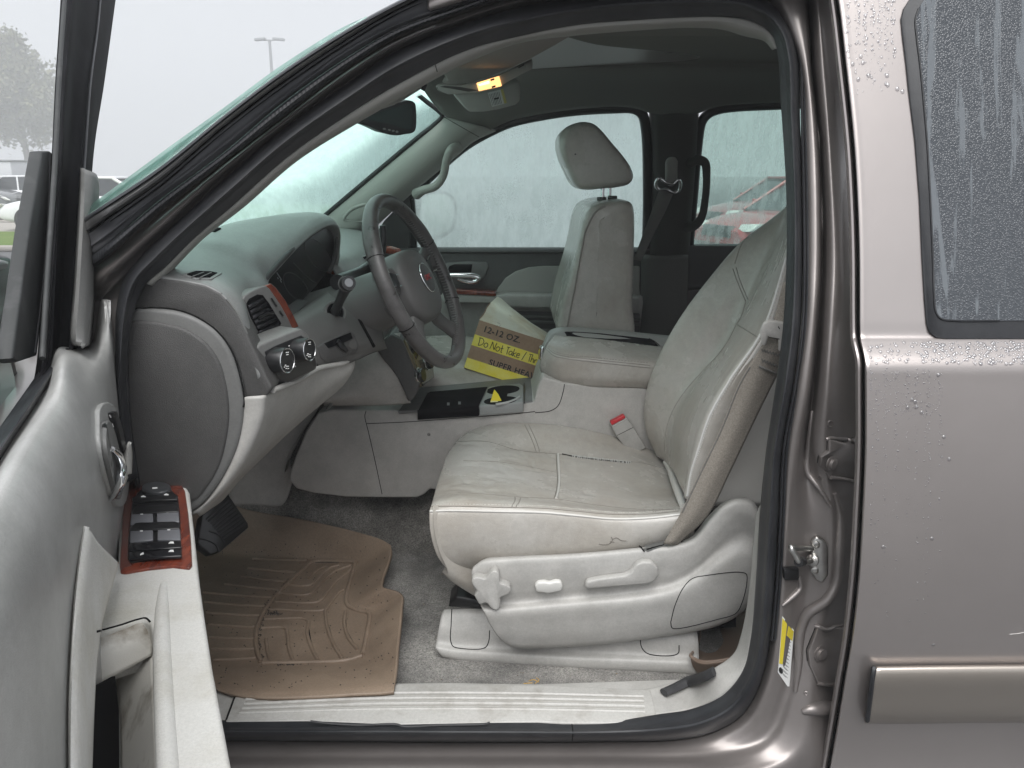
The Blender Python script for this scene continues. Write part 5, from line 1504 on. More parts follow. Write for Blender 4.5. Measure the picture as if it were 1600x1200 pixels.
# padded armrest lid
lid = empty("console_lid", (.15, .9, 1.0), parent=suv)
LS = [[(852, 596), (846, 580), (842, 570), (845, 556), (854, 545)], [(866, 599), (864, 580), (862, 570), (866, 556), (872, 548)], [(905, 603), (903, 585), (902, 575), (905, 560), (908, 553)], [(960, 605), (960, 590), (960, 578), (962, 568), (964, 560)], [(1012, 607), (1012, 594), (1012, 582), (1013, 573), (1015, 565)], [(1080, 612), (1080, 600), (1080, 590), (1080, 580), (1080, 572)]]
L0 = [(850, 590), (875, 600), (920, 604), (1005, 607), (1090, 612)]
L1 = [(843, 574), (870, 585), (920, 590), (1005, 594), (1090, 600)]
L2 = [(847, 556), (868, 566), (920, 573), (1005, 580), (1090, 586)]
L3 = [(854, 540), (874, 553), (920, 559), (1005, 567), (1090, 574)]
L4 = [(860, 531), (890, 536), (930, 541), (1010, 551), (1090, 558)]
L5 = [(866, 524), (900, 526), (940, 530), (1020, 540), (1090, 548)]
def lrw(L, Y0, Y1):
    return [W(x, y, Y0 + (Y1 - Y0) * (1 - min(1, k / 1.5))) for k, (x, y) in enumerate(L)]
lpad = patch("lid_pad", [lrw(L0, .80, .86), lrw(L1, .782, .85), lrw(L2, .78, .85), lrw(L3, .785, .86), lrw(L4, .84, .90), lrw(L5, .90, .92)], leather, lid, 50, 30, .01)
seam("lid_seam", lid, thread_dark, lpad, [[(855, 543), (866, 552), (885, 557), (930, 562), (1016, 571)], [(854, 546), (866, 556), (885, 560.5), (930, 566), (1016, 575)]], .0011, .0005, 4)
stitches("lid_stitching", lid, thread_dark, lpad, [[(856, 541), (868, 550), (887, 554.5), (930, 559), (1016, 567.5)]], 3.4, 2.0)
lt_ = patch("lid_top", [[W(x, y, Y) for x, y, Y in r] for r in (
    ((846, 556, .87), (852, 540, .90), (862, 530, .92), (890, 527.5, .925), (940, 531.5, .925), (1030, 542, .925), (1090, 548, .925)),
    ((846, 545, .92), (856, 526, .94), (868, 519, .95), (895, 517, .955), (940, 520, .955), (1030, 529, .955), (1090, 535, .955)),
    ((848, 538, .98), (858, 518, 1.0), (872, 512, 1.0), (900, 511.5, 1.0), (950, 515, 1.0), (1040, 524, 1.0), (1090, 530, 1.0)),
    ((850, 560, 1.02), (860, 540, 1.03), (876, 530, 1.04), (900, 528, 1.04), (950, 530, 1.04), (1040, 540, 1.04), (1090, 548, 1.04)))], M("lid_grey", (.33, .33, .315), .35, bump=.1, bscale=900), lid, 40, 18, .008)
decal("lid_slot", lid, black_gloss, lt_, [(882, 519), (895, 518.5), (940, 521.5), (1015, 530), (1022, 534), (1029, 541.5), (1012, 541), (950, 533), (890, 527.5), (886, 526)], .0015, 0)
seam("slot_edge", lid, chrome, lt_, [[(1014, 529), (1022, 533), (1031, 541)]], .0014, .001, 2)
prism("lid_latch", [W(x, y, .88) for x, y in ((845, 546), (849, 541), (849, 556), (846, 565), (844, 563))], (-.006, .03, 0), chrome, lid, .002, 2)

# ================================================================== DRIVER SEAT
ds = empty("driver_seat", (.2, .5, .5), parent=suv)
SR = [(.33, [(724, 905), (742, 898), (800, 892), (880, 884), (960, 872), (1030, 862), (1085, 845)]),
      (.275, [(706, 896), (735, 890), (800, 886), (880, 880), (960, 868), (1030, 858), (1085, 838)]),
      (.252, [(683, 868), (715, 862), (790, 862), (880, 862), (960, 855), (1030, 842), (1085, 822)]),
      (.250, [(672, 828), (705, 828), (790, 832), (880, 836), (960, 834), (1030, 824), (1085, 806)]),
      (.262, [(671, 800), (703, 797), (790, 798), (850, 799), (905, 804), (960, 810), (1020, 808), (1080, 800)]),
      (.285, [(674, 789), (704, 782), (760, 784), (850, 789), (905, 795), (960, 800), (1020, 801), (1080, 796)]),
      (.34, [(677, 778), (712, 769), (770, 772), (830, 778), (880, 783), (950, 793), (1010, 797), (1080, 793)]),
      (.42, [(682, 760), (714, 752), (770, 754), (830, 760), (870, 765), (950, 776), (1010, 783), (1080, 785)]),
      (.54, [(690, 735), (720, 726), (770, 728), (830, 735), (870, 741), (950, 752), (1010, 762), (1070, 770)]),
      (.64, [(698, 712), (728, 702), (770, 703), (820, 711), (870, 717), (945, 728), (1000, 737), (1060, 752)]),
      (.70, [(706, 700), (734, 688), (775, 688), (820, 697), (870, 703), (945, 714), (1000, 722), (1050, 736)]),
      (.765, [(716, 688), (742, 672), (780, 666), (825, 668), (880, 676), (945, 692), (1000, 708), (1045, 722)]),
      (.80, [(722, 684), (750, 668), (783, 661), (825, 660.5), (880, 665), (945, 678), (1000, 696), (1040, 712)]),
      (.83, [(735, 692), (760, 678), (790, 672), (830, 672), (880, 678), (945, 692), (1000, 710), (1040, 725)])]
rws = []
for Y, r in SR:
    p = [W(x, y, Y) for x, y in r]
    if Y < .27:
        rws.append([p[0] + Vector((.09, .05, -.01)), p[0] + Vector((.012, .010, .0))] + p)
    else:
        rws.append([p[0] + Vector((.07, .02, -.06)), p[0] + Vector((.018, .004, -.018))] + p)
def creases(u, v, G):
    d = np.zeros(u.shape)
    X, Yy = G[..., 0], G[..., 1]
    rg = np.random.default_rng(5)
    for _ in range(40):
        cx, cyy = rg.uniform(-.12, .22), rg.uniform(.34, .70)
        a = rg.uniform(-.5, .5) + (math.pi / 2 if rg.random() < .4 else 0)
        L, wv = rg.uniform(.02, .06), rg.uniform(.004, .008)
        s = (X - cx) * math.cos(a) + (Yy - cyy) * math.sin(a)
        q = -(X - cx) * math.sin(a) + (Yy - cyy) * math.cos(a) + .25 * s * s / .05
        d += -.0020 * np.exp(-(s / L) ** 2 - (q / wv) ** 2)
    # dished centre
    d += -.006 * np.exp(-((X - .12) / .10) ** 2 - ((Yy - .52) / .13) ** 2)
    return d
cu = patch("cushion", rws, leather, ds, 150, 110, .012, sharp=70, disp=creases)
# seams
S_pip = [(672, 795), (690, 794), (740, 795.5), (800, 795.5), (850, 797), (905, 802), (960, 808), (1020, 806.5), (1062, 802)]
seam("piping", ds, leather_side, cu, [[(672, 799), (700, 798), (790, 799.5), (850, 801), (905, 806), (960, 811), (1020, 809), (1062, 804)]], .0032, .0, 5)
seam("seam_gap", ds, seam_m, cu, [[(673, 792), (700, 791), (790, 793), (850, 794.5), (905, 799.5), (960, 804), (1020, 803), (1060, 799)]], .0009, .0003, 5)
stitches("stitching", ds, thread, cu, [[(674, 789), (700, 788), (790, 789.5), (850, 791), (905, 796), (960, 801), (1020, 800), (1060, 797)]], 4.2, 2.6, .0007, .0006)
CS = [[(715, 769.5), (770, 773), (806, 776.5), (870, 780), (930, 789), (1000, 796), (1058, 797)],
      [(716, 690), (760, 690), (812, 704), (870, 709.5), (943, 720), (1000, 723), (1040, 733)]]
seam("seam_line", ds, seam_m, cu, CS, .0010, .0, 5)
TS = [[(872, 710), (873, 730), (874, 750), (872, 768), (869, 779)]]
seam("cross_seam", ds, leather_side, cu, TS, .0034, .0002, 4)
seam("seam_line", ds, seam_m, cu, [[(869, 710), (870, 730), (871, 750), (869, 768), (866, 779)]], .0010, .0004, 4)
seam("seam_line", ds, thread_dark, cu, [[(820, 664), (828, 680), (835, 697), (838, 706)], [(826, 663.5), (834, 680), (841, 698), (843, 706)], [(805, 777), (804, 784), (800, 790), (800, 794)], [(813, 778), (811, 785), (807, 790), (806, 794)], [(724, 720), (780, 722), (830, 730), (868, 738)]], .0012, .0002, 3)
# burst seam and split leather
tears = []
rg = random.Random(4)
for k in range(46):
    x = 895 + k * 2.0; y = 713 + k * .22
    tears.append([(x, y - 1.5), (x + rg.uniform(-1.5, 2), y + rg.uniform(.8, 2.6))])
seam("frayed_threads", ds, leather_white, cu, tears, .0011, .0012, 1, kind="stuff")
seam("burst_seam", ds, gap_m, cu, [[(878, 709.5), (900, 714), (930, 718), (960, 721), (985, 723)]], .0022, .0, 3)
seam("leather_split", ds, seam_m, cu, [[(936, 850), (945, 851), (953, 849), (957, 843), (955, 839)], [(957, 843), (963, 840), (970, 844), (979, 845)], [(953, 846), (960, 847)]], .0009, .0004, 2)
# rolled flap where cushion meets backrest
tube("flap_roll", [W(x, y, Y) for x, y, Y in ((1040, 722, .70), (1048, 735, .64), (1053, 752, .55), (1062, 775, .42), (1068, 792, .34))], [.007, .010, .009, .010, .008], leather_side, ds, 10, 24)

BR = [(.30, 1.0, [(1196, 790), (1206, 740), (1218, 680), (1232, 600), (1248, 500), (1268, 400), (1285, 320)]),
      (.285, 1.0, [(1120, 790), (1140, 740), (1160, 680), (1190, 600), (1218, 520), (1246, 405), (1262, 320)]),
      (.275, 1.0, [(1072, 780), (1090, 705), (1108, 650), (1141, 592), (1193, 515), (1229, 403), (1247, 330)]),
      (.32, 1.0, [(1068, 770), (1080, 700), (1100, 640), (1136, 580), (1186, 508), (1224, 400), (1243, 330)]),
      (.40, 1.0, [(1062, 758), (1070, 690), (1096, 625), (1136, 560), (1182, 490), (1220, 398), (1242, 330)]),
      (.54, 1.0, [(1053, 738), (1058, 678), (1086, 608), (1130, 545), (1172, 478), (1212, 392), (1238, 328)]),
      (.66, 1.0, [(1043, 725), (1041, 682), (1054, 640), (1086, 592), (1124, 550), (1165, 470), (1205, 385), (1234, 326)]),
      (.71, 1.0, [(1036, 718), (1025, 675), (1030, 628), (1054, 578), (1090, 525), (1140, 445), (1185, 372), (1228, 322)]),
      (.765, 1.0, [(1026, 712), (1009, 672), (1008, 622), (1024, 568), (1060, 500), (1112, 430), (1158, 378), (1230, 326)]),
      (.79, 1.0, [(1032, 712), (1018, 672), (1018, 622), (1034, 570), (1070, 505), (1120, 436), (1164, 386), (1236, 332)])]
brows = []
for Y, _, r in BR:
    brows.append([W(x, y, Y) for x, y in r])
brows[-1] = [p + Vector((.03, .01, 0)) for p in brows[-1]]
bkr = patch("backrest", brows, leather, ds, 90, 90, .012, sharp=70)
patch("backrest_side", [[p + Vector((0, -.004, 0)) for p in r] for r in (brows[0], brows[1], [a * .12 + b_ * .88 for a, b_ in zip(brows[1], brows[2])])], leather_side, ds, 40, 14, .003)
seam("seam_line", ds, thread_dark, bkr, [[(1038, 705), (1041, 672), (1052, 640), (1073, 608), (1098, 580), (1123, 553), (1138, 532), (1150, 508)], [(1150, 508), (1158, 495), (1165, 473)],
     [(1145, 420), (1152, 440), (1165, 471)], [(1150, 418), (1156, 438), (1169, 469)], [(1150, 506), (1165, 515), (1188, 529)], [(1148, 412), (1160, 380), (1190, 350)]], .0013, .0, 3)
stitches("stitching", ds, thread, bkr, [[(1077, 770), (1083, 735), (1094, 702), (1110, 654), (1144, 594), (1196, 513), (1231, 403)]], 4.5, 2.8, .0011, .0012)
seam("piping", ds, leather_white, bkr, [[(1074, 775), (1080, 738), (1091, 703), (1108, 652), (1141, 593), (1193, 514), (1229, 403)]], .0035, -.001, 4)

# plastic side cover with controls
VC = [(.285, [(745, 882), (760, 872), (790, 869), (900, 864), (1000, 855), (1045, 850), (1080, 838), (1105, 808), (1130, 785), (1152, 777), (1175, 782), (1188, 800)]),
      (.245, [(738, 888), (754, 878), (790, 874), (900, 868), (1000, 859), (1045, 855), (1084, 844), (1110, 814), (1132, 792), (1152, 784), (1172, 788), (1188, 806)]),
      (.238, [(737, 900), (754, 895), (790, 892), (900, 885), (1000, 876), (1050, 870), (1090, 858), (1118, 828), (1138, 806), (1154, 798), (1170, 800), (1187, 815)]),
      (.240, [(742, 925), (760, 925), (790, 924), (900, 915), (1000, 906), (1055, 896), (1092, 876), (1120, 848), (1140, 828), (1156, 818), (1172, 820), (1186, 835)]),
      (.243, [(750, 942), (768, 943), (795, 942), (900, 932), (1000, 923), (1055, 910), (1090, 890), (1118, 866), (1140, 850), (1156, 842), (1172, 842), (1185, 855)]),
      (.226, [(755, 953), (772, 955), (795, 954), (900, 945), (1000, 936), (1055, 925), (1090, 907), (1118, 886), (1140, 874), (1156, 868), (1172, 868), (1183, 878)]),
      (.230, [(765, 975), (780, 978), (800, 978), (900, 972), (1000, 964), (1055, 956), (1090, 945), (1118, 932), (1140, 922), (1156, 916), (1170, 912), (1179, 912)]),
      (.240, [(780, 997), (792, 1000), (810, 1001), (900, 998), (1000, 988), (1055, 981), (1090, 974), (1118, 966), (1140, 958), (1155, 950), (1166, 942), (1174, 935)]),
      (.252, [(790, 1006), (800, 1010), (818, 1012), (900, 1009), (1000, 999), (1055, 991), (1090, 985), (1118, 978), (1140, 969), (1154, 960), (1164, 951), (1170, 945)]),
      (.30, [(792, 1005), (802, 1009), (820, 1011), (900, 1008), (1000, 998), (1055, 990), (1090, 984), (1118, 977), (1140, 968), (1154, 959), (1163, 950), (1169, 944)])]
vc = patch("side_cover", [[W(x, y, Y - .025) for x, y in r] for Y, r in VC], plastic_light, ds, 90, 60, .004, sharp=60)
seam("cover_gap", ds, gap_m, vc, [[(1048, 972), (1055, 945), (1068, 918), (1082, 904), (1105, 899), (1155, 894), (1166, 897), (1167, 910), (1160, 940), (1150, 958), (1120, 968), (1060, 982), (1050, 981), (1048, 972)]], .0010, .0, 4)
star = []
for k in range(40):
    q = 2 * math.pi * k / 40
    r_ = 26.5 + 6.5 * math.cos(5 * (q - R(70)))
    star.append((766 + r_ * math.cos(q), 914 + r_ * math.sin(q) * .98))
knob = decal("recline_knob", ds, plastic_light, vc, star, .026, 0, .006, seg=3)
sw1 = decal("seat_switch", ds, M("switch_cream", (.62, .61, .58), .4), vc, [(835, 910), (840, 905), (850, 904), (858, 906), (868, 903), (876, 904), (879, 911), (876, 918), (866, 920), (856, 922), (846, 920), (838, 920)], .014, 0, .004, seg=3)
lev = decal("seat_lever", ds, plastic_light, vc, [(912, 910), (916, 902), (935, 898), (975, 893), (984, 888), (992, 876), (1003, 871), (1016, 872), (1026, 881), (1027, 893), (1020, 902), (1008, 906), (985, 908), (950, 911), (918, 914)], .018, 0, .0045, seg=3)
# slot where the belt goes into the cover
decal("belt_slot", ds, plastic_mid, [vc, cu], [(1003, 858), (1008, 852), (1052, 843), (1066, 838), (1066, 846), (1040, 853), (1012, 862)], .003, 0)
seam("slot_gap", ds, gap_m, [vc, cu], [[(999, 852), (1003, 858), (1007, 862)], [(1010, 859), (1040, 852), (1062, 845)], [(1066, 832), (1068, 842), (1065, 848)]], .0014, .002, 2)
# floor mounting cover
BC = [(.36, [(694, 952), (720, 950), (780, 952), (900, 960), (1000, 968), (1085, 975)]),
      (.345, [(690, 960), (718, 957), (780, 959), (900, 966), (1000, 974), (1088, 981)]),
      (.325, [(686, 980), (716, 982), (780, 986), (900, 992), (1000, 998), (1091, 1003)]),
      (.315, [(682, 1003), (714, 1008), (780, 1012), (900, 1018), (1000, 1022), (1092, 1026)]),
      (.300, [(681, 1012), (714, 1018), (780, 1022), (900, 1030), (1000, 1033), (1092, 1037)]),
      (.300, [(690, 1026), (720, 1032), (780, 1036), (900, 1044), (1000, 1049), (1090, 1053)]),
      (.33, [(700, 1028), (726, 1034), (780, 1038), (900, 1046), (1000, 1051), (1088, 1055)])]
bc = patch("mounting_cover", [[W(x, y, Y - .016 - .062 * (x - 690) / 400) for x, y in r] for Y, r in BC], plastic_light, ds, 60, 36, .01, sharp=60)
seam("cover_gap", ds, gap_m, bc, [[(706, 952), (705, 975), (704, 1000), (708, 1010), (718, 1013), (752, 1014), (760, 1010), (764, 1000), (765, 985)], [(1001, 990), (1002, 1010), (1010, 1020), (1024, 1024), (1052, 1024), (1060, 1020), (1061, 1008)]], .0012, .0, 3)
prism("seat_track", [W(x, y, .33) for x, y in ((700, 949), (712, 936), (712, 932), (745, 936), (765, 945), (765, 952))], (0, .08, 0), black, ds, .003, 1)
prism("seat_frame", [W(x, y, .38) for x, y in ((735, 880), (1150, 860), (1150, 980), (800, 1000), (750, 960))], (0, .35, 0), black_matte, ds, 0, 0)
# buckle
bk_ = [(953, 661), (976, 648.5), (980, 652), (1004, 684), (1010, 700), (985, 700), (962, 680)]
bkl = prism("belt_buckle", [W(x, y, .776) for x, y in ((953, 662), (977, 650), (990, 668), (1010, 700), (985, 712), (963, 681))], (0, .018, 0), plastic_light, ds, .003, 2)
prism("release_button", [W(x, y, .772) for x, y in ((953.5, 660), (975, 648.5), (978, 653), (956, 665))], (0, .02, 0), red_m, bkl, .002, 2)
seam("buckle_edge", bkl, leather_white, bkl, [[(957, 666), (979, 654)]], .0012, .001, 1)
seam("buckle_gap", bkl, gap_m, bkl, [[(963, 681), (991, 667)]], .0007, .0, 1)
# belt
BLE = [(1224, 440, .17), (1203, 515, .185), (1170, 572, .20), (1153, 602, .205), (1126, 669, .21), (1094, 736, .21), (1064, 800, .212), (1036, 850, .222)]
BRE = [(1262, 455, .17), (1238, 535, .185), (1218, 580, .20), (1206, 604, .205), (1173, 671, .21), (1141, 738, .21), (1106, 806, .212), (1058, 852, .222)]
BMI = [((a[0] + b_[0]) / 2, (a[1] + b_[1]) / 2, a[2] - .009) for a, b_ in zip(BLE, BRE)]
belt = patch("driver_belt", [[W(*p) for p in r] for r in (BLE, BMI, BRE)], belt_m, suv, 60, 12, .0018)
seam("belt_edge", belt, belt_dark, belt, [[(1172, 573), (1155, 603), (1128, 670), (1096, 737), (1066, 801)]], .0014, .0, 4)
seam("belt_stitching", belt, belt_dark, belt, [[(1190 + k * 2.2, 560 + (k % 2) * 5 + k * .8), (1192 + k * 2.2, 566 - (k % 2) * 5 + k * .8)] for k in range(16)] + [[(1190 + k * 2.2, 545 + (k % 2) * 4 + k * .6), (1192 + k * 2.2, 550 - (k % 2) * 4 + k * .6)] for k in range(16)], .0010, .0008, 1, kind="stuff")
seam("belt_fold", belt, belt_dark, belt, [[(1186, 572), (1204, 580), (1224, 588)]], .0028, .0005, 2)
lat = prism("latch_plate", [W(x, y, .165) for x, y in ((1187, 518), (1192, 506), (1200, 501), (1232, 506), (1232, 552), (1216, 549), (1216, 530), (1200, 527), (1197, 540), (1190, 540))], (.004, .012, .002), plastic_light, belt, .003, 2)
seam("latch_slot", lat, gap_m, lat, [[(1200, 526), (1218, 530)], [(1216, 510), (1218, 514)]], .0009, .0, 1)

# ================================================================== FLOOR
crow = []
XF = [-1.35, -1.1, -.95, -.8, -.4, 0, .4, .8, 1.5]
def fz(x, z):
    t_ = min(1, max(0, (-.86 - x) / .45))
    return z + .34 * t_ * t_
for Y, z in ((.10, .500), (.15, .478), (.20, .466), (.40, .464), (.66, .462), (.74, .462), (.80, .468), (.85, .53), (.91, .63), (.99, .74)):
    crow.append([Vector((x, Y, fz(x, z))) for x in XF])
def nap(u, v, G):
    rg = np.random.default_rng(2)
    n1 = rg.normal(0, 1, u.shape)
    return n1 * .0006
carp = patch("carpet", crow, carpet_m, suv, 260, 110, .01, disp=nap)
# sill
sill_z = .515
scuff_m = M("scuffed_sill_plastic", (0.47, 0.46, 0.435), 0.5, col2=(0.33, 0.31, 0.28), nscale=22, nlo=.5, nhi=.8, bump=.15, bscale=600)
grain(scuff_m, 160, .90, 1.06)
slp = prism("sill_trim", [Wz(x, y, sill_z - .003) for x, y in ((150, 1128), (1030, 1128), (1060, 1110), (1080, 1060), (1010, 1062), (840, 1068), (700, 1066), (500, 1068), (150, 1072))], (0, 0, -.03), plastic_light, suv, .004, 2)
scf = prism("scuff_plate", [Wz(x, y, sill_z + .004) for x, y in ((352, 1128), (365, 1089), (430, 1082), (620, 1069), (850, 1070), (1008, 1077), (1017, 1078), (1029, 1129), (880, 1129), (840, 1127), (760, 1129), (620, 1132), (480, 1126))], (0, 0, -.012), scuff_m, suv, .003, 2)
seam("scuff_ridge", scf, scuff_m, scf, [[(384, 1093), (600, 1083), (800, 1083), (1006, 1088)], [(382, 1100), (600, 1091), (800, 1091), (1006, 1095)], [(378, 1107), (600, 1099), (800, 1099), (1007, 1103)], [(374, 1114), (600, 1108), (800, 1108), (1008, 1112)]], .0032, .0, 8)
seam("scuff_groove", scf, M("dusty_groove", (.30, .285, .26), .8), scf, [[(384, 1096), (600, 1086.5), (800, 1086.5), (1006, 1091)], [(381, 1103), (600, 1094.5), (800, 1094.5), (1006, 1098.5)], [(377, 1110), (600, 1103), (800, 1103), (1007, 1107)]], .0010, .0, 8)
prism("sill_joint", [Wz(x, y, sill_z + .0045) for x, y in ((352, 1124), (365, 1089), (368, 1089), (355, 1124))], (0, 0, -.006), gap_m, slp, 0, 0)
tubes("torn_seal_edge", [[Wf(x, y, f_body, -.014) for x, y in ((485, 1127), (510, 1130), (560, 1133), (620, 1132), (630, 1135), (690, 1133), (760, 1131), (765, 1129))]], .0022, rubber_dry, seal, 6, 40)
# loose weatherstrip on the sill
lsp = drape([rpt, slp], [(1036, 1088), (1062, 1077), (1092, 1064), (1120, 1053)], .009, 5)
lstrip = tube("loose_rubber_strip", lsp, [.011, .012, .012, .011], rubber_dry, None, 8, 20, flat=(1, .6))
tag(lstrip, "short loose black rubber strip lying on the sill by the brown tray", "rubber strip")
# straw bits
straw_m = M("dry_straw", (.45, .28, .08), .7)
str_ = tubes("straw", [[Wz(826, 1064, .482), Wz(834, 1062, .488), Wz(842, 1066, .482)], [Wz(836, 1068, .482), Wz(842, 1063, .49), Wz(838, 1059, .484)], [Wz(818, 1068, .484), Wz(832, 1067, .484)]], .0010, straw_m, None, 5, 10)
tag(str_, "a few bits of dry orange straw on the carpet edge", "straw", kind="stuff")
# crumbs on the carpet
crumb = []
rg = random.Random(9)
CVs, CFs = [], []
for _ in range(70):
    x, y = rg.uniform(630, 1000), rg.uniform(880, 1066)
    h, n = hit(carp, x, y, .001)
    if h is None: continue
    s_ = rg.uniform(.0008, .0026); k = len(CVs)
    for d_ in ((1, 0, 0), (-1, 0, 0), (0, 1, 0), (0, -1, 0), (0, 0, 1), (0, 0, -1)):
        CVs.append(h + Vector(d_) * s_ * rg.uniform(.6, 1.3))
    CFs += [(k, k + 2, k + 4), (k + 2, k + 1, k + 4), (k + 1, k + 3, k + 4), (k + 3, k, k + 4), (k + 2, k, k + 5), (k + 1, k + 2, k + 5), (k + 3, k + 1, k + 5), (k, k + 3, k + 5)]
cb = mesh_obj("debris", CVs, CFs, M("debris_bits", (.30, .24, .17), .8, col2=(.05, .045, .04), nscale=60), None, False, None, "stuff", bvh=False)
tag(cb, "tiny crumbs and grit scattered on the grey carpet", "grit")

# ---- brown moulded floor liner
def Z(px, py, z):
    return Wz(px, py, z)
MR = [
    [(250, 770, .67), (330, 780, .60), (390, 797, .572), (475, 812, .560), (560, 832, .550), (596, 843, .546), (611, 852, .542)],
    [(250, 792, .640), (330, 808, .572), (395, 825, .535), (472, 838, .522), (548, 852, .516), (590, 858, .525), (611, 860, .540)],
    [(250, 840, .55), (320, 856, .485), (400, 867, .473), (470, 871, .472), (540, 876, .474), (572, 876, .492), (610, 867, .538)],
    [(260, 862, .52), (322, 874, .475), (400, 880, .471), (470, 880, .471), (535, 888, .472), (562, 888, .482), (607, 878, .536)],
    [(280, 900, .476), (330, 905, .471), (400, 908, .470), (470, 910, .470), (530, 916, .471), (552, 916, .478), (598, 904, .534)],
    [(290, 935, .474), (340, 938, .470), (400, 940, .470), (480, 941, .470), (530, 944, .471), (552, 943, .478), (598, 917, .534)],
    [(300, 960, .472), (345, 963, .470), (400, 962, .470), (480, 960, .470), (550, 957, .471), (584, 952, .480), (626, 928, .534)],
    [(305, 985, .472), (350, 988, .470), (410, 986, .470), (490, 984, .470), (560, 982, .471), (580, 980, .480), (627, 950, .534)],
    [(315, 1020, .472), (355, 1022, .470), (410, 1022, .470), (490, 1022, .470), (555, 1020, .471), (574, 1018, .480), (621, 1010, .534)],
    [(322, 1036, .476), (360, 1038, .474), (415, 1039, .474), (495, 1038, .474), (556, 1034, .476), (580, 1032, .486), (619, 1035, .534)],
    [(328, 1052, .504), (365, 1054, .504), (418, 1056, .504), (495, 1055, .504), (560, 1052, .506), (586, 1050, .512), (617, 1058, .533)],
    [(335, 1072, .524), (368, 1078, .526), (420, 1080, .528), (495, 1078, .528), (562, 1074, .529), (592, 1072, .530), (616, 1072, .532)],
    [(340, 1079, .522), (370, 1086, .525), (420, 1090, .527), (495, 1088, .528), (562, 1084, .528), (592, 1083, .528), (615, 1081, .529)]]
fm = patch("floor_mat", [[Z(*p) for p in r] for r in MR], mat_m, None, 150, 130, .008, sharp=70)
tag(fm, "brown moulded rubber floor mat with chevron ridges in the driver footwell", "floor mat")
left_r = []
for k, (xa, ya, xb, yb) in enumerate(((395, 873.5, 480, 876), (388, 888, 462, 895), (376, 901, 448, 910), (352, 913, 438, 923), (318, 926, 428, 935), (320, 941, 420, 949), (324, 958, 412, 963), (326, 976, 405, 981), (328, 996, 400, 999), (331, 1014, 398, 1015), (334, 1032, 400, 1029))):
    left_r.append([(xa, ya), ((xa + xb) / 2, (ya + yb) / 2 + .5), (xb, yb)])
rid = left_r
for k, l in enumerate(rid):
    seam("mat_ridge", fm, mat_m, fm, l, .0046, .0010, 6, True, 8)
for l in ([(556, 878), (488, 879), (472, 892), (446, 916), (424, 940), (408, 965), (400, 990), (401, 1015), (408, 1036)], [(556, 878), (550, 900), (541, 940), (546, 948), (562, 955), (577, 959), (574, 990), (567, 1024)], [(410, 1037), (480, 1036), (540, 1033), (567, 1025)]):
    seam("mat_rim", fm, mat_m, fm, l, .0060, .0010, 6, True, 8)
for l in ([(482, 905), (490, 896), (508, 885)], [(450, 914), (478, 916), (488, 913), (515, 888), (530, 884)], [(436, 927), (478, 930), (486, 927), (520, 895), (548, 884)], [(430, 941), (492, 942), (502, 938), (522, 912), (550, 890)],
          [(422, 953), (508, 953), (514, 946), (528, 928), (536, 922)], [(508, 954), (510, 975), (520, 1005), (535, 1030)], [(414, 968), (478, 968), (482, 972), (480, 990), (488, 1015), (497, 1033)], [(408, 982), (446, 982), (449, 990), (452, 1015), (459, 1035)],
          [(416, 999), (418, 1018), (423, 1036)], [(540, 956), (538, 975), (545, 998), (559, 1015)]):
    seam("mat_ridge", fm, mat_m, fm, l, .0044, .0010, 5, True, 8)
dirt = M("dirt_crumbs", (.035, .03, .025), .95)
dl = []
rg = random.Random(3)
for base in ([(404, 985), (412, 958), (428, 932), (448, 912)], [(408, 1030), (402, 1010), (402, 990)], [(420, 958), (436, 960)], [(430, 1037), (460, 1036), (490, 1035)]):
    for p in dense(base, 2.0):
        for _ in range(3):
            x, y = p[0] + rg.uniform(-3, 5), p[1] + rg.uniform(-3, 3)
            dl.append([(x, y), (x + rg.uniform(-2.5, 2.5), y + rg.uniform(-1.5, 1.5))])
for _ in range(260):                    # loose grit all over the liner
    x, y = rg.uniform(320, 618), rg.uniform(845, 1075)
    dl.append([(x, y), (x + rg.uniform(-1.6, 1.6), y + rg.uniform(-1.0, 1.0))])
dl += [[(419, 958), (428, 960), (436, 959)], [(555, 880), (549, 905), (541, 935)], [(556, 880), (520, 879), (490, 879)]]
seam("mat_dirt", fm, dirt, fm, dl, .0011, .0005, 1, kind="stuff")
seam("mat_dark_line", fm, gap_m, fm, [[(554, 882), (549, 905), (541, 938), (548, 948), (576, 959), (574, 985), (569, 1020)], [(540, 966), (542, 985), (558, 1014)], [(482, 980), (488, 1012), (496, 1033)], [(449, 988), (451, 1012), (458, 1034)], [(512, 975), (522, 1005), (536, 1030)], [(417, 1002), (422, 1035)]], .0013, .0006, 4)  # black lines laid along the mat's ridges and rim

# ---- brown tray under the seat
T_out = [(1078, 1026, .50), (1084, 1040, .47), (1100, 1054, .455), (1150, 1057, .455), (1230, 1050, .455)]
TRr = [[W(x, y, Y - .062) for x, y, Y in r] for r in (
    ((1090, 1052, .28), (1108, 1057, .28), (1140, 1057, .28), (1170, 1054, .28), (1230, 1050, .28)),
    ((1082, 1040, .27), (1100, 1047, .27), (1140, 1047, .27), (1170, 1042, .27), (1230, 1036, .27)),
    ((1079, 1027, .262), (1092, 1035, .26), (1110, 1036, .26), (1168, 1026, .26), (1230, 1016, .26)),
    ((1080, 1025, .268), (1093, 1032, .27), (1110, 1033, .27), (1168, 1023, .27), (1230, 1013, .27)),
    ((1084, 1028, .275), (1096, 1036, .28), (1112, 1037, .28), (1168, 1027, .28), (1230, 1017, .28)))]
tray = patch("storage_tray", TRr, tray_m, None, 40, 30, .003, sharp=60)
tag(tray, "brown plastic tray on the floor behind the driver seat base", "tray")
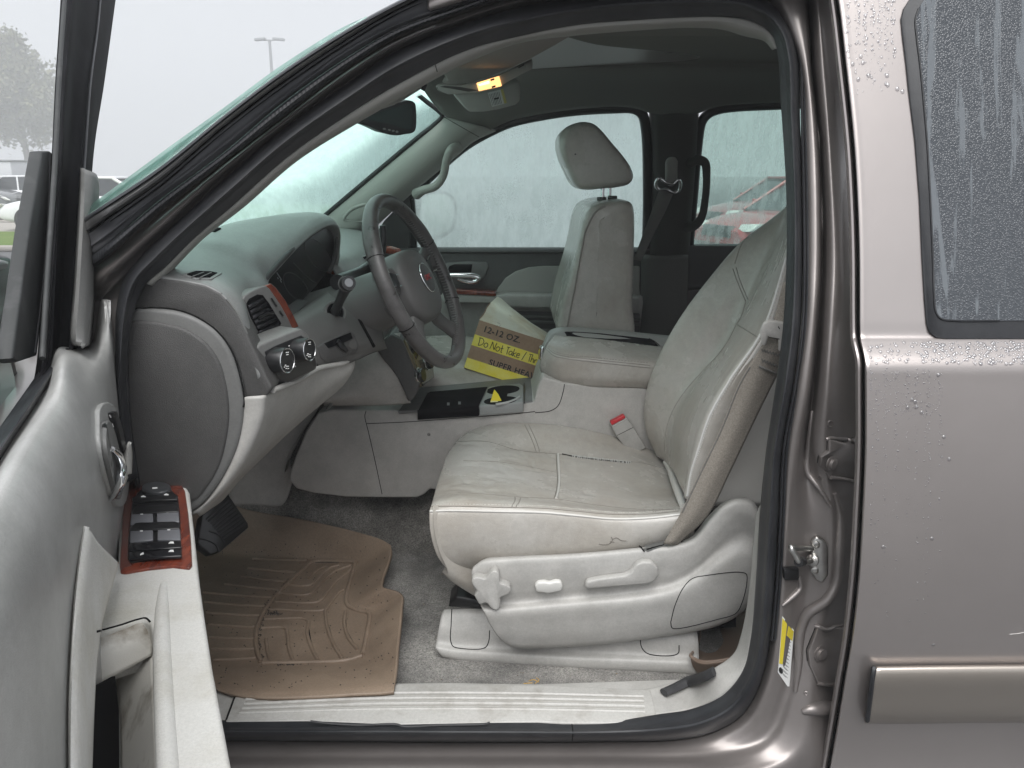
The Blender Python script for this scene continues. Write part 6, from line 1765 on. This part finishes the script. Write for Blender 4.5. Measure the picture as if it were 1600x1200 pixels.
patch("tray_inside", [[W(x, y, Y - .062) for x, y, Y in r] for r in (
    ((1084, 1030, .275), (1096, 1038, .28), (1112, 1039, .28), (1168, 1029, .28), (1230, 1019, .28)),
    ((1088, 1018, .36), (1100, 1022, .36), (1120, 1022, .36), (1168, 1015, .36), (1230, 1005, .36)),
    ((1090, 985, .50), (1100, 975, .52), (1120, 965, .52), (1168, 955, .52), (1230, 945, .52)))], tray_m, tray, 30, 16, .002)
tube("tray_rim", [W(x, y, Y - .062) for x, y, Y in ((1094, 980, .48), (1092, 1000, .40), (1082, 1020, .30), (1080, 1026, .268), (1093, 1033, .265), (1110, 1034, .265), (1168, 1024, .265), (1230, 1014, .265))], .0035, tray_m, tray, 8, 40)

# ================================================================== CARDBOARD BOX
BO = W(749, 500, 1.14)
BR_ = W(849, 532, 1.12)
BL = W(731, 576, 1.09)
ex = (BR_ - BO); wpx = ex.length; ex.normalize()
ey = (BL - BO); hgt = ey.length; ey = (ey - ex * ey.dot(ex)).normalized()
ez = ex.cross(ey).normalized()
if ez.y < 0: ez = -ez
BW, BH, BD = wpx * 1.35, hgt, .19
def bp3(u, v, d=0.0):
    return BO + ex * u + ey * v + ez * d
box = empty("cardboard_box", tuple(bp3(BW / 2, BH, BD / 2)), "torn open cardboard box with a handwritten note on yellow, on the passenger seat", "box")
prism("front_panel", [bp3(0, 0), bp3(BW, 0), bp3(BW, BH), bp3(0, BH)], ez * .004, cardboard, box, .001, 1)
prism("side_panel", [bp3(0, .01, .0045), bp3(0, BH, .0045), bp3(0, BH, BD), bp3(0, .01, BD)], ex * .004, cardboard, box, .001, 1)
prism("back_panel", [bp3(0, 0, BD), bp3(BW, 0, BD), bp3(BW, BH, BD), bp3(0, BH, BD)], ez * .004, cardboard_in, box, .001, 1)
prism("bottom_panel", [bp3(.004, BH - .004, .005), bp3(BW, BH - .004, .005), bp3(BW, BH - .004, BD), bp3(.004, BH - .004, BD)], ey * .004, cardboard, box, .001, 1)
# top flap, torn and worn white, lying back
fl = [W(x, y, Y) for x, y, Y in ((749, 499, 1.142), (762, 479, 1.20), (767, 472, 1.22), (777, 463, 1.26), (783, 466, 1.27), (800, 481, 1.27), (830, 504, 1.27), (856, 520, 1.27), (856, 534, 1.12), (849, 532, 1.121))]
flap = prism("top_flap", fl, (0, .002, -.004), cardboard_in, box, .001, 1)
seam("flap_tear", flap, cardboard, flap, [[(750, 498), (756, 490), (761, 481), (766, 474)]], .0016, .001, 1.5)
seam("flap_scuff", flap, M("grey_scuff", (.30, .29, .25), .8), flap, [[(776, 508), (779, 510)], [(777, 504), (781, 506)], [(795, 492), (799, 495)], [(780, 510), (782, 508)]], .0006, .0004, 1, kind="stuff")
# printed bands: parallel to the top edge
def band(v0, v1, mat, nm, u0=0.0005, u1=None, w0=None):
    u1 = u1 or BW - .001
    return prism(nm, [bp3(u0, v0, -.0008), bp3(u1, v0, -.0008), bp3(u1, v1, -.0008), bp3(u0, v1, -.0008)], ez * .0012, mat, box, 0, 0)
band(.30 * BH, .525 * BH, box_yellow, "yellow_band")
yb = prism("yellow_base", [bp3(.0005, .79 * BH, -.0024), bp3(BW * .98, .79 * BH, -.0024), bp3(BW * .98, BH, -.0024), bp3(.0005, BH, -.0024)], ez * .0024, box_yellow, box, 0, 0)
S = wpx / 100.0 / math.cos(math.atan2(32, 100)) if False else wpx / math.hypot(100, 32)
letter("printed_text", "12-12 OZ.", bp3(.07 * BW, .145 * BH, -.0014), ex, -ey, .175 * BH, ink, box, .0003, 'LEFT', 0.0, 1.05, .0003)
letter("printed_text", "SUPER HEAVY DUTY", bp3(.245 * BW, .745 * BH, -.0014), ex, -ey, .165 * BH, ink, box, .0003, 'LEFT', 0.0, 1.05, .0004)
# handwriting, as strokes in units of the letter height
def hand(strokes, u, v, h):
    return [[bp3(u + x * h, v + (1 - y) * h, -.0016) for x, y in s] for s in strokes]
G = {'D': ([[(0, 1.0), (.06, .5), (.05, 0)], [(-.1, .96), (.35, .98), (.62, .62), (.45, .2), (.02, -.02)]], .80),
     'o': ([[(.3, .62), (.08, .48), (.04, .18), (.24, 0), (.48, .18), (.48, .5), (.3, .62), (.2, .58)]], .62),
     'N': ([[(0, 0), (.06, .5), (.1, 1.0)], [(.1, 1.0), (.35, .45), (.56, .04)], [(.56, .04), (.6, .55), (.66, 1.02)]], .80),
     't': ([[(.2, .95), (.2, .4), (.24, .02), (.36, .02)], [(.02, .52), (.4, .56)]], .50),
     'T': ([[(.22, .98), (.2, .4), (.24, 0)], [(0, .92), (.42, .98)]], .46),
     'a': ([[(.42, .52), (.2, .58), (.04, .3), (.16, .04), (.38, .2), (.44, .52)], [(.44, .52), (.44, .2), (.54, .02)]], .60),
     'k': ([[(.06, 1.0), (.04, .5), (.06, 0)], [(.42, .58), (.08, .28), (.46, .0)]], .52),
     'e': ([[(.06, .3), (.42, .36), (.34, .6), (.12, .52), (.06, .2), (.24, 0), (.48, .12)]], .60),
     '/': ([[(.3, 1.05), (.14, .5), (0, -.1)]], .42),
     'h': ([[(.06, 1.0), (.04, .5), (.04, 0)], [(.04, .32), (.24, .52), (.36, .3), (.38, 0)]], .50),
     'r': ([[(.04, .5), (.06, 0)], [(.06, .3), (.2, .5), (.36, .48)]], .44),
     ' ': ([], .36)}
u_, strokes = .07 * BW, []
hh = .155 * BH
for ch in "Do Not Take / Thr":
    g, adv = G[ch]
    strokes += hand(g, u_, .335 * BH, hh)
    u_ += adv * hh * .90
tubes("handwriting", strokes, .0011, ink, box, 5, 14)
# ================================================================== OPEN DRIVER DOOR
door = empty("driver_door", tuple(DH), parent=suv)
def drw(pts, v):
    return [Wd(x, y, v) for x, y in pts]
# outer shell behind the trim
D0 = [(149, 467), (142, 525), (118, 543), (88, 547), (70, 606), (0, 718), (-110, 900), (-260, 1150)]
D1 = [(156, 468), (150, 540), (128, 560), (104, 580), (86, 632), (24, 735), (-70, 915), (-210, 1180)]
D2 = [(163, 468), (160, 540), (145, 590), (128, 630), (108, 680), (62, 770), (-10, 940), (-130, 1220)]
D3 = [(168, 469), (170, 540), (165, 600), (155, 650), (145, 700), (110, 800), (62, 960), (0, 1250)]
D4 = [(169, 474), (178, 545), (182, 610), (183, 655), (176, 730), (140, 830), (104, 985), (90, 1260)]
D5 = [(170, 480), (184, 580), (190, 640), (194, 690), (192, 780), (172, 870), (152, 985), (150, 1260)]
D6 = [(170, 490), (190, 640), (199, 690), (206, 725), (204, 800), (198, 900), (186, 1000), (190, 1260)]
tp = patch("door_trim", [drw(D0, -.035), drw(D1, .000), drw(D2, .016), drw(D3, .024), drw(D4, .022), drw(D5, .012), drw(D6, .004)], door_pad, door, 70, 60, .006, sharp=70)
patch("trim_edge", [drw([(152, 469), (166, 471), (182, 560), (194, 640), (207, 722), (214, 760)], -.02), drw([(160, 467), (169, 469), (184, 560), (196, 640), (209, 722), (216, 760)], .0), drw([(166, 471), (169, 474), (181, 560), (193, 640), (206, 722), (212, 760)], .022)], door_pad, door, 40, 8, .003)
# door shell (outer skin side) so that it has real thickness
sh = [(160, 470), (10, 700), (-260, 1120), (-200, 1500), (140, 1500), (200, 1100), (214, 760), (196, 640)]
prism("door_shell", [Wd(x, y, -.045) for x, y in sh], -DN * .09, paint, door, .01, 2)
# window channel
patch("belt_seal", [drw([(112, 545), (70, 610), (0, 720), (-110, 905)], -.030), drw([(104, 545), (64, 606), (-6, 712), (-116, 890)], -.026), drw([(92, 545), (56, 600), (-12, 700), (-122, 875)], -.045), drw([(84, 545), (50, 596), (-16, 690), (-128, 860)], -.055)], rubber, door, 30, 12, .004)
# front post of the window frame
FP = [[(97, -40), (92, 40), (86, 130), (81, 235), (75, 330), (66, 450), (58, 560), (50, 610)],
      [(112, -40), (107, 40), (101, 130), (95, 235), (88, 330), (80, 450), (74, 560), (66, 600)],
      [(130, -40), (124, 40), (116, 130), (110, 235), (104, 330), (98, 450), (92, 560), (84, 600)],
      [(150, -40), (143, 40), (133, 130), (127, 235), (120, 330), (112, 450), (106, 560), (98, 590)],
      [(172, -40), (166, 40), (150, 130), (139, 235), (132, 330), (124, 450), (116, 560), (108, 580)],
      [(186, -40), (178, 20), (163, 130), (147, 235), (140, 330), (132, 450), (122, 560), (114, 575)]]
fpv = [-.065, -.040, -.052, -.036, -.030, -.060]
fp = patch("window_frame", [drw(r, v) for r, v in zip(FP, fpv)], frame_black, door, 40, 30, .008)
tubes("frame_bead", [drw([(104, -40), (98, 40), (92, 130), (87, 235), (81, 330), (73, 450), (66, 560)], -.036)], .004, sail_m, fp, 8, 40)
tubes("frame_bead", [drw([(160, -40), (153, 40), (141, 130), (133, 235), (126, 330), (118, 450), (110, 560)], -.028)], .003, rubber, fp, 8, 40)
# dark inner sail panel and grey post cover
so = [(66, 237), (78, 236), (82, 239), (79, 330), (70, 450), (58, 556), (28, 566), (20, 560), (32, 470), (46, 360)]
sp_ = prism("mirror_sail", [Wd(x, y, -.062) for x, y in so], -DN * .02, sail_m, door, .003, 2)
seam("sail_edge", sp_, rubber, sp_, [[(78, 240), (75, 330), (66, 450), (54, 552)], [(30, 565), (56, 556)]], .0016, .0, 6)
PC = [[(125, 262), (121, 330), (115, 440), (109, 530), (112, 538)], [(132, 264), (129, 330), (123, 440), (118, 532), (120, 540)], [(143, 268), (142, 330), (138, 440), (131, 532), (130, 541)], [(152, 275), (152, 330), (149, 440), (140, 530), (138, 540)], [(155, 285), (155, 335), (152, 440), (144, 522), (141, 538)]]
patch("post_cover", [drw(r, v) for r, v in zip(PC, (-.028, -.008, .002, -.004, -.022))], plastic_mid, door, 30, 16, .006)
prism("post_cover_cap", [Wd(x, y, v) for x, y, v in ((125, 263, -.026), (132, 264, -.008), (143, 268, .001), (152, 276, -.005), (154, 284, -.02), (140, 272, -.03))], (0, 0, -.012), plastic_mid, door, .002, 1)
# handle pocket
hp = [(148, 642), (153, 633), (162, 629), (172, 635), (181, 655), (190, 690), (196, 722), (196, 760), (188, 790), (178, 792), (168, 770), (156, 730), (149, 690)]
hb = decal("handle_bezel", door, door_pad, tp, hp, .006, .002, .002, 50)
hr_ = decal("handle_recess", door, plastic_mid, [tp, hb], [(158, 660), (163, 656), (170, 670), (178, 700), (184, 735), (183, 770), (178, 780), (170, 755), (160, 715), (157, 688)], .0075, 0, .001, 40)
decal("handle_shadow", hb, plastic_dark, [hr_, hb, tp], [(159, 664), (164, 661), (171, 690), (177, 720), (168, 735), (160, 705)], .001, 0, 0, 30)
hpts = [hit([hr_, hb, tp], x, y)[0] for x, y in ((171, 779), (176, 766), (179, 748), (180, 730), (178, 714), (174, 702))]
hpts = [p + DN * d for p, d in zip([q for q in hpts if q is not None], (.002, .006, .008, .008, .006, .001))]
tube("door_handle", hpts, [.004, .006, .007, .007, .006, .004], chrome, door, 12, 24)
decal("lock_slider", door, black, [hb, tp], [(168, 646), (172, 643), (178, 658), (184, 682), (188, 704), (187, 708), (184, 706), (178, 684), (172, 662)], .009, 0, .001)
seam("lock_symbols", hb, white_m, bpy.data.objects["lock_slider"], [[(171, 648), (173, 652)], [(175, 662), (177, 667)], [(184, 698), (186, 703)]], .0010, .0, 1)
# beige lower trim
LB = [[(128, 828), (122, 870), (113, 960), (107, 1080), (106, 1280)], [(133, 822), (126, 870), (117, 960), (111, 1080), (111, 1280)], [(140, 828), (134, 880), (127, 960), (121, 1080), (121, 1280)], [(152, 846), (150, 890), (144, 970), (138, 1060), (133, 1280)], [(186, 880), (172, 930), (158, 988), (150, 1068), (142, 1280)]]
bol = patch("lower_bolster", [drw(r, v) for r, v in zip(LB, (.018, .026, .030, .031, .029))], plastic_beige, door, 40, 20, .006)
AZ = .985
at_o = [(190, 700), (197, 690), (205, 692), (214, 722), (250, 738), (284, 748), (296, 768), (303, 830), (309, 890), (318, 955), (331, 1040), (346, 1120), (364, 1215), (385, 1320), (250, 1320), (243, 1150), (239, 1040), (237, 985), (233, 971), (222, 968), (190, 977), (150, 989), (158, 940), (170, 885), (184, 880), (186, 800)]
arm = prism("armrest", [Wz(x, y, AZ) for x, y in at_o], (0, 0, -.075), plastic_beige, door, .024, 5, sharp=60)
tube("armrest_pad_ridge", [Wz(x, y, AZ - .004) for x, y in ((256, 915), (254, 950), (254, 1020), (258, 1120), (264, 1220), (270, 1320))], [.006, .010, .011, .011, .011, .011], plastic_beige, door, 14, 30)
patch("pull_pocket_front", [[Wz(150, 990, AZ - .004), Wz(190, 980, AZ - .004), Wz(236, 970, AZ - .004)], [Wz(148, 1020, AZ - .020), Wz(190, 1008, AZ - .020), Wz(238, 990, AZ - .020)], [Wz(146, 1074, AZ - .055), Wz(190, 1050, AZ - .050), Wz(238, 1024, AZ - .045)]], plastic_soiled, door, 20, 12, .004)
seam("pocket_gap", door, gap_m, [arm, bol], [[(151, 987), (190, 976), (215, 968), (228, 966), (235, 972)]], .0013, .0, 2)
patch("pocket_wall", [[Wz(238, 1022, AZ - .046), Wz(240, 1080, AZ - .05), Wz(246, 1200, AZ - .05), Wz(252, 1320, AZ - .05)], [Wz(205, 1040, AZ - .075), Wz(212, 1090, AZ - .085), Wz(216, 1200, AZ - .10), Wz(220, 1320, AZ - .10)], [Wz(178, 1056, AZ - .10), Wz(186, 1110, AZ - .12), Wz(188, 1200, AZ - .14), Wz(188, 1320, AZ - .14)]], plastic_soiled, door, 24, 14, .004)
prism("pocket_shade_panel", [Wd(x, y, .027) for x, y in ((147, 1074), (180, 1056), (186, 1110), (187, 1300), (134, 1300), (140, 1120))], -DN * .004, black_matte, door, 0, 0)  # flat black panel on the trim; the pocket's shade is put into colour
patch("pocket_liner", [drw([(146, 1072), (142, 1110), (137, 1170), (134, 1290)], .028), drw([(152, 1070), (150, 1110), (148, 1170), (146, 1290)], .015), drw([(158, 1066), (157, 1110), (154, 1170), (152, 1290)], .0)], plastic_mid, door, 20, 8, .003)
prism("pocket_shelf", [Wz(x, y, AZ - .16) for x, y in ((134, 1178), (185, 1165), (186, 1194), (134, 1204))], (0, 0, -.01), door_pad, door, .002, 1)
# leading lip of beige by the wood
patch("armrest_lip", [drw([(190, 760), (191, 720), (195, 700), (200, 690)], .03), drw([(196, 745), (198, 720), (201, 702), (203, 690)], .045), drw([(206, 740), (207, 725), (207, 708), (205, 692)], .035)], plastic_beige, door, 14, 8, .004)
# wood switch panel
WZ_ = AZ + .004
wp_o = [(195, 748), (198, 743), (215, 741), (240, 742), (262, 745), (280, 751), (289, 766), (294, 800), (298, 840), (300, 882), (296, 887), (270, 884), (230, 888), (196, 894), (188, 893), (187, 885), (190, 830), (193, 780)]
wpn = prism("switch_panel", [Wz(x, y, WZ_) for x, y in wp_o], (0, 0, -.006), wood, door, .002, 2)
sb_o = [(206, 785), (210, 778), (214, 770), (222, 762), (236, 758), (252, 756), (264, 760), (272, 770), (278, 778), (281, 800), (282, 830), (284, 868), (240, 872), (204, 878), (199, 872), (201, 830)]
sbs = prism("switch_base", [Wz(x, y, WZ_ + .003) for x, y in sb_o], (0, 0, -.004), black, door, .0015, 2)
def ZB(x, y, dz):
    return Wz(x, y, WZ_ + .003 + dz)
knob_e = ell(244, 760.5, 23, 8.5, -1, 24)
mk = prism("mirror_knob", [ZB(x, y, .010) for x, y in knob_e], (0, 0, -.012), M("switch_grey", (.05, .052, .055), .3), door, .003, 3)
decal("switch_symbol", mk, white_m, mk, [(238, 762), (246, 761.5), (246, 763.5), (238, 764)], .0006, 0)
for o_ in ([(206, 778), (218, 771), (270, 768), (278, 774), (277, 780), (250, 781), (208, 784)],):
    pb = prism("mirror_selector", [ZB(x, y, .005) for x, y in o_], (0, 0, -.005), black, door, .0015, 2)
for x, y in ((224, 776), (260, 773)):
    decal("switch_symbol", pb, white_m, pb, [(x - 4, y), (x, y - 1.5), (x + 4, y), (x + 3.5, y + 1), (x - 3.5, y + 1)], .0006, 0)
prism("window_switch_ridge", [ZB(x, y, .006) for x, y in ((208, 795), (214, 789), (272, 787), (278, 792), (278, 799), (206, 802))], (0, 0, -.006), black, door, .002, 2)
gsw = M("window_switch_grey", (.17, .172, .185), .25, spec=.6)
q4 = (((204, 801), (239, 798), (239, 816), (204, 820)), ((245, 798), (279, 797), (280, 815), (245, 815)), ((203, 827), (239, 825), (239, 843), (203, 847)), ((246, 825), (281, 823), (282, 843), (246, 843)))
for k, q in enumerate(q4):
    ws_ = prism("window_switch", [ZB(x, y, .004) for x, y in q], (0, 0, -.004), gsw, door, .0012, 2)
    cx, cy_ = sum(p[0] for p in q) / 4, sum(p[1] for p in q) / 4 - 6
    decal("switch_symbol", ws_, white_m, ws_, [(cx - 2.2, cy_ - 1), (cx + 2.2, cy_ - 1.2), (cx + 2.2, cy_ + 1), (cx - 2.2, cy_ + 1.2)], .0005, 0)
prism("window_switch_ridge", [ZB(x, y, .006) for x, y in ((204, 822), (212, 816), (274, 814), (281, 817), (281, 825), (203, 828))], (0, 0, -.006), black, door, .002, 2)
for o_, sy in ((((202, 848), (282, 844), (283, 855), (201, 860)), (268, 848)), (((201, 862), (283, 857), (284, 868), (202, 873)), (268, 861))):
    b_ = prism("lock_switch", [ZB(x, y, .005) for x, y in o_], (0, 0, -.005), black_gloss, door, .0015, 2)
    decal("switch_symbol", b_, white_m, b_, [(sy[0] - 5, sy[1] + 1.5), (sy[0] - 2, sy[1] - 1.5), (sy[0] + 3, sy[1] - 1.5), (sy[0] + 4, sy[1] + 1.5)], .0005, 0)
    if sy[1] > 850:
        decal("switch_symbol", b_, white_m, b_, [(219, 866), (224, 863), (225, 866), (219, 868)], .0005, 0)
# outside mirror seen through the window opening
mo_ = [(-60, 400), (8, 398), (20, 404), (26, 430), (24, 470), (6, 540), (-60, 560)]
mhs = prism("door_mirror", [Wd(x, y, -.16) for x, y in mo_], -DN * .10, black, door, .02, 3, 50)
mg = prism("mirror_glass", [Wd(x, y, -.085) for x, y in ((-70, 560), (-20, 528), (2, 536), (16, 560), (24, 590), (27, 620), (12, 655), (-70, 800))], -DN * .01, M("tinted_mirror", (.55, .72, .68), .06, .9), door, .004, 2)
prism("mirror_shell", [Wd(x, y, -.098) for x, y in ((-80, 550), (-20, 515), (8, 526), (24, 556), (34, 596), (36, 630), (20, 670), (-80, 830))], -DN * .07, black, door, .015, 3)
prism("mirror_cap", [Wd(x, y, -.15) for x, y in ((-60, 408), (4, 404), (18, 408), (14, 420), (-60, 440))], -DN * .06, M("mirror_cap_grey", (.42, .43, .44), .35), door, .01, 2)

# rear of the cabin (kept simple, mostly hidden): second-row seat and tailgate close the space
prism("second_row_seat", [Vector((1.35, .25, .6)), Vector((1.55, .25, 1.25)), Vector((1.72, .25, 1.25)), Vector((1.6, .25, .6))], (0, 1.26, 0), leather, suv, .05, 4)
prism("tailgate", [Vector((2.3, 0.05, .45)), Vector((2.3, 1.71, .45)), Vector((2.3, 1.6, 1.8)), Vector((2.3, .16, 1.8))], (.05, 0, 0), paint, suv, .02, 2)
prism("firewall", [Vector((-1.25, .0, .35)), Vector((-1.25, 1.76, .35)), Vector((-1.12, 1.76, 1.26)), Vector((-1.12, .0, 1.26))], (-.05, 0, 0), carpet_m, suv, 0, 0)
prism("hood", [Vector((-1.05, .02, 1.22)), Vector((-1.6, -.02, 1.20)), Vector((-2.3, .02, 1.12)), Vector((-2.4, .1, 1.0)), Vector((-1.1, .02, 1.0))], (0, 1.72, 0), paint, suv, .03, 3)
prism("roof_skin", [Vector((-.14, .12, 1.80)), Vector((.2, .10, 1.90)), Vector((2.3, .10, 1.90)), Vector((2.3, 1.66, 1.90)), Vector((.2, 1.66, 1.90)), Vector((-.14, 1.64, 1.80))], (0, 0, .02), paint, suv, .004, 1)
prism("floor_pan", [Vector((-1.3, .1, .40)), Vector((2.3, .1, .40)), Vector((2.3, 1.7, .40)), Vector((-1.3, 1.7, .40))], (0, 0, .02), black_matte, suv, 0, 0)
